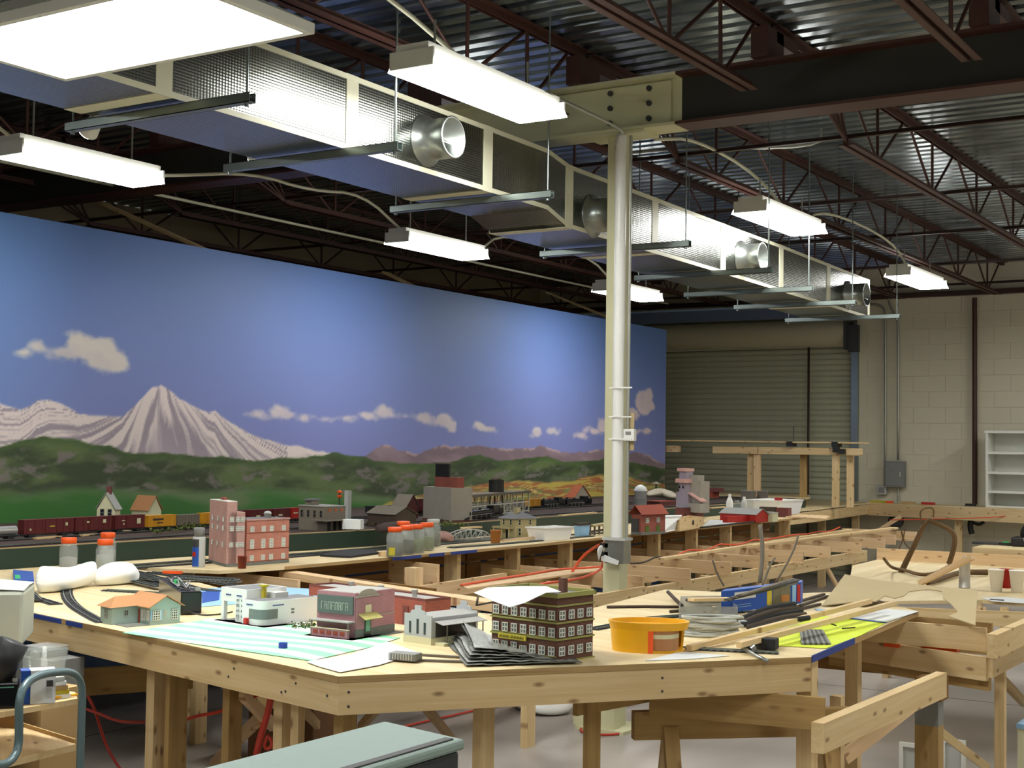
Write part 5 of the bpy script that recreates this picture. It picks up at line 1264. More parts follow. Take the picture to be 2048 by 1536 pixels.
q = pz(345, 1147, 1.02); tag(MB().box(q+V((0, 0, .006)), (.09, .03, .012), .4).build('red_clip', 'orange_cap', None), 'orange-red piece lying among the loose tracks', 'clip')
# white plastic bags
def blob(name, label, cat, pts, mat, root=None, seed=1, sub=2):
    """lofted soft bag: list of (centre, radius_y, radius_z)"""
    rr = random.Random(seed); n = 18; vs = []; fs = []
    P = [V(p[0]) for p in pts]
    for i, (c0, ry_, rz_) in enumerate(pts):
        d = (P[min(i+1, len(P)-1)]-P[max(i-1, 0)]).normalized(); u = V((0, 0, 1)); s_ = d.cross(u).normalized()
        for k in range(n):
            a = 2*math.pi*k/n; j = 1+rr.uniform(-.08, .08)
            vs.append(V(c0)+s_*math.cos(a)*ry_*j+u*math.sin(a)*rz_*j)
    for i in range(len(pts)-1):
        for k in range(n): fs.append((i*n+k, i*n+(k+1) % n, (i+1)*n+(k+1) % n, (i+1)*n+k))
    fs += [tuple(range(n-1, -1, -1)), tuple((len(pts)-1)*n+k for k in range(n))]
    o = MB().add(vs, fs, smooth=True).build(name, mat, root)
    md = o.modifiers.new('sub', 'SUBSURF'); md.levels = sub; md.render_levels = sub
    return tag(o, label, cat) if root is None else o
a = pz(85, 1188); b = pz(178, 1172)
blob('plastic_bag', 'white crumpled plastic tube at the left edge of the near table', 'plastic wrap', [(a+V((-.03, 0, .060)), .045, .045), (a+V((-.02, 0, .06)), .062, .060), (a.lerp(b, .35)+V((0, 0, .05)), .06, .05), (a.lerp(b, .7)+V((0, 0, .048)), .045, .045), (b+V((0, 0, .06)), .05, .055), (b+V((.03, .02, .065)), .03, .045)], 'white_soft', seed=3)
a = pz(195, 1172); b = pz(262, 1168)
blob('plastic_bag', 'white crumpled plastic bag right of the white plastic tube', 'plastic wrap', [(a+V((-.02, -.01, .03)), .02, .02), (a+V((.01, 0, .045)), .05, .045), (a.lerp(b, .5)+V((0, .02, .055)), .075, .056), (b+V((-.02, .03, .048)), .06, .047), (b+V((.02, .03, .035)), .02, .02)], 'white_soft', seed=9)
t = thing('picture_box', 'flat blue box with a green square left of the white plastic', 'box', pz(50, 1158), 0)
P = [pz(28, 1168), pz(68, 1168), pz(66, 1150), pz(26, 1147)]
MB().prism([xy(p) for p in P], 1.0, 1.018).build('carton', 'box_blue', t)
P = [pz(30, 1157, 1.019), pz(41, 1157, 1.019), pz(40, 1150, 1.019), pz(30, 1149, 1.019)]; MB().prism([xy(p) for p in P], 1.0181, 1.019).build('green_label', 'green_led', t)

# ---- right part of the table: clutter
sheet([(1504, 1288), (1560, 1262), (1640, 1232), (1700, 1238), (1775, 1244), (1720, 1272), (1652, 1297), (1560, 1292)], 1.0015, 'poster', 'poster_lime', 'bright lime yellow poster on the right corner of the near table', 'poster')
sheet([(1704, 1236), (1752, 1217), (1838, 1223), (1775, 1244)], 1.003, 'paper_sheet', 'paper', 'white paper sheet beyond the lime poster at the table corner')
stick((1690, 1236), (1772, 1246), 1.004, 1.004, .012, .003, 'blue_strip', 'box_blue', 'blue strip along the edge of the white sheet beside the lime poster')
P = [(1600, 1262), (1640, 1264), (1662, 1290), (1604, 1290)]
t = thing('tie_mat', 'grey bundle of small ties on the lime yellow poster', 'model part', pz(1630, 1278)); 
a, b = pz(1602, 1290, 1.003), pz(1662, 1290, 1.003); c2, d2 = pz(1600, 1262, 1.003), pz(1645, 1262, 1.003)
for i in range(11):
    f_ = (i+.5)/11; MB().beam(a.lerp(b, f_)+V((0, 0, .003)), c2.lerp(d2, f_)+V((0, 0, .003)), .008, .006).build('tie', 'dark_grey' if i % 2 else 'mid_grey', t)
for a, b in (((1652, 1245), (1672, 1252)), ((1684, 1258), (1710, 1256)), ((1640, 1246), (1660, 1243))): stick(a, b, 1.003, 1.003, .004, .004, 'loose_tie', 'black', 'small black loose tie at picture x %d on the lime poster' % a[0] if 0 else {1652: 'short black loose tie near the top of the lime poster', 1684: 'black loose tie in the middle of the lime poster', 1640: 'black loose tie by the edge of the lime poster'}[a[0]], 'model part')
P0 = pz(1527, 1300); tag(MB().box(P0+V((0, .02, .02)), (.075, .05, .036), .1).build('black_block', 'rubber', None, bevel=.004), 'small black block by the ends of the long wood strips', 'block')
# long pine strips, tracks, tools
o = MB().beam(pz(1378, 1296, 1.012), pz(1740, 1202, 1.05), .02, .018).build('wood_strip', 'pine', None); tag(o, 'long pine strip lying across the clutter towards the cardboard, the left one', 'strip')
o = MB().beam(pz(1478, 1290, 1.03), pz(1790, 1206, 1.055), .02, .018).build('wood_strip', 'pine', None); tag(o, 'long pine strip ending above the black block, the right one', 'strip')
track([pz(1362, 1298), pz(1460, 1303), pz(1556, 1308)], 1.0, 'straight_track', 'straight track piece lying in front of the long pine strips', w_=.04, smooth=0)
sheet([(1290, 1322), (1360, 1304), (1460, 1312), (1390, 1318)], 1.001, 'paper_sheet', 'paper', 'white paper under the track piece right of the yellow tub')
o = MB().tube([pz(1478, 1290, 1.02), pz(1500, 1305, 1.01), pz(1535, 1322, 1.002)], .006, 8).build('pliers', 'foil_grey'); tag(o, 'grey metal tool beside the black block', 'tool')
MB().cyl(pz(1497, 1302, 1.004), pz(1505, 1296, 1.012), .018, n=14).build('x', 'foil_grey').name = 'tool_wheel'; tag(scene.objects['tool_wheel'], 'small grey metal wheel beside the black block', 'tool')
# grey cord coil
t = thing('cord_coil', 'coil of light grey cord right of the yellow tub', 'cord', pz(1425, 1275))
ce = pz(1424, 1272)
for i in range(11):
    rx, ry2 = .105-.006*(i % 5), .05-.004*(i % 4); ang = .55+R.uniform(-.12, .12)
    pts = [ce+V((math.cos(a)*rx*math.cos(ang)-math.sin(a)*ry2*math.sin(ang)+R.uniform(-.004, .004), math.cos(a)*rx*math.sin(ang)+math.sin(a)*ry2*math.cos(ang), .005+.006*i+R.uniform(0, .003))) for a in [2*math.pi*j/22 for j in range(23)]]
    MB().tube(pts, .0048, 7).build('loop', 'rope', t)
# black curved roadbed strips
for i in range(5):
    a = pz(1478+6*i, 1246+5*i, 1.0); m_ = pz(1530+8*i, 1222+7*i, 1.02); b = pz(1590+7*i, 1212+7*i, 1.03)
    o = MB().tube([a+V((0, 0, .012)), m_+V((0, 0, .012)), b+V((0, 0, .008))], .010, 6, smooth_pts=3).build('roadbed_strip', 'rubber' if i % 2 == 0 else 'strip_dark', None)
    tag(o, ['rearmost', 'second', 'third', 'fourth', 'nearest'][i]+' black curved strip in the bundle below the blue box', 'strip', 'black curved strips')
track([pz(1185, 1260), pz(1300, 1238), pz(1480, 1225)], 1.0, 'straight_track', 'dark track running from the brown brick building behind the yellow tub', w_=.05, smooth=0)
# blue box with print, tilted
t = thing('blue_carton', 'bright blue carton with yellow print and a photo side, lying among the clutter', 'carton', pz(1520, 1228), 0)
A_ = [pz(1442, 1228, 1.005), pz(1532, 1224, 1.005), pz(1602, 1207, 1.02)]
upz = V((0, 0, .088)); dep = V((-.03, .10, 0))
def quad(pts, name, mat, th=.002, nrm=(0, -1, 0)): return MB().poly3(pts, th, nrm).build(name, mat, t)
q0, q1, q2 = A_; 
m = MB(); vs = [q0, q2, q2+dep, q0+dep, q0+upz, q2+upz, q2+dep+upz, q0+dep+upz]; m.add(vs, [(3, 2, 1, 0), (4, 5, 6, 7), (0, 1, 5, 4), (1, 2, 6, 5), (2, 3, 7, 6), (3, 0, 4, 7)]); m.build('carton', 'box_blue', t)
nf = (q2-q0).cross(upz).normalized()
if nf.y > 0: nf = -nf
def band(u0, u1, v0, v1, name, mat, e=.001):
    a = q0.lerp(q2, u0); b = q0.lerp(q2, u1); P = [a+upz*v0, b+upz*v0, b+upz*v1, a+upz*v1]; return MB().poly3([p+nf*e for p in P], e*.8, -nf).build(name, mat, t)
band(.16, .42, .55, .88, 'address_label', 'paper'); band(.56, .62, .12, .85, 'yellow_print', 'box_yellow'); band(.63, .86, .06, .92, 'photo_print', 'photo_print'); band(.74, .84, .2, .5, 'orange_print', 'cup_orange', .002); band(.88, .93, .1, .9, 'pale_print', 'lightblue', .002); band(.945, .985, .1, .9, 'red_print', 'red', .002)
for v0 in (.2, .3): band(.14, .36, v0, v0+.02, 'small_print', 'lightblue', .002)
# strips bundle on top and left
t = thing('strip_bundle', 'bundle of dark brown wood strips stacked left of the blue carton', 'strips', pz(1410, 1210))
for i in range(8):
    a = pz(1378+R.uniform(-4, 4), 1204-(i//4)*1.0, 1.005+.012*i); b = pz(1452+R.uniform(-5, 5), 1202, 1.005+.012*i)
    MB().beam(a+V((0, .02*(i % 3), .006)), b+V((0, .02*(i % 3), .006)), .035, .010).build('strip', ('strip_dark', 'bark', 'pine')[0 if i < 5 else (1 if i < 6 else 2)], t)
t = thing('long_strip_pile', 'pile of long grey strips lying over the blue carton', 'strips', pz(1500, 1190))
for i in range(6):
    a = pz(1452+6*i, 1200-2*i, 1.10+.004*i); b = pz(1585+R.uniform(-8, 12), 1168-2*i, 1.115+.003*i); MB().beam(a, b, .018, .006).build('strip', 'wood_grey' if i % 2 else 'dark_grey', t)
t = thing('clear_tray', 'clear plastic tray with small parts below the dark wood strips', 'tray', pz(1405, 1238))
P = [pz(1358, 1238), pz(1475, 1238), pz(1450, 1214), pz(1362, 1216)]
MB().prism([xy(p) for p in P], 1.001, 1.004).build('bottom', 'clear_tray', t)
for a, b in zip(P, P[1:]+P[:1]): MB().beam(a+V((0, 0, .025)), b+V((0, 0, .025)), .003, .045).build('side', 'clear_tray', t)
for i in range(6):
    q = P[0].lerp(P[2], R.uniform(.2, .8)).lerp(P[1], R.uniform(0, .4)); MB().box(q+V((0, 0, .010)), (.03, .015, .01), R.random()*3).build('part', ('pine', 'foil_grey', 'bark')[i % 3], t)
o = MB().beam(pz(1352, 1252, 1.005)+V((0, 0, .012)), pz(1492, 1250, 1.005)+V((0, 0, .012)), .05, .008).build('metal_bar', 'galv', None); tag(o, 'flat grey metal bar behind the grey cord coil', 'bar')
o = MB().tube([pz(1214, 1214, 1.006), pz(1290, 1213, 1.006), pz(1358, 1214, 1.008)], .006, 7).build('twig', 'stick_brown', None); tag(o, 'long thin dark stick on the bare plywood behind the yellow tub', 'stick')
o = MB().tube([pz(1336, 1184, 1.03), pz(1350, 1198, 1.02), pz(1364, 1212, 1.01)], .008, 7).build('twig', 'stick_brown', None); tag(o, 'short dark stick slanting at the back corner of the plywood', 'stick')
o = MB().tube([pz(1340, 1223, 1.006), pz(1370, 1221, 1.006)], .006, 7).build('twig', 'stick_brown', None); tag(o, 'short dark twig left of the clear tray', 'stick')
for i, (a, b) in enumerate([((1590, 1205), (1648, 1188)), ((1598, 1212), (1655, 1192)), ((1600, 1218), (1640, 1208))]):
    o = MB().beam(pz(*a, 1.006), pz(*b, 1.006), .014, .008).build('dark_strip', 'strip_dark', None); tag(o, ['upper', 'middle', 'lower'][i]+' dark strip right of the blue carton', 'strip')
sheet([(1628, 1218), (1672, 1220), (1650, 1228)], 1.002, 'card', 'lightblue', 'small blue and white card near the long pine strips', 'card')
# twigs that rise from the clutter in front of the grid
for i, (a, b, c3) in enumerate([((1552, 1165), (1585, 1108), (1597, 1070)), ((1525, 1170), (1540, 1130), (1550, 1116)), ((1425, 1120), (1435, 1150), (1448, 1172)), ((1520, 1165), (1526, 1100), (1520, 1050))]):
    q0 = pz(*a, 1.12); dist = q0.y
    pts = [q0, pY(*b, dist+.05), pY(*c3, dist+.08)]
    o = MB().tube(pts, .0045 if i < 3 else .009, 6, smooth_pts=1).build('twig' if i < 3 else 'rod', 'wood_grey', None)
    tag(o, ['thin bare twig rising from the strips above the blue carton', 'shorter bare twig beside the rising twig over the blue carton', 'thin twig leaning left of the blue carton', 'pale grey rod standing up behind the blue carton'][i], 'twig')
# cardboard with torn cut-out leaning at the right
k0, k1, k2 = pz(1644, 1212, 1.004), pz(1951, 1252, 1.0), pz(1690, 1150, 1.08)
kn = (k1-k0).cross(k2-k0).normalized()
def on_plane(x, y):
    r = V(ray(x, y)); return V(CAM)+r*((k0-V(CAM)).dot(kn)/r.dot(kn))
Pd = [on_plane(x, y) for x, y in [(1690, 1150), (1742, 1160), (1850, 1172), (1906, 1178), (1955, 1184), (1951, 1252), (1897, 1234), (1916, 1226), (1903, 1210), (1886, 1197), (1884, 1184), (1858, 1180), (1819, 1184), (1808, 1193), (1790, 1198), (1770, 1193), (1752, 1204), (1700, 1206), (1644, 1212)]]
tag(MB().poly3(Pd, .004, kn).build('cardboard_sheet', 'card_grey', None), 'large tan cardboard sheet with a torn cut-out leaning over the right end of the table', 'cardboard')
# ------------------------------------------------------------------ things on the plywood deck
def bldbox(L, C_, Rr, z, ytop, label, wallm, roofm, cat='model building', name='model_building', yaw=None, group='model buildings', flat=True):
    c, yw, W, D_ = fit(L, C_, Rr, z, yaw); h = htop(c, ytop)
    t = thing(name, label, cat, c, yw, group); lbox('wall', wallm, t, (-W, 0, 0), (0, D_, h))
    if flat: lbox('roof', roofm, t, (-W-.004, -.004, h), (.004, D_+.004, h+.006))
    return t, W, D_, h
# spray can
def can(px, py, z, r, h, label, colb, capm, neck=True, name='spray_can', lab=None):
    p = pz(px, py, z); t = thing(name, label, 'spray can', p)
    MB().lathe([(r*.94, 0), (r, .004), (r, h*.72), (r*.9, h*.77), (r*.55, h*.79)], (0, 0, 0), 22).build('can_body', colb, t, local=True)
    MB().lathe([(r*.86, h*.77), (r*.88, h*.97), (r*.8, h), (.001, h)], (0, 0, 0), 22).build('cap', capm, t, local=True)
    return t, p
t, p = can(397, 1134, 1.0, .033, .205, 'spray can with a grey cap and blue label left of the pink brick model tower', 'light_grey', 'mid_grey')
a0 = math.atan2(-p.y, -p.x)
def wrap(root, r, z0, z1, a_c, da, name, mat):
    k = 8; vs = [(r*math.cos(a_c+da*(i/k-.5)), r*math.sin(a_c+da*(i/k-.5)), z) for z in (z0, z1) for i in range(k+1)]
    return MB().add(vs, [(i, i+1, k+2+i, k+1+i) for i in range(k)], smooth=True).build(name, mat, root, local=True)
wrap(t, .0335, .005, .105, a0+.75-1.5, 1.5, 'blue_label', 'box_blue'); wrap(t, .0337, .055, .08, a0-.9, .8, 'red_label', 'red'); wrap(t, .0335, .105, .145, a0-.75, 1.5, 'dark_label', 'dark_grey')
# two part brick mill
c, yw, W, D_ = fit((417, 1129), (452, 1134), (488, 1130), yaw=math.radians(-28)); h = htop(c, 1004)
t = thing('model_building', 'tall pink model brick tower building beside the spray can', 'model building', c, yw, 'model buildings')
lbox('wall', 'brick_faded', t, (-W, 0, .015), (-W*.0, D_*.55, h)); lbox('wing_wall', 'brick_faded', t, (-W*.0-.001, .01, .015), (.0, D_, h*.84)); lbox('wing_wall', 'brick_faded', t, (-W*.7, D_*.5, .015), (-.001, D_, h*.84))
lbox('footing', 'stone_grey', t, (-W, -.002, 0), (.002, D_, .016)); lbox('roof_cap', 'white_paint', t, (-W, .0, h), (-.001, D_*.55, h+.004)); lbox('chimney', 'brick_red', t, (-W*.7, .03, h+.004), (-W*.5, .05, h+.018))
for z in (h*.30, h*.55, h*.69):
    for u in (.2, .5, .8): window(t, 'A', W*u, z, .022, .026, W=W, cols=2, rows=2, pane='pane_light')
    for u in (.25, .6, .85): window(t, 'B', D_*u, z, .022, .026, cols=2, rows=2, pane='pane_light')
c, yw, W, D_ = fit((484, 1128), (492, 1132), (577, 1124), yaw=math.radians(-4)); h = htop(c, 1039)
t = thing('model_building', 'orange and pink model brick factory right of the pink tower building', 'model building', c, yw, 'model buildings')
lbox('wall', 'brick_orange', t, (-.16, 0, .015), (0, D_, h-.008)); lbox('cornice', 'brick_faded', t, (-.163, -.003, h-.008), (.004, D_+.003, h)); lbox('roof', 'roof_dark', t, (-.15, .01, h), (-.01, D_-.01, h+.001)); lbox('footing', 'stone_grey', t, (-.16, -.002, 0), (.003, D_+.002, .018))
for z, hh in ((h*.72, .03), (h*.36, .05), (h*.1, .03)):
    lbox('belt_course', 'clay', t, (0, 0, z-.006), (.002, D_, z-.003))
    for u in (.12, .38, .57, .86): window(t, 'B', D_*u, z, .028, hh, cols=3, rows=3, pane='pane_light')
MB().lathe([(.02, 0), (.02, .022), (.024, .022), (.015, .034), (.001, .038)], (-.06, D_*.66, h), 14).build('roof_tank', 'light_grey', t, local=True)
def cupthing(px, py, z, r0, r1, h, label, mat, cat='cup', name='cup'):
    p = pz(px, py, z); t = thing(name, label, cat, p)
    MB().lathe([(r0, 0), (r1, h), (r1*1.04, h), (r1*1.04, h+.003), (r1*.93, h+.003), (r0*.93, .004), (.001, .004)], (0, 0, 0), 22).build('body', mat, t, local=True); return t
t = cupthing(484, 1137, 1.0, .021, .024, .062, 'small reddish brown clay cup in front of the brick model factory', 'clay')
# jars with orange lids
def jar(px, py, label, z=1.0, fill=None, lid='orange_cap', r=.045, h=.15, sticker=False):
    p = pz(px, py, z); t = thing('jar', label, 'jar', p, 0, 'clear plastic jars with orange lids')
    MB().lathe([(r*.96, 0), (r, .005), (r, h*.74), (r*.78, h*.88), (r*.74, h*.9), (r*.70, h*.9), (r*.72, h*.86), (r*.93, h*.72), (r*.93, .008), (.001, .006)], (0, 0, 0), 24).build('glass', 'clear_jar', t, local=True)
    if fill: MB().lathe([(r*.90, .009), (r*.90, h*fill[1]), (.001, h*(fill[1]+.04))], (0, 0, 0), 20).build('contents', fill[0], t, local=True)
    MB().lathe([(r*.82, h*.88), (r*.84, h*1.03), (r*.78, h*1.05), (.001, h*1.05)], (0, 0, 0), 24).build('lid', lid, t, local=True)
    if sticker: 
        a = math.atan2(-p.y, -p.x); wrap(t, r*1.015, .012, .058, a-.35, .8, 'sticker', 'sign_yellow')
plain('brown_fill', '40382a', .9, mottle=.3, scale=60); plain('green_fill', '5e6a20', .9, mottle=.5, scale=60); plain('grey_fill', 'a9aaa5', .9, mottle=.15, scale=50)
jar(136, 1146, 'clear jar with an orange lid, the left one behind the white plastic tube', fill=('grey_fill', .45), h=.165)
jar(209, 1150, 'clear jar with an orange lid behind the white plastic bag', fill=('grey_fill', .6), h=.165)
jar(214, 1132, 'clear orange-lidded jar just behind another jar', fill=('grey_fill', .5), h=.165)
for i, (x, y, f_, s) in enumerate([(789, 1114, 'brown_fill', True), (812, 1109, 'brown_fill', False), (832, 1106, 'green_fill', False), (853, 1101, 'green_fill', False), (806, 1098, 'brown_fill', False), (866, 1092, 'brown_fill', False)]):
    jar(x, y, ['leftmost orange-lidded jar of the row, with a yellow sticker', 'second orange-lidded jar of the row, with brown filling', 'third orange-lidded jar of the row, with green filling', 'front right orange-lidded jar of the row, with green filling', 'orange-lidded jar behind the left end of the jar row', 'rear right jar of the row with a grey lid'][i], fill=(f_, .5), h=.165, sticker=s, lid='orange_cap' if i < 5 else 'light_grey', r=.05)
# tracks along the deck
for i, (pts, lab) in enumerate([([(-5.62, 4.7), (-5.54, 5.6), (-5.42, 6.4), (-5.42, 7.6), (-5.46, 8.6)], 'long curving track on the plywood deck next to the dark green edge'),
                   ([(-5.52, 4.6), (-5.42, 5.4), (-5.32, 6.2), (-5.33, 7.6), (-5.25, 8.8), (-5.1, 9.5)], 'second long track on the plywood deck in front of the first'),
                   ([(-5.1, 7.3), (-5.03, 8.0), (-5.02, 9.0)], 'track piece along the front edge of the deck under the orange paper cup')]):
    track(pts, 1.0, 'deck_track', lab, w_=.055, tie_step=.03, bed='dark_grey')
P = [pz(640, 1113, 1.001), pz(700, 1116, 1.001), pz(760, 1108, 1.001), pz(740, 1102, 1.001), pz(680, 1103, 1.001)]
o = MB().prism([xy(p) for p in P], 1.001, 1.012).build('roadbed_piece', 'rubber', None); tag(o, 'flat dark roadbed piece on the plywood between the factory and the jars', 'roadbed')
o = MB().box(pz(768, 1112, 1.001)+V((0, 0, .012)), (.05, .05, .024), .3).build('wood_block', 'pine'); tag(o, 'small pale wood block left of the jar row', 'block')
# grey truss bridge
t = thing('truss_bridge', 'small grey curved truss bridge model between the jars and the orange paper cup', 'model bridge', pz(940, 1082, 1.0))
a = pz(902, 1083, 1.001); b = pz(983, 1079, 1.001); dv = (b-a); nn = V((-dv.y, dv.x, 0)).normalized()*.06; K = 8
for s in (0, 1):
    o_ = nn*s; tp = []
    MB().beam(a+o_+V((0, 0, .006)), b+o_+V((0, 0, .006)), .006, .008).build('bottom_chord', 'mid_grey', t)
    tops = [a+dv*(i/K)+o_+V((0, 0, .02+.055*math.sin(math.pi*i/K)**.6)) for i in range(K+1)]
    MB().tube(tops, .004, 6).build('top_chord', 'light_grey', t)
    m = MB()
    for i in range(K+1):
        q = a+dv*(i/K)+o_+V((0, 0, .006)); MB_ = MB().cyl(q, tops[i]+V((0, 0, .0005)), .002, n=5).build('post', 'light_grey', t)
        if i < K: MB().cyl(q, tops[i+1], .002, n=5).build('diagonal', 'light_grey', t)
MB().prism([xy(a), xy(b), xy(b+nn), xy(a+nn)], 1.001, 1.006).build('deck', 'dark_grey', t)
cupthing(991, 1086, 1.0, .032, .037, .085, 'tan orange paper cup on the deck in front of the cream model house', 'cup_orange')
stick((1005, 1083), (1098, 1073), 1.01, 1.02, .02, .012, 'wood_strip', 'pine_new', 'pine stick lying in front of the white plastic tub')
blob('rock', 'pinkish brown model rock right of the jar row', 'rock', [(pz(888, 1084)+V((-.06, 0, .03)), .03, .02), (pz(888, 1084)+V((-.03, 0, .04)), .06, .04), (pz(888, 1084)+V((.02, .02, .035)), .06, .035), (pz(888, 1084)+V((.06, .02, .02)), .03, .02)], 'brick_faded', seed=4, sub=1)
# cream two-storey station house
c, yw, W, D_ = fit((1000, 1072), (1030, 1078), (1072, 1071), yaw=math.radians(-14)); h = htop(c, 1038)
t = thing('model_building', 'cream model house with a grey hipped roof and porch, by the orange paper cup', 'model building', c, yw, 'model buildings')
lbox('wall', 'cream_house', t, (-W, 0, 0), (0, D_, h)); lbox('porch_roof', 'cream_house', t, (-W-.03, -.05, h*.5), (-W*.1, 0, h*.6))
for x in (-W-.025, -W*.6, -W*.15): lbox('porch_post', 'cream_house', t, (x, -.047, 0), (x+.008, -.039, h*.5))
MB().add([(-W-.015, -.015, h), (.015, -.015, h), (.015, D_+.015, h), (-W-.015, D_+.015, h), (-W*.7, D_*.5, h+.05), (-W*.3, D_*.5, h+.05)], [(0, 1, 5, 4), (1, 2, 5), (2, 3, 4, 5), (3, 0, 4), (3, 2, 1, 0)]).build('roof', 'roof_dark', t, local=True)
lbox('chimney', 'cream_house', t, (-W*.55, D_*.3, h), (-W*.35, D_*.5, h+.075))
for u in (.25, .72): window(t, 'A', W*u, h*.68, .022, .04, W=W, cols=1, rows=2, pane='pane_dark', fr='cream')
for u in (.2, .7): window(t, 'B', D_*u, h*.68, .025, .04, cols=1, rows=2, pane='pane_dark', fr='cream'); window(t, 'B', D_*u, h*.15, .03, .055, cols=1, rows=2, pane='pane_dark', fr='cream')
lbox('doorway', 'pane_dark', t, (-W*.6, -.002, .002), (-W*.4, 0, h*.45))
# white tub
def tub(L, C_, Rr, z, ytop, label, mat, yaw=None, lidm=None, name='plastic_tub'):
    c, yw, W, D_ = fit(L, C_, Rr, z, yaw); h = htop(c, ytop); t = thing(name, label, 'tub', c, yw)
    i = .88; cx, cy = -W/2, D_/2
    def rr(f, z): return [(cx+(x-cx)*f, cy+(y-cy)*f, z) for x, y in ((-W, 0), (0, 0), (0, D_), (-W, D_))]
    m = MB(); vs = rr(.86, 0)+rr(1, h)+rr(.94, h)+rr(.82, .006)
    m.add(vs, [(3, 2, 1, 0)]+[(i, (i+1) % 4, 4+(i+1) % 4, 4+i) for i in range(4)]+[(4+i, 4+(i+1) % 4, 8+(i+1) % 4, 8+i) for i in range(4)]+[(8+i, 8+(i+1) % 4, 12+(i+1) % 4, 12+i) for i in range(4)]+[(12, 13, 14, 15)])
    m.build('body', mat, t, local=True, bevel=.004)
    r_ = MB(); e = .006
    for a, b in (((-W-e, -e), (e, .004)), ((-W-e, D_-.004), (e, D_+e)), ((-W-e, .004), (-W+.004, D_-.004)), ((-.004, .004), (e, D_-.004))): r_.box2((*a, h-.004), (*b, h+.004))
    r_.build('rim', lidm or mat, t, local=True)
    if lidm: lbox('lid', lidm, t, (-W-.002, -.002, h+.004), (.002, D_+.002, h+.012))
    return t
tub((1052, 1080), (1088, 1083), (1146, 1071), 1.0, 1057, 'large open white plastic food tub on the deck left of the column', 'white_plastic', yaw=math.radians(-8))
tub((1147, 1072), (1158, 1074), (1180, 1070), 1.0, 1050, 'small pale blue plastic tub with a dark lid just left of the column', 'lightblue', yaw=math.radians(-10), lidm='strip_dark')
t = thing('model_railing', 'dark model trestle piece with a pale top against the column', 'model part', pz(1200, 1068, 1.0))
a, b = pz(1180, 1072, 1.0), pz(1216, 1066, 1.0)
MB().beam(a+V((0, 0, .075)), b+V((0, 0, .075)), .05, .012).build('top', 'cream_house', t)
for i in range(5): MB().beam(a.lerp(b, i/4), a.lerp(b, i/4)+V((0, 0, .07)), .012, .012).build('post', 'wood_grey', t)
MB().beam(a+V((0, 0, .03)), b+V((0, 0, .03)), .01, .015).build('cross_rail', 'strip_dark', t)
# beyond the column
c, yw, W, D_ = fit((1263, 1066), (1282, 1070), (1330, 1064), yaw=math.radians(-10)); h = htop(c, 1030)
t = thing('model_building', 'red brick model station with green doors just right of the column', 'model building', c, yw, 'model buildings')
lbox('wall', 'brick_red', t, (-W, 0, 0), (0, D_, h)); lbox('dark_end', 'dark_grey', t, (-W-.002, -.004, 0), (-.02, -.0, h*.8)); gable(-W-.02, .02, -.02, D_+.02, h, h+.07, 'y', 'clay', 'roof'); lbox('footing', 'stone_grey', t, (-W, -.006, 0), (.006, D_, .02))
for u in (.25, .7): lbox('door', 'shrub_green', t, (0, D_*u-.025, .02), (.003, D_*u+.025, h*.45)); window(t, 'B', D_*u, h*.58, .04, h*.25, cols=2, rows=2)
t = thing('white_box', 'white cloth hanging over a wooden box on the deck edge', 'cloth', pz(1342, 1064, 1.0))
a, b = pz(1323, 1066, 1.004), pz(1362, 1060, 1.004); uu = V((0, 0, 1)); 
MB().poly3([a+V((.005, 0, 0)), b+V((-.03, 0, 0)), b+V((0, 0, .105)), a+V((-.03, 0, .115))], .012, (-.5, .8, 0)).build('cloth', 'white_soft', t)
MB().poly3([a+V((-.06, 0, .118)), b+V((0, 0, .108)), b+V((-.05, .12, .108)), a+V((-.1, .12, .12))], .006, (0, 0, 1)).build('cloth_top', 'white_soft', t)
a, b = pz(1358, 1062, 1.0), pz(1405, 1055, 1.0)
t = thing('wood_box', 'pale wooden box with an oval hand hole on the deck edge', 'box', (a+b)/2)
MB().beam(a+V((0, 0, .045)), b+V((0, 0, .045)), .012, .09).build('front', 'pine', t); MB().beam(a+V((-.16, .1, .045)), b+V((-.16, .1, .045)), .012, .09).build('back', 'pine', t)
d_ = (b-a); MB().beam(a+V((0, 0, .045)), a+V((-.16, .1, .045)), .012, .09).build('end', 'pine', t); MB().beam(b+V((0, 0, .045)), b+V((-.16, .1, .045)), .012, .09).build('end', 'pine', t)
q = a.lerp(b, .55); n2 = V((d_.y, -d_.x, 0)).normalized(); MB().lathe([(.001, 0), (.022, 0), (.022, .002), (.001, .002)], q+n2*.008+V((0, 0, .055)), 14, axis=n2).build('hand_hole', 'black', t)
def simple_roof_model(L, C_, Rr, z, ytop, label, wm, rm, ridge, yaw=None, ax='x'):
    c, yw, W, D_ = fit(L, C_, Rr, z, yaw); h = htop(c, ytop); t = thing('model_building', label, 'model building', c, yw, 'model buildings')
    lbox('wall', wm, t, (-W, 0, 0), (0, D_, h)); gable(-W-.01, .01, -.01, D_+.01, h, h+ridge, ax, rm, 'roof', root=t)
    if ax == 'x': MB().poly3([(0, 0, h), (0, D_, h), (0, D_/2, h+ridge)], .003, (-1, 0, 0)).build('gable_wall', wm, t, local=True)
    else: MB().poly3([(-W, 0, h), (0, 0, h), (-W/2, 0, h+ridge)], .003, (0, 1, 0)).build('gable_wall', wm, t, local=True)
    return t, W, D_, h
t, W, D_, h = simple_roof_model((1440, 1042), (1512, 1045), (1536, 1040), 1.0, 1030, 'bright red model freight shed with a grey roof near the right end of the deck', 'red_paint', 'roof_grey', .05, yaw=math.radians(-10))
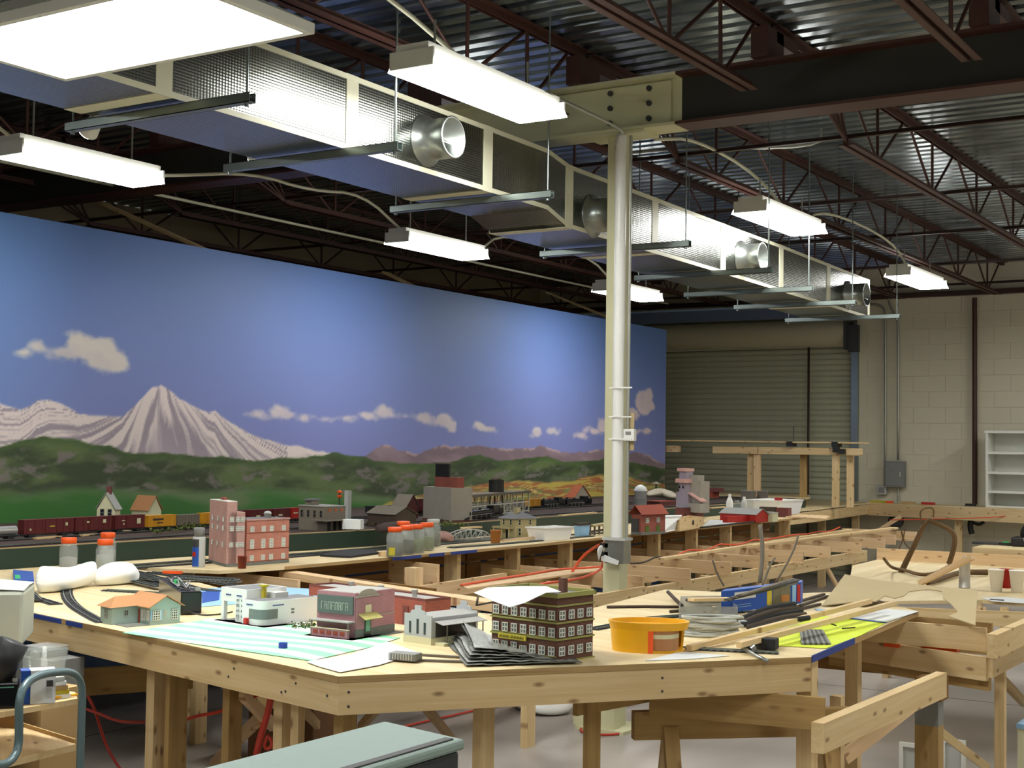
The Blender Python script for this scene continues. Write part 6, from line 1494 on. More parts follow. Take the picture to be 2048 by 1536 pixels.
o = MB().beam(pz(1450, 1046)+V((0, 0, .03)), pz(1490, 1044)+V((0, 0, .03)), .05, .055).build('red_box', 'red_paint'); tag(o, 'bright red box in front of the red model shed', 'box')
t, W, D_, h = bldbox((1527, 1042), (1545, 1044), (1556, 1040), 1.0, 1026, 'small pale grey model hut right of the red model shed', 'cream', 'roof_grey', yaw=math.radians(-10))
for p_, lab, cm in (((1459, 1036), 'tall white glue bottle standing behind the red box', 'white_plastic'), ((1474, 1030), 'clear bottle with a black cap right of the tall white glue bottle', 'clear_jar'), ((1488, 1029), 'second pale bottle behind the red model shed', 'light_grey')):
    q = pz(*p_); t = thing('bottle', lab, 'bottle', q); k = 1.15 if cm == 'white_plastic' else .9
    MB().lathe([(.032, 0), (.034, .01), (.034, .13*k), (.02, .165*k), (.012, .17*k)], (0, 0, 0), 16).build('bottle_body', cm, t, local=True); MB().cyl((0, 0, .168*k), (0, 0, .20*k), .014, n=12).build('cap', 'black' if cm == 'clear_jar' else 'white_plastic', t, local=True)
    if cm == 'white_plastic': wrap(t, .0345, .03, .06, math.atan2(-q.y, -q.x), 1.4, 'orange_label', 'sign_yellow')
tub((1490, 1028), (1560, 1031), (1607, 1022), 1.0, 1002, 'long translucent white storage tub at the far end of the deck', 'white_plastic', yaw=math.radians(-6))
o = MB().box(pz(1557, 1030)+V((0, 0, .12)), (.10, .004, .11), -.3).build('red_card', 'red_paint'); tag(o, 'red card standing before the long white storage tub', 'card'); 
o = MB().box(pz(1538, 1033)+V((0, -.02, .05)), (.16, .1, .09), .2).build('brown_crate', 'strip_dark'); tag(o, 'dark crate in front of the long white storage tub', 'crate')
tag(MB().box(pz(1570, 1034)+V((0, -.03, .045)), (.12, .12, .09), .1).build('dark_model', 'brick_maroon'), 'dark maroon model block right of the red card', 'model')
t = thing('scrap_board', 'pale scrap board with a dark knot lying at the far end of the deck', 'board', pz(1620, 1037))
P = [pz(1571, 1035, 1.002), pz(1650, 1040, 1.002), pz(1660, 1034, 1.002), pz(1600, 1031, 1.002)]; MB().prism([xy(p) for p in P], 1.001, 1.014).build('board', 'pine_new', t)
MB().cyl(P[0].lerp(P[1], .45)+V((0, .04, .0125)), P[0].lerp(P[1], .45)+V((0, .04, .0135)), .018, n=10).build('knot', 'black', t)
sheet([(1405, 1052), (1470, 1046), (1478, 1040), (1420, 1040)], 1.002, 'paper_sheet', 'paper', 'white torn paper on the deck edge between the wooden box and the red box')
o = MB().beam(pz(1403, 1055, 1.006), pz(1520, 1042, 1.006), .03, .01).build('dark_strip', 'rubber'); tag(o, 'dark strip along the deck edge below the red shed', 'strip')
blob('white_bag', 'beige cloth bag lying on the dark red model roof right of the column', 'cloth', [(pz(1300, 1010, 1.06)+V((-.02, 0, .10)), .03, .02), (pz(1310, 1008, 1.06)+V((0, 0, .13)), .1, .05), (pz(1335, 1008, 1.06)+V((0, 0, .11)), .11, .05), (pz(1350, 1010, 1.06)+V((0, 0, .08)), .05, .03)], 'stucco', seed=6)
t, W, D_, h = bldbox((1290, 1030), (1320, 1033), (1354, 1026), 1.0, 1004, 'dark red model station with a long row of pale windows under the beige cloth', 'brick_maroon', 'clay', yaw=math.radians(-14))
for i in range(6): window(t, 'B', D_*(i+.5)/6, h*.35, D_*.1, h*.35, cols=1, rows=2, pane='pane_light', fr='cream')
for i in range(3): window(t, 'A', W*(i+.5)/3, h*.35, W*.16, h*.35, W=W, cols=1, rows=2, pane='pane_light', fr='cream')
t, W, D_, h = bldbox((1351, 1046), (1366, 1048), (1407, 1040), 1.0, 1016, 'dark brick model warehouse behind the wooden box', 'brick_maroon', 'roof_dark', yaw=math.radians(-8))
for i in range(4): window(t, 'B', D_*(i+.5)/4, h*.3, D_*.12, h*.35, cols=2, rows=2, pane='pane_dark', fr='brick_red')
sheet([(1378, 1016), (1405, 1016), (1398, 1000), (1372, 1001)], 1.10, 'paper_sheet', 'paper', 'white paper on the roof of the dark brick warehouse')
t = thing('yellow_tank', 'small yellow model tank left of the dark brick warehouse', 'model part', pz(1340, 1034))
MB().cyl((0, 0, 0), (0, 0, .07), .05, n=16).build('tank', 'sign_yellow', t, local=True); MB().cyl((0, 0, .07), (0, 0, .08), .055, n=16).build('top', 'cream', t, local=True)

# ------------------------------------------------------------------ raised bench: trains, houses, industry
def up(x, y): return pz(x, y, UZ+.012)
def railcar(a, b, label, bodym, h=.075, kind='box', w_=.05, z=UZ+.010, marks=None, group='freight train cars'):
    """a, b: ends in plan"""
    a = V((*a, z)); b = V((*b, z)); d = b-a; L = d.length; yaw = math.atan2(d.y, d.x)
    t = thing('train_car', label, 'train car', (a+b)/2, yaw, group)
    L -= .012
    if kind in ('box', 'hopper'):
        lbox('body', bodym, t, (-L/2, -w_/2, .020), (L/2, w_/2, .020+h)); lbox('roof', bodym, t, (-L/2-.002, -w_/2-.002, .020+h), (L/2+.002, w_/2+.002, .024+h))
        for i in range(7): lbox('rib', bodym, t, (-L/2+L*(i+.5)/7-.002, -w_/2-.002, .02), (-L/2+L*(i+.5)/7+.002, -w_/2, .02+h))
        if kind == 'box': lbox('door', bodym, t, (-.03, -w_/2-.003, .022), (.03, -w_/2-.0005, .016+h))
    else:
        MB().cyl((-L/2+.008, 0, .045), (L/2-.008, 0, .045), w_*.48, n=18).build('tank', bodym, t, local=True); MB().cyl((0, 0, .06), (0, 0, .08), .01, n=10).build('dome', bodym, t, local=True)
        lbox('walkway', 'dark_grey', t, (-L/2, -w_/2, .018), (L/2, w_/2, .023))
    lbox('underframe', 'dark_grey', t, (-L/2, -w_*.3, .012), (L/2, w_*.3, .020))
    for s in (-1, 1):
        tr = lbox('truck', 'rubber', t, (s*L*.33-.022, -w_*.45, .004), (s*L*.33+.022, w_*.45, .014))
        for q in (-.013, .013): MB().cyl((s*L*.33+q, -w_*.4, .009), (s*L*.33+q, w_*.4, .009), .009, n=10).build('wheel', 'dark_grey', tr, local=True)
    for (u, v, ww, hh, mm) in (marks or []): lbox('marking', mm, t, (-L/2+L*u, -w_/2-.0035, .02+h*v), (-L/2+L*u+ww, -w_/2-.0022, .02+h*v+hh))
    return t
def tx(px, py): q = up(px, py); return (q.x, q.y)
line = lambda px0, px1, y0, y1: (tx(px0, y0), tx(px1, y1))
# train line follows the main track: choose its plan from the picture base of the cars
def trk(px, X=None):
    """place on the main line (x follows the track) under picture column px"""
    best = None
    for yy in np.linspace(3.5, 15, 600):
        x = np.interp(yy, [3.0, 5, 7.5, 9.2, 15], [-6.36, -6.38, -6.50, -6.43, -6.44]) if X is None else X
        u = prj((x, yy, UZ+.03))[0]
        if best is None or abs(u-px) < best[0]: best = (abs(u-px), x, yy)
    return (best[1], best[2])
M1 = [(.3, .35, .04, .012, 'cream'), (.12, .2, .02, .01, 'cream')]
railcar(trk(-60), trk(36), 'silver tank car at the left end of the freight train', 'silver', kind='tank')
railcar(trk(40), trk(142), 'long maroon boxcar behind the silver tank car', 'maroon', marks=[(.1, .25, .012, .012, 'cream'), (.5, .45, .035, .008, 'sign_yellow'), (.82, .5, .016, .018, 'cream')])
railcar(trk(144), trk(220), 'second maroon boxcar of the freight train, behind the left jar', 'maroon', marks=[(.3, .6, .02, .01, 'cream'), (.75, .55, .022, .02, 'cream')])
railcar(trk(222), trk(286), 'third maroon boxcar, with a big white emblem at its right end', 'maroon', marks=[(.2, .6, .025, .006, 'cream'), (.25, .3, .01, .01, 'cream'), (.72, .35, .03, .032, 'cream')])
railcar(trk(288), trk(346), 'yellow refrigerator car in the middle of the freight train', 'reefer_yellow', h=.065, marks=[(.15, .6, .09, .012, 'strip_dark'), (.3, .3, .05, .008, 'strip_dark')])
railcar(trk(348), trk(396), 'grey hopper car right of the yellow refrigerator car', 'wood_grey', h=.06, kind='hopper')
railcar(trk(398), trk(440), 'second yellow refrigerator car, partly behind the pink brick tower', 'reefer_yellow', h=.065)
for i, (a, b, m_, lab) in enumerate([(442, 487, 'maroon', 'maroon boxcar hidden mostly behind the brick models'), (489, 538, 'maroon', 'maroon boxcar above the brick model factory roof'), (540, 574, 'maroon', 'dark red boxcar right of the white roof tank'), (575, 596, 'red_paint', 'bright red caboose at the end above the brick factory')]):
    railcar(trk(a), trk(b), lab, m_, h=.07, marks=M1 if i < 3 else [(.2, .5, .05, .008, 'cream')])
# rear cars right
railcar(trk(735, -6.6), trk(790, -6.6), 'black rail car beside the tall white pole', 'rubber', h=.05, marks=[(.3, .5, .04, .006, 'cream')])
railcar(trk(806, -6.6), trk(850, -6.6), 'maroon boxcar just left of the pale concrete model tower', 'maroon', h=.09)
railcar(trk(1055, -6.45), trk(1078, -6.45), 'orange rail car left of the black locomotives', 'reefer_yellow', h=.06)
def loco(a, b, label, z=UZ+.010):
    a = V((*a, z)); b = V((*b, z)); d = b-a; L = d.length; yaw = math.atan2(d.y, d.x)
    t = thing('locomotive', label, 'locomotive', (a+b)/2, yaw, 'black steam locomotives')
    MB().cyl((-L*.46, 0, .045), (L*.2, 0, .045), .024, n=18).build('boiler', 'black_gloss', t, local=True); lbox('cab', 'black_gloss', t, (L*.2, -.027, .03), (L*.36, .027, .085)); lbox('cab_roof', 'dark_grey', t, (L*.19, -.03, .085), (L*.37, .03, .09))
    lbox('tender', 'black_gloss', t, (L*.38, -.026, .02), (L*.5, .026, .065)); MB().cyl((-L*.38, 0, .065), (-L*.38, 0, .085), .008, .010, n=10).build('chimney', 'black', t, local=True); MB().lathe([(.012, 0), (.012, .01), (.001, .018)], (-L*.1, 0, .066), 10).build('dome', 'black', t, local=True)
    lbox('running_board', 'silver', t, (-L*.45, -.03, .030), (L*.2, -.024, .033)); lbox('frame', 'black', t, (-L*.48, -.02, .01), (L*.5, .02, .022))
    for i in range(4): MB().cyl((-L*.3+i*L*.14, -.026, .017), (-L*.3+i*L*.14, .026, .017), .017, n=14).build('driving_wheel', 'dark_grey', t, local=True)
    MB().add([(-L*.48, -.02, .005), (-L*.48, .02, .005), (-L*.48, .02, .02), (-L*.48, -.02, .02), (-L*.53, 0, .005)], [(0, 1, 2, 3), (0, 3, 4), (3, 2, 4), (2, 1, 4), (1, 0, 4)]).build('cowcatcher', 'black', t, local=True)
loco(trk(1082, -6.45), trk(1125, -6.45), 'black steam locomotive behind the white tub, the left of two'); loco(trk(1128, -6.45), trk(1180, -6.45), 'black steam locomotive behind the white tub, the right of two')
loco(tx(932, 1040), tx(1000, 1031), 'black steam locomotive in front of the white coal trestle')
# town and industry
t, W, D_, h = simple_roof_model((193, 1047), (229, 1050), (240, 1046), UZ, 1020, 'tall white model mill house with a red sign behind the maroon boxcars', 'cream', 'roof_grey', .11, yaw=math.radians(24), ax='y')
for u in (.3, .72): window(t, 'A', W*u, h*.55, .03, .05, W=W, cols=1, rows=2, pane='pane_dark', fr='mid_grey')
lbox('red_sign', 'red_paint', t, (-W*.85, -.004, h*.22), (-W*.15, 0, h*.34)); lbox('chimney', 'brick_maroon', t, (-W*.5-.015, D_*.4, h+.1), (-W*.5+.015, D_*.6, h+.15))
lbox('side_shed', 'cup_orange', t, (.0, .02, 0), (.04, D_*.8, h*.55))
t, W, D_, h = simple_roof_model((263, 1041), (296, 1044), (322, 1040), UZ, 1022, 'small white model cottage with an orange-tan roof behind the train', 'cream', 'roof_tan', .10, yaw=math.radians(2))
t, W, D_, h = bldbox((597, 1058), (648, 1062), (690, 1052), UZ, 1014, 'weathered grey wooden model depot with an awning, above the middle of the bench edge', 'wood_grey', 'roof_grey', yaw=math.radians(-4))
W_ = W
for i in range(4): window(t, 'A', W*(i+.5)/4, h*.55, .025, .045, W=W, cols=1, rows=2, pane='pane_dark', fr='wood_grey')
for i in range(3): lbox('orange_sign', 'orange_roof', t, (.0, D_*(.2+i*.28), h*.8), (.003, D_*(.3+i*.28), h*.92)); lbox('door', 'pane_dark', t, (0, D_*(.15+i*.28), 0), (.003, D_*(.27+i*.28), h*.4))
lbox('cupola', 'wood_grey', t, (-W*.85, .02, h), (-W*.6, .09, h+.035)); lbox('cupola_roof', 'roof_dark', t, (-W*.88, .01, h+.035), (-W*.57, .1, h+.045)); lbox('porch', 'wood_grey', t, (-W*.3, -.05, h*.42), (.07, D_, h*.46))
for y in (.0, D_*.5, D_-.02): lbox('porch_post', 'strip_dark', t, (.06, y, 0), (.066, y+.006, h*.42))
tag(MB().box(up(702, 1058)+V((0, .02, .03)), (.12, .08, .06), .4).build('white_shed', 'station_white'), 'small white flat-roofed model shed right of the weathered depot', 'model building')
q = up(695, 1040); qt = pY(695, 981, q.y)
tag(MB().box2((q.x-.018, q.y-.018, UZ), (q.x+.018, q.y+.018, qt.z)).build('white_pole', 'light_grey'), 'square pale grey pole standing on the bench in front of the green hills', 'pole')
q = up(678, 1036); t = thing('signal_lamp', 'small red railway signal left of the pale grey pole', 'signal', (q.x, q.y, UZ)); zt = pY(678, 980, q.y).z
MB().cyl((0, 0, 0), (0, 0, zt-UZ), .005, n=6).build('post', 'dark_grey', t, local=True)
MB().lathe([(.03, 0), (.001, .022)], (0, 0, zt-UZ-.02), 12).build('hood', 'orange_cap', t, local=True); MB().lathe([(.018, 0), (.018, .02), (.001, .02)], (0, 0, zt-UZ-.055), 12).build('lamp', 'orange_cap', t, local=True)
t, W, D_, h = simple_roof_model((735, 1052), (790, 1056), (832, 1048), UZ, 1030, 'brown wooden model yard building with a wide sloping roof', 'strip_dark', 'wood_grey', .05, yaw=math.radians(-10))
t, W, D_, h = simple_roof_model((785, 1036), (812, 1038), (836, 1034), UZ, 1014, 'brown model house with a pointed roof behind the wide yard building', 'brick_maroon', 'wood_grey', .09, yaw=math.radians(5))
P = [up(740, 1066), up(790, 1070), up(830, 1062), up(790, 1050), up(745, 1056)]
blob('model_mound', 'brown lumpy scenery mound behind the jar row', 'scenery', [(up(758, 1062)+V((0, 0, .0)), .05, .01), (up(768, 1062)+V((0, 0, .02)), .09, .03), (up(800, 1058)+V((0, 0, .02)), .09, .04), (up(830, 1054)+V((0, 0, .0)), .05, .01)], 'scenery_dark', seed=12, sub=1)
# pale concrete tower with roof hut
c, yw, W, D_ = fit((846, 1032), (902, 1044), (944, 1036), UZ, yaw=math.radians(-20)); h = htop(c, 976)
t = thing('model_building', 'tall pale concrete model grain tower with a red brick and black hut on its roof', 'model building', c, yw, 'model buildings')
lbox('wall', 'concrete_model', t, (-W, 0, 0), (0, D_, h)); lbox('footing', 'brick_maroon', t, (-W-.002, -.003, 0), (.003, D_, .012))
MB().box2((-W*.8, .05, h), (-W*.02, D_*.62, h+.075)).build('brick_penthouse', 'brick_red', t, local=True); lbox('black_hut', 'black', t, (-W*.82, .06, h+.075), (-W*.35, D_*.4, h+.17)); lbox('hut_roof', 'wood_grey', t, (-W*.86, .05, h+.17), (-W*.31, D_*.45, h+.18))
lbox('pilaster', 'concrete_model', t, (-W*.02-.012, -.004, 0), (.004, .004, h))
# coal trestle with water tank
t = thing('model_trestle', 'long white timber trestle model with a flat roof right of the concrete tower', 'model trestle', up(1000, 1035))
a = V(up(940, 1034)); b = V(up(1057, 1021)); a.z = b.z = UZ; dv = b-a; nn = V((-dv.y, dv.x, 0)).normalized(); K = 9
zt = pY(1000, 990, a.lerp(b, .5).y).z-UZ
for s in (0, .14):
    for i in range(K+1):
        q = a+dv*(i/K)+nn*s; MB().box2((q.x-.005, q.y-.005, UZ), (q.x+.005, q.y+.005, UZ+zt)).build('post', 'cream', t)
        if i < K:
            q2 = a+dv*((i+1)/K)+nn*s; MB().beam(q+V((0, 0, .01)), q2+V((0, 0, zt*.5)), .005, .006).build('brace', 'light_grey', t)
    for z in (.012, zt*.55): MB().beam(a+nn*s+V((0, 0, z)), b+nn*s+V((0, 0, z)), .008, .010).build('rail', 'white_paint', t)
MB().prism([xy(a-nn*.02), xy(b-nn*.02), xy(b+nn*.17), xy(a+nn*.17)], UZ+zt, UZ+zt+.02).build('roof', 'wood_grey', t)
q = up(992, 1026); zz = pY(992, 986, q.y).z; t = thing('model_water_tank', 'black round model water tank with a conical roof above the white trestle', 'water tank', (q.x, q.y, UZ)); hh = zz-UZ
MB().cyl((0, 0, hh), (0, 0, hh+.10), .062, n=20).build('tank', 'black', t, local=True); MB().lathe([(.068, 0), (.001, .035)], (0, 0, hh+.10), 20).build('roof', 'strip_dark', t, local=True)
for sx in (-1, 1):
    for sy in (-1, 1): MB().cyl((sx*.04, sy*.04, 0), (sx*.035, sy*.035, hh), .005, n=6).build('leg', 'strip_dark', t, local=True)
MB().tube([(.05, 0, 0), (.0, .0, hh)], .004, 6).build('pipe', 'dark_grey', t, local=True)
t, W, D_, h = simple_roof_model((1133, 1008), (1148, 1010), (1180, 1006), UZ, 996, 'model farmhouse with an orange roof behind the black locomotives', 'stucco', 'orange_roof', .12, yaw=math.radians(-6))
t = thing('model_silo', 'white domed model silo right of the column', 'model silo', up(1281, 1010))
MB().lathe([(.058, 0), (.058, .13), (.066, .13), (.066, .14), (.05, .17), (.02, .19), (.001, .195)], (0, 0, 0), 20).build('tower', 'station_white', t, local=True); MB().cyl((0, 0, 0), (0, 0, .06), .06, n=20).build('base_band', 'mid_grey', t, local=True)
q = up(1312, 990); t = thing('model_lamp', 'small model windmill post above the autumn fields at the right of the mural', 'model post', (q.x, q.y, UZ))
MB().cyl((0, 0, 0), (0, 0, .14), .008, n=6).build('post', 'dark_grey', t, local=True); MB().lathe([(.06, 0), (.001, .03)], (0, 0, .14), 12).build('hood', 'stucco', t, local=True)
# white mine tower at the end of the mural
c, yw, W, D_ = fit((1352, 1022), (1376, 1024), (1402, 1018), UZ, yaw=math.radians(-28)); W = min(W, .35); D_ = min(D_, .4)
t = thing('model_building', 'stacked pale lilac model mine tower with pink roofs at the end of the mural', 'model building', c, yw, 'model buildings')
zt = lambda y: htop(c, y)
plain('lilac', '9c93a0', .7, mottle=.06); plain('pink_roof', 'd0a49a', .7, mottle=.05)
lbox('lower_wall', 'lilac', t, (-W, 0, 0), (0, D_, zt(985))); lbox('rear_wall', 'concrete_model', t, (-W*.5, D_*.3, 0), (.12, D_, zt(962))); lbox('rear_roof', 'concrete_model', t, (-W*.3, D_*.3, zt(962)), (.08, D_*.8, zt(950)))
lbox('tower', 'lilac', t, (-W*.75, 0, zt(985)), (-W*.15, D_*.5, zt(943))); lbox('tower_roof', 'pink_roof', t, (-W*.8, -.02, zt(943)), (-W*.1, D_*.55, zt(937))); lbox('tower_roof', 'pink_roof', t, (-W*.85, -.03, zt(966)), (-W*.05, D_*.55, zt(958)))
MB().add([(0, 0, zt(985)), (.18, 0, zt(1000)), (.18, D_*.5, zt(1000)), (0, D_*.5, zt(985))], [(0, 1, 2, 3)]).build('lean_to_roof', 'pink_roof', t, local=True).modifiers.new('s', 'SOLIDIFY').thickness = .01
lbox('lean_to', 'concrete_model', t, (0, 0, 0), (.17, D_*.5, zt(1006)))
for u in (.3, .6): window(t, 'A', W*u, zt(978), .03, .03, W=W, cols=1, rows=1, pane='pane_dark', fr='lilac')
t, W, D_, h = bldbox((1404, 1012), (1424, 1014), (1438, 1008), 1.0, 985, 'rusty brown model coal tower in front of the roller door', 'clay', 'brick_maroon', yaw=math.radians(-5))
lbox('hopper', 'brick_maroon', t, (-.06, .02, h+.006), (.06, min(.2, D_), h+.05))
for i, (x0, x1) in enumerate([(1482, 1512), (1514, 1536)]):
    t, W, D_, h = bldbox((x0, 998), (x0+20, 999), (x1, 997), UZ, 983, ['weathered grey model warehouse before the roller door, the left one', 'weathered grey model warehouse before the roller door, the right one'][i], 'wood_grey', 'roof_grey', yaw=math.radians(-4))
# supports for what stands beyond the bench end
t = thing('end_bench', 'short raised bench at the end of the mural carrying the last grey models', 'bench', (-6.6, 16.0, 0))
MB().prism([(-7.69, 15.42), (-5.85, 15.42), (-5.95, 16.0), (-6.3, 16.9), (-7.69, 16.9)], UZ-.02, UZ).build('bench_top', 'plywood', t)
MB().box2((-7.6, 15.5, 0), (-7.55, 15.6, UZ-.02)).build('leg', 'pine', t); MB().box2((-6.2, 15.5, 0), (-6.15, 15.6, UZ-.02)).build('leg', 'pine', t); MB().box2((-7.3, 16.6, 0), (-7.25, 16.7, UZ-.02)).build('leg', 'pine', t)
# low bushes along the bench
for i, (a, b, lab) in enumerate([((310, 1067), (410, 1052), 'low olive green model bushes in front of the yellow refrigerator car'), ((855, 1048), (930, 1052), 'olive green model bushes below the concrete tower'), ((735, 1047), (765, 1049), 'small olive green model bush behind the white shed')]):
    p, q = up(*a), up(*b); m = MB()
    for k in range(240):
        c_ = p.lerp(q, R.random())+V((R.gauss(0, .02), R.gauss(0, .03), abs(R.gauss(0, .014)))); s = R.uniform(.004, .011); ax = V((R.gauss(0, 1), R.gauss(0, 1), R.gauss(0, 1))).normalized(); b_ = ax.cross(V((.3, .5, .8))).normalized()
        m.add([c_-ax*s, c_+b_*s, c_+ax*s, c_-b_*s], [(0, 1, 2, 3)])
    tag(m.build('model_bush', 'shrub_green'), lab, 'model bush', kind='stuff')
for (a, b, lab) in (((68, 1077), (118, 1073), 'pale flat strip beside the main track left of the jars'), ((160, 1071), (192, 1068), 'pale flat strip beside the main track between the jars'), ((232, 1064), (262, 1062), 'pale flat strip beside the main track right of the jars'), ((925, 1056), (960, 1054), 'pale wood block on the dark green bench edge below the locomotive'), ((1120, 1031), (1190, 1025), 'pale strip along the bench edge left of the column'), ((1420, 1016), (1450, 1014), 'pale block on the dark edge in front of the roller door')):
    o = MB().beam(pz(*a, UZ+.006), pz(*b, UZ+.006), .04, .010).build('wood_strip', 'pine'); tag(o, lab, 'strip')
# ------------------------------------------------------------------ cords on the frames
def cord(pts, r, mat, label, sm=3, name='cord', cat='cord'):
    o = MB().tube(pts, r, 8, smooth_pts=sm).build(name, mat, None); return tag(o, label, cat)
bx = V((p.x, YG-.13, 1.04)) if False else V((pY(1210, 1085, YG-.13)))
cord([bx, pz(1190, 1094, 1.03), pz(1170, 1108, .98), pz(1155, 1126, .92), pz(1143, 1146, .86)], .009, 'orange_cord', 'orange cord curving down from the outlet box to the pine frame')
cord([pY(1212, 1105, YG-.14), pz(1206, 1125, .93), pz(1203, 1139, .88), pz(1170, 1155, .87), pz(1130, 1162, .87), pz(1090, 1166, .87), pz(1070, 1174, .86)], .008, 'orange_cord', 'orange cord looping over the joists behind the brown brick building')
cord([pz(922, 1170, .875), pz(980, 1160, .875), pz(1060, 1148, .875), pz(1120, 1138, .872), pz(1170, 1136, .872), pz(1216, 1132, .872)], .007, 'orange_cord', 'orange cord lying along the long thin pine strip')
P = [pz(920, 1172, .862), pz(1060, 1152, .862), pz(1180, 1133, .862), pz(1226, 1138, .862), pz(1065, 1160, .862), pz(935, 1178, .862)]
tag(MB().prism([xy(q) for q in P], .857, .866).build('pine_strip', 'pine_new'), 'long thin pointed pine strip lying across the joists left of the column', 'strip')
cord([pz(1262, 1127, .86), pz(1290, 1125, .86), pz(1312, 1113, .86), pz(1330, 1115, .86)], .007, 'strip_dark', 'dark cord on the joist just right of the column')
cord([pz(1352, 1112, .865), pz(1375, 1100, .87), pz(1390, 1100, .865), pz(1415, 1102, .86), pz(1438, 1088, .87), pz(1450, 1089, .865), pz(1480, 1090, .86), pz(1510, 1078, .87), pz(1522, 1082, .86), pz(1560, 1074, .86), pz(1600, 1068, .87), pz(1612, 1069, .86), pz(1640, 1062, .87), pz(1658, 1064, .86), pz(1680, 1054, .87)], .007, 'orange_cord', 'long wavy orange cord over the joists right of the column')
tag(MB().beam(pz(1322, 1118, .862), pz(1700, 1060, .862), .05, .018).build('pine_strip', 'pine'), 'long narrow pine strip lying over the joists right of the column', 'strip')
tag(MB().beam(pz(1500, 1092, .874), pz(1790, 1056, .874), .07, .018).build('pine_strip', 'pine'), 'wider pine strip at the far right end of the joists', 'strip')
cord([V((-3.9, 17.35, .98)), V((-3.9+.02, 17.2, .9)), pY(1779, 1040, 17.1)], .006, 'orange_cord', 'thin orange cord hanging below the wall bench')
t = thing('tape_roll', 'white plastic wrap hanging by the outlet box on the column', 'plastic wrap', pY(1200, 1110, YG-.2))
q = pY(1198, 1103, YG-.2)
blob('wrap', '', '', [(q+V((0, 0, -.06)), .012, .01), (q+V((0, 0, -.03)), .03, .025), (q, .035, .03), (q+V((.02, 0, .03)), .02, .012)], 'white_soft', root=t, seed=2, sub=1)
o = MB().poly3([pY(1203, 1113, YG-.16), pY(1210, 1110, YG-.16), pY(1238, 1122, YG-.16), pY(1235, 1130, YG-.16), pY(1202, 1121, YG-.16)], .003, (0, 1, 0)).build('white_tag', 'paper'); tag(o, 'white paper tag hanging on the column below the outlet box', 'tag')

# ------------------------------------------------------------------ right table things
def cup2(px, py, label, mat, h=.125, r0=.03, r1=.044): return cupthing(px, py, RZ, r0, r1, h, label, mat)
cup2(1993, 1183, 'white foam cup on the work table, the left one', 'foam'); cup2(2034, 1185, 'white foam cup on the work table at the right picture edge', 'foam'); cup2(2013, 1176, 'red paper cup between the two white foam cups', 'red_paint', h=.11)
p = pz(1929, 1176, RZ); t = thing('spray_can', 'plain silver spray can without cap left of the foam cups', 'spray can', p)
MB().lathe([(.030, 0), (.034, .004), (.034, .006), (.032, .010), (.032, .15), (.034, .152), (.034, .158), (.022, .172), (.012, .174), (.012, .18), (.006, .182), (.006, .192), (.001, .192)], (0, 0, 0), 22).build('can_body', 'silver', t, local=True)
sheet([(1962, 1196), (2000, 1194), (2048, 1198), (2048, 1207), (1985, 1203)], RZ+.001, 'paper_sheet', 'paper', 'white paper on the front edge of the work table')
stick((1980, 1199), (2008, 1201), RZ+.004, RZ+.004, .012, .004, 'pen', 'stick_brown', 'dark pen lying on the white paper on the work table', 'pen')
# driftwood
def branch(pts, r0, r1, label, name='driftwood', mat='bark'):
    o = MB().tube(pts, lambda t: r0*(1-t)+r1*t, 9, smooth_pts=2).build(name, mat, None); return tag(o, label, 'branch')
Yb = 9.3
bp = lambda x, y, dy=0: pY(x, y, Yb+dy)
branch([bp(1800, 1150), bp(1815, 1118), bp(1833, 1082), bp(1846, 1052), bp(1858, 1040)], .022, .012, 'tall forked driftwood branch leaning up before the wall bench')
branch([bp(1858, 1040), bp(1880, 1050), bp(1902, 1060), bp(1911, 1075), bp(1907, 1100), bp(1898, 1128)], .014, .018, 'bent driftwood branch hanging down from the tall forked one')
branch([bp(1846, 1050), bp(1838, 1024), bp(1852, 1015), bp(1868, 1016), bp(1867, 1035)], .006, .005, 'thin looped twig at the top of the forked driftwood')
branch([bp(1803, 1062), bp(1808, 1085), bp(1822, 1100)], .006, .004, 'thin twig crossing left of the forked driftwood')
branch([bp(1810, 1058), bp(1806, 1080), bp(1798, 1098)], .005, .004, 'second thin twig crossing left of the forked driftwood')
branch([pz(1768, 1117, 1.0)+V((0, 0, 0)), pz(1782, 1136, RZ+.02), pz(1810, 1140, RZ+.02), pz(1838, 1150, RZ+.02), pz(1870, 1148, RZ+.02), pz(1900, 1132, RZ+.05)], .009, .014, 'dark crooked driftwood branch lying at the back of the work table')
branch([pz(1855, 1166, RZ+.02), pz(1880, 1158, RZ+.02), pz(1920, 1144, RZ+.025), pz(1975, 1145, RZ+.025)], .014, .02, 'thick driftwood log behind the silver spray can')
tag(MB().beam(pz(1840, 1166, RZ+.02), pz(1945, 1114, 1.06), .03, .03).build('pine_strip', 'pine_new'), 'pine strip leaning up to the right over the driftwood', 'strip')
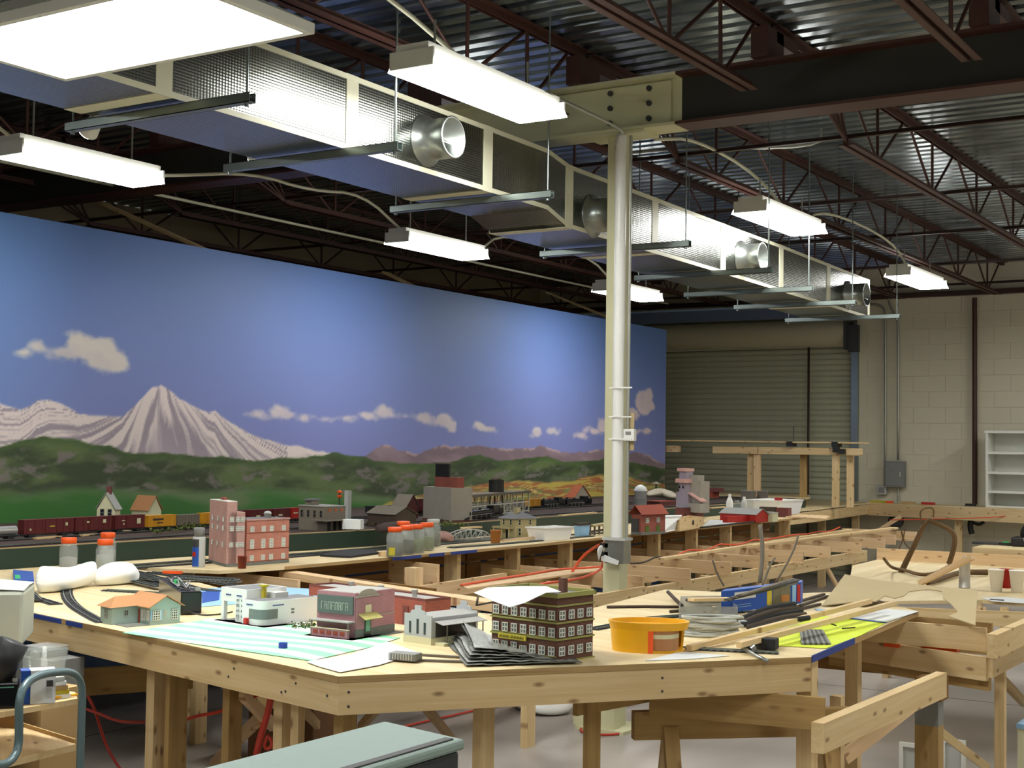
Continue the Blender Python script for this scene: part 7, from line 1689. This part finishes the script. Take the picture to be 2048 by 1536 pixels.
# black things on the low bench and on the wall
t = thing('radio', 'black rounded device with a red light on the low bench at the right edge', 'electronics', pz(2042, 1094, .70))
q = pz(2042, 1094, .70)+V((.1, .1, 0)); MB().box(q+V((0, 0, .05)), (.4, .22, .10)).build('case', 'black', t, bevel=.02); MB().lathe([(.12, -.05), (.13, 0), (.12, .05)], q+V((0, 0, .13)), 20, axis=(0, 1, 0)).build('hood', 'black', t)
MB().box(q+V((-.02, -.115, .08)), (.1, .01, .03)).build('display', 'light_grey', t); MB().box(q+V((0, -.12, .12)), (.03, .01, .01)).build('light', 'red', t)
t = thing('keyboard', 'dark flat keyboard-like device on the low bench', 'electronics', pz(1970, 1089, .70))
q = pz(1968, 1090, .70)+V((0, .12, 0)); MB().box(q+V((0, 0, .015)), (.28, .14, .025)).build('case', 'dark_grey', t, bevel=.004); MB().box(q+V((.2, -.03, .015)), (.1, .08, .03)).build('dark_part', 'black', t); MB().box(q+V((.2, -.03, .035)), (.06, .03, .01)).build('green_light', 'green_led', t)
t = thing('wall_hose', 'black hose hanging on the wall under the bench, below the dark red pipe', 'hose', pY(1945, 1060, 17.6))
MB().tube([pY(1942, 1035, 17.6), pY(1940, 1055, 17.6), pY(1944, 1068, 17.6)], .035, 8, smooth_pts=2).build('hose', 'black', t); MB().tube([pY(1946, 1045, 17.6), pY(1958, 1050, 17.6), pY(1968, 1044, 17.6)], .02, 8, smooth_pts=2).build('hose_loop', 'black', t)
q = pY(1792, 1042, 17.7); tag(MB().lathe([(.001, -.05), (.09, -.05), (.1, 0), (.09, .05), (.001, .05)], q, 18, axis=(0, 1, 0)).build('wall_reel', 'dark_grey'), 'dark round reel on the wall under the bench', 'reel')
for (x0, x1, yy, mm, lab) in ((1740, 1778, 1003, 'sign_yellow', 'yellow tape measure strip on the wall bench'), (1772, 1784, 1002, 'orange_cap', 'orange object on the wall bench below the electrical panel'), (1800, 1828, 999, 'card', 'tan block on the wall bench below the electrical panel'), (1842, 1868, 1003, 'red', 'thin red tool on the wall bench'), (1930, 1950, 1006, 'black', 'black object at the foot of the dark red pipe')):
    a, b = pY(x0, yy, 17.62 if x0 > 1760 else 17.66), pY(x1, yy, 17.62 if x0 > 1760 else 17.66)
    tag(MB().box2((a.x, a.y, SZ+.001), (b.x, a.y+.06, SZ+.03)).build('bench_item', mm), lab, 'tool')

# ------------------------------------------------------------------ under and around the near table
t = thing('cardboard_box', 'open brown cardboard box on the floor under the near table', 'box', pz(470, 1500, .2))
q = pz(468, 1450, .30)+V((0, .5, 0)); bw, bd, bh = .42, .34, .50
cx, cy = q.x, q.y
for a, b in (((cx-bw/2, cy-bd/2), (cx+bw/2, cy-bd/2)), ((cx-bw/2, cy+bd/2), (cx+bw/2, cy+bd/2)), ((cx-bw/2, cy-bd/2), (cx-bw/2, cy+bd/2)), ((cx+bw/2, cy-bd/2), (cx+bw/2, cy+bd/2))):
    MB().beam((*a, bh/2), (*b, bh/2), .008, bh).build('side', 'cardboard_dark', t)
MB().box2((cx-bw/2, cy-bd/2, 0), (cx+bw/2, cy+bd/2, .008)).build('bottom', 'cardboard_dark', t)
MB().poly3([(cx-bw/2, cy-bd/2-.004, bh), (cx+bw/2, cy-bd/2-.004, bh), (cx+bw/2+.02, cy-bd/2-.06, bh-.16), (cx-bw/2-.02, cy-bd/2-.06, bh-.16)], .005, (0, -1, 0)).build('flap', 'card', t)
MB().poly3([(cx-bw/2, cy-bd/2, bh), (cx-bw/2, cy+bd/2, bh), (cx-bw/2-.2, cy+bd/2, bh-.12), (cx-bw/2-.2, cy-bd/2, bh-.12)], .005, (0, 0, 1)).build('flap', 'card', t)
blob('plastic_bag', 'crumpled translucent white plastic wrap bulging over the cardboard box', 'plastic wrap', [((cx-.22, cy, bh+.02), .05, .04), ((cx-.15, cy, bh+.07), .15, .10), ((cx, cy, bh+.09), .17, .13), ((cx+.13, cy+.02, bh+.07), .13, .09), ((cx+.2, cy, bh+.03), .04, .04)], 'white_soft', seed=8)
# red cords
def rp(x, y, back=.25, z=.89):
    """a place under the table at the depth of its front edge plus back"""
    e = A2.lerp(B, min(1, max(0, (x+250)/927))) if x < 677 else B.lerp(Cc, (x-677)/945); return pY(x, y, e.y+back)
cord([rp(128, 1318), rp(145, 1328), rp(158, 1345), rp(170, 1380), rp(180, 1400), rp(192, 1425), rp(200, 1455), rp(212, 1490), rp(225, 1515), rp(245, 1545)], .006, 'red_cord', 'red extension cord hanging down between the cart and the table leg')
cord([rp(172, 1418), rp(200, 1428), rp(240, 1445), rp(300, 1444), rp(345, 1450), rp(390, 1432), rp(440, 1425), rp(480, 1405), rp(520, 1388)], .006, 'red_cord', 'red extension cord sagging in a long wave under the near table')
cord([rp(543, 1390, .15), rp(535, 1430, .15), rp(522, 1470, .15), rp(510, 1520, .15), rp(506, 1560, .15)], .011, 'red_cord', 'bundle of red cord hanging beside the middle table leg')
cord([rp(536, 1470, .17), rp(528, 1490, .17), rp(535, 1500, .17), rp(546, 1490, .17), rp(540, 1475, .17)], .006, 'red_cord', 'small red cord loop beside the middle table leg')
cord([pz(800, 1455, .012), pz(840, 1445, .012), pz(900, 1432, .012), pz(960, 1418, .012), pz(1020, 1407, .012)], .007, 'red_cord', 'red cord running over the floor toward the column')
ce = pz(1206, 1460, .010); cord([ce+V((math.cos(a)*.13, math.sin(a)*.14, 0)) for a in [2*math.pi*i/16 for i in range(17)]], .007, 'red_cord', 'ring of orange-red cord on the floor in front of the column', sm=1)
# floor things
q = pz(1085, 1425, 0)
blob('floor_bag', 'white plastic sack lying on the floor left of the column base', 'sack', [(q+V((-.22, .1, .06)), .1, .05), (q+V((-.15, .1, .08)), .2, .08), (q+V((.05, 0, .06)), .2, .06), (q+V((.16, -.05, .03)), .1, .03)], 'white_plastic', seed=5)
t = thing('framed_panel', 'white frame standing on the floor behind the thick leg, the left one', 'frame', pz(1820, 1536, 0))
def wframe(x0, x1, y0, y1, root, tilt=.06):
    a = pz((x0+x1)/2, 1560, 0); Yp = a.y; p00, p11 = pY(x0, y0, Yp), pY(x1, y0, Yp); w_ = .02; zt_ = p00.z
    MB().box2((p00.x, Yp, 0), (p00.x+w_, Yp+.02, zt_)).build('stile', 'white_paint', root); MB().box2((p11.x-w_, Yp, 0), (p11.x, Yp+.02, zt_)).build('stile', 'white_paint', root)
    MB().box2((p00.x+w_, Yp, zt_-w_), (p11.x-w_, Yp+.02, zt_)).build('rail', 'white_paint', root); MB().box2((p00.x+w_, Yp, 0), (p11.x-w_, Yp+.02, w_)).build('rail', 'white_paint', root); MB().box2((p00.x+w_, Yp+.012, w_), (p11.x-w_, Yp+.016, zt_-w_)).build('panel', 'light_grey', root)
wframe(1798, 1842, 1484, 1536, t)
t = thing('framed_panel', 'white frame standing on the floor behind the thick leg, the right one', 'frame', pz(1905, 1536, 0)); wframe(1882, 1930, 1476, 1536, t)
t = thing('blue_box', 'box with a light blue top on the floor at the right picture edge', 'box', (pz(2048, 1480, .45)))
a = pz(2035, 1452, .45); MB().box2((a.x, a.y, 0), (a.x+.4, a.y+.3, .44)).build('body', 'cream', t); MB().box2((a.x-.004, a.y-.004, .44), (a.x+.404, a.y+.304, .46)).build('lid', 'lightblue', t)
# big grey-green case at the bottom of the picture
plain('case_grey', '7e9088', .55, mottle=.04, scale=40); plain('case_dark', '20262a', .5)
c0 = pz(770, 1441, .98); c1 = pz(931, 1478, .98); dL = pz(400, 1536, .98)
t = thing('equipment_case', 'large grey-green lidded case at the bottom of the picture before the near table', 'case', ((c0.x+c1.x)/2, (c0.y+c1.y)/2, 0))
ux = (dL-c0); ux = ux.normalized(); ux2 = ux*1.5
top = [c1, c0, c0+ux2, c1+ux2]
MB().prism([xy(p) for p in top], .955, .98).build('lid', 'case_grey', t, bevel=.008)
inn = [c1.lerp(c0, .04)+ux*.01, c0+ux*.01-(c0-c1)*.04, c0+ux2-(c0-c1)*.04, c1+ux2+(c0-c1)*.04]
MB().prism([xy(p) for p in inn], .0, .953).build('body', 'case_dark', t, bevel=.008)
ga, gb = c1.lerp(c0, .10)+ux*.03, c1.lerp(c0, .10)+ux*1.4; MB().beam(V((ga.x, ga.y, .9815)), V((gb.x, gb.y, .9815)), .022, .004).build('groove', 'dark_grey', t)
# grey bin at the left edge
plain('bin_grey', 'b4b8aa', .5, mottle=.03)
q = pY(46, 1230, 2.95); fa = math.atan2(q.x, -q.y)*-1; va = math.atan2(q.y, q.x)-math.pi/2
t = thing('grey_bin', 'light grey plastic bin with a rounded lid at the left picture edge', 'bin', (q.x, q.y, 0), va-.12)
zb = pY(44, 1293, 2.95).z; zt_ = pY(44, 1182, 2.95).z
MB().box2((-.5, 0, zb), (0, .3, zt_)).build('body', 'bin_grey', t, local=True, bevel=.012)
m = MB(); vs = []; k = 10
for i in range(k+1):
    f_ = i/k; xx = -.5*f_; zz = zt_+.002+.04*math.sin(math.pi*min(1, f_*1.0))
    vs += [(xx, .005, zt_+.001+.03*math.sin(math.pi*f_*.5)), (xx, .15, zt_+.006+.045*math.sin(math.pi*f_*.5)), (xx, .295, zt_+.001+.03*math.sin(math.pi*f_*.5))]
m.add(vs, [(3*i+a, 3*i+a+1, 3*i+a+4, 3*i+a+3) for i in range(k) for a in (0, 1)]+[(0, 3, 6, 9, 12, 15, 18, 21, 24, 27, 30)], smooth=True); m.build('lid', 'bin_grey', t, local=True)
MB().box2((-.45, .05, 0), (-.05, .28, zb)).build('stand', 'dark_grey', t, local=True)
for i in range(9): z = zb-.004-.012*i; MB().box2((-.4, -.012, z-.0015), (-.055, -.009, z+.0015)).build('grille_wire', 'cream', t, local=True)
for i in range(24): MB().box2((-.4+i*.015, -.009, zb-.105), (-.397+i*.015, -.006, zb)).build('grille_wire', 'cream', t, local=True)
MB().box2((-.42, -.02, zb-.135), (-.03, .04, zb-.11)).build('grille_base', 'cream', t, local=True)
# blue-grey tube cart with wooden shelves
plain('tube_grey', '5f7478', .35, .3, mottle=.06)
Yc = 2.85
def cp(x, y, dy=0): return pY(x, y, Yc+dy)
def ct(x, y): return pY(x, y, Yc-(165-x)/127*.32)
t = thing('cart', 'blue-grey steel tube cart with two wooden shelves at the lower left', 'cart', (cp(90, 1500).x, Yc, 0))
pts = [ct(-40, 1532), ct(5, 1531), ct(25, 1520), ct(38, 1495), ct(38, 1440), ct(38, 1400), ct(48, 1370), ct(75, 1350), ct(120, 1343), ct(145, 1345), ct(160, 1360), ct(165, 1385), ct(163, 1440), ct(160, 1536)]
pts.append(V((pts[-1].x, pts[-1].y, .0)))
MB().tube(pts, .0115, 14, smooth_pts=3).build('tube_frame', 'tube_grey', t)
rp0 = pts[-1]+V((-.55, .1, 0)); MB().tube([rp0, rp0+V((0, 0, .9))], .0115, 10).build('rear_tube', 'tube_grey', t)
z1 = cp(157, 1393, .03).z; z2 = cp(150, 1492, .03).z
def shelfpoly(px, z, th): return MB().prism([xy(pz(x, y, z)) for x, y in px], z-th, z)
shelfpoly([(-60, 1432), (10, 1423), (155, 1397), (150, 1384), (60, 1370), (-60, 1380)], z1, .016).build('shelf', 'pine', t)
shelfpoly([(-60, 1532), (20, 1520), (152, 1488), (45, 1453), (-60, 1440)], z2, .02).build('shelf', 'pine', t)
p0, p1_ = pz(150, 1486, z2), pz(45, 1453, z2); MB().beam(p0+V((0, 0, .002)), p1_+V((0, 0, .002)), .006, .02).build('shelf_lip', 'card', t)
MB().beam(pz(45, 1458, z2)+V((-.02, 0, .06)), pz(-60, 1450, z2)+V((0, 0, .06)), .02, .14).build('back_panel', 'brown_board', t)
def cq(x, y, z=None): return pz(x, y, z1 if z is None else z)
def facing(x, y, z): 
    q = pz(x, y, z); return q, math.atan2(q.y, q.x)-math.pi/2
q, va = facing(86, 1408, z1); k = mpp(q)
tt = thing('white_carton', 'white and blue carton on the upper cart shelf', 'carton', q, va+.1)
lbox('carton', 'paper', tt, (-.036, 0, .001), (.034, .06, .098)); lbox('blue_side', 'box_blue', tt, (-.062, .005, .001), (-.0365, .055, .098)); lbox('print', 'dark_grey', tt, (.008, -.002, .05), (.026, 0, .068)); lbox('print', 'light_grey', tt, (.008, -.002, .016), (.024, 0, .045))
q, va = facing(122, 1398, z1); tt = thing('book_pile', 'small pile of white and yellow pads right of the white carton on the cart', 'pads', q, va+.3)
for i, mm in enumerate(('paper', 'sign_yellow', 'card', 'paper', 'light_grey')): lbox('pad', mm, tt, (-.028, .0, .001+.013*i), (.03-.005*i, .07, .013+.013*i))
tag(MB().tube([cq(105, 1400)+V((0, 0, .006)), cq(154, 1393)+V((0, 0, .006))], .004, 8).build('pencil', 'yellow'), 'yellow pencil on the upper cart shelf', 'pencil')
q, va = facing(12, 1418, z1); tt = thing('black_case', 'glossy black case on the cart at the left picture edge', 'case', q, va)
lbox('case', 'black_gloss', tt, (-.1, 0, .001), (.035, .08, .075), bevel=.006); lbox('strap', 'green_teal', tt, (-.1, -.001, .06), (.02, 0, .063))
MB().lathe([(.001, -.055), (.042, -.055), (.042, .055), (.001, .055)], (-.005, .04, .135), 20, axis=(.4, 0, .9)).build('lens_barrel', 'black', tt, local=True)
q, va = facing(33, 1405, z1); tt = thing('small_sack', 'small crumpled printed bag between the black case and the white carton', 'bag', q, va)
blob('bag', '', '', [(q+V((0, .03, .01)), .01, .01), (q+V((.01, .03, .03)), .025, .03), (q+V((.025, .03, .06)), .02, .03), (q+V((.03, .03, .08)), .008, .01)], 'card', root=tt, seed=2, sub=1)
q = pY(68, 1305, 3.3); t2 = thing('black_device', 'black camera-like device with silver top under the left end of the near table', 'electronics', (q.x, 3.3, q.z))
a, b = pY(50, 1298, 3.3), pY(92, 1318, 3.3); MB().box2((a.x, 3.3, b.z), (b.x, 3.4, a.z)).build('case', 'black_gloss', t2, bevel=.006); MB().box2((a.x, 3.29, a.z), (b.x, 3.4, a.z+.015)).build('top', 'silver', t2, bevel=.004); MB().cyl(((a.x+b.x)/2+.01, 3.28, (a.z+b.z)/2), ((a.x+b.x)/2+.01, 3.3, (a.z+b.z)/2), .014, n=14).build('lens', 'silver', t2)
MB().box2((a.x-.05, 3.28, 0), (b.x+.06, 3.42, b.z-.001)).build('plinth', 'mid_grey', t2)
q = pY(88, 1335, 3.1); tag(MB().lathe([(.06, 0), (.075, .12), (.078, .12), (.073, .115), (.058, .005), (.001, .005)], (q.x, 3.1, q.z-.06), 20).build('clear_bowl', 'clear_jar'), 'clear plastic container behind the cart handle', 'container')
p_ = MB().box2((q.x-.09, 3.02, 0), (q.x+.09, 3.18, q.z-.061)).build('carton_stack', 'card'); tag(p_, 'tan carton standing behind the cart under the clear container', 'carton')
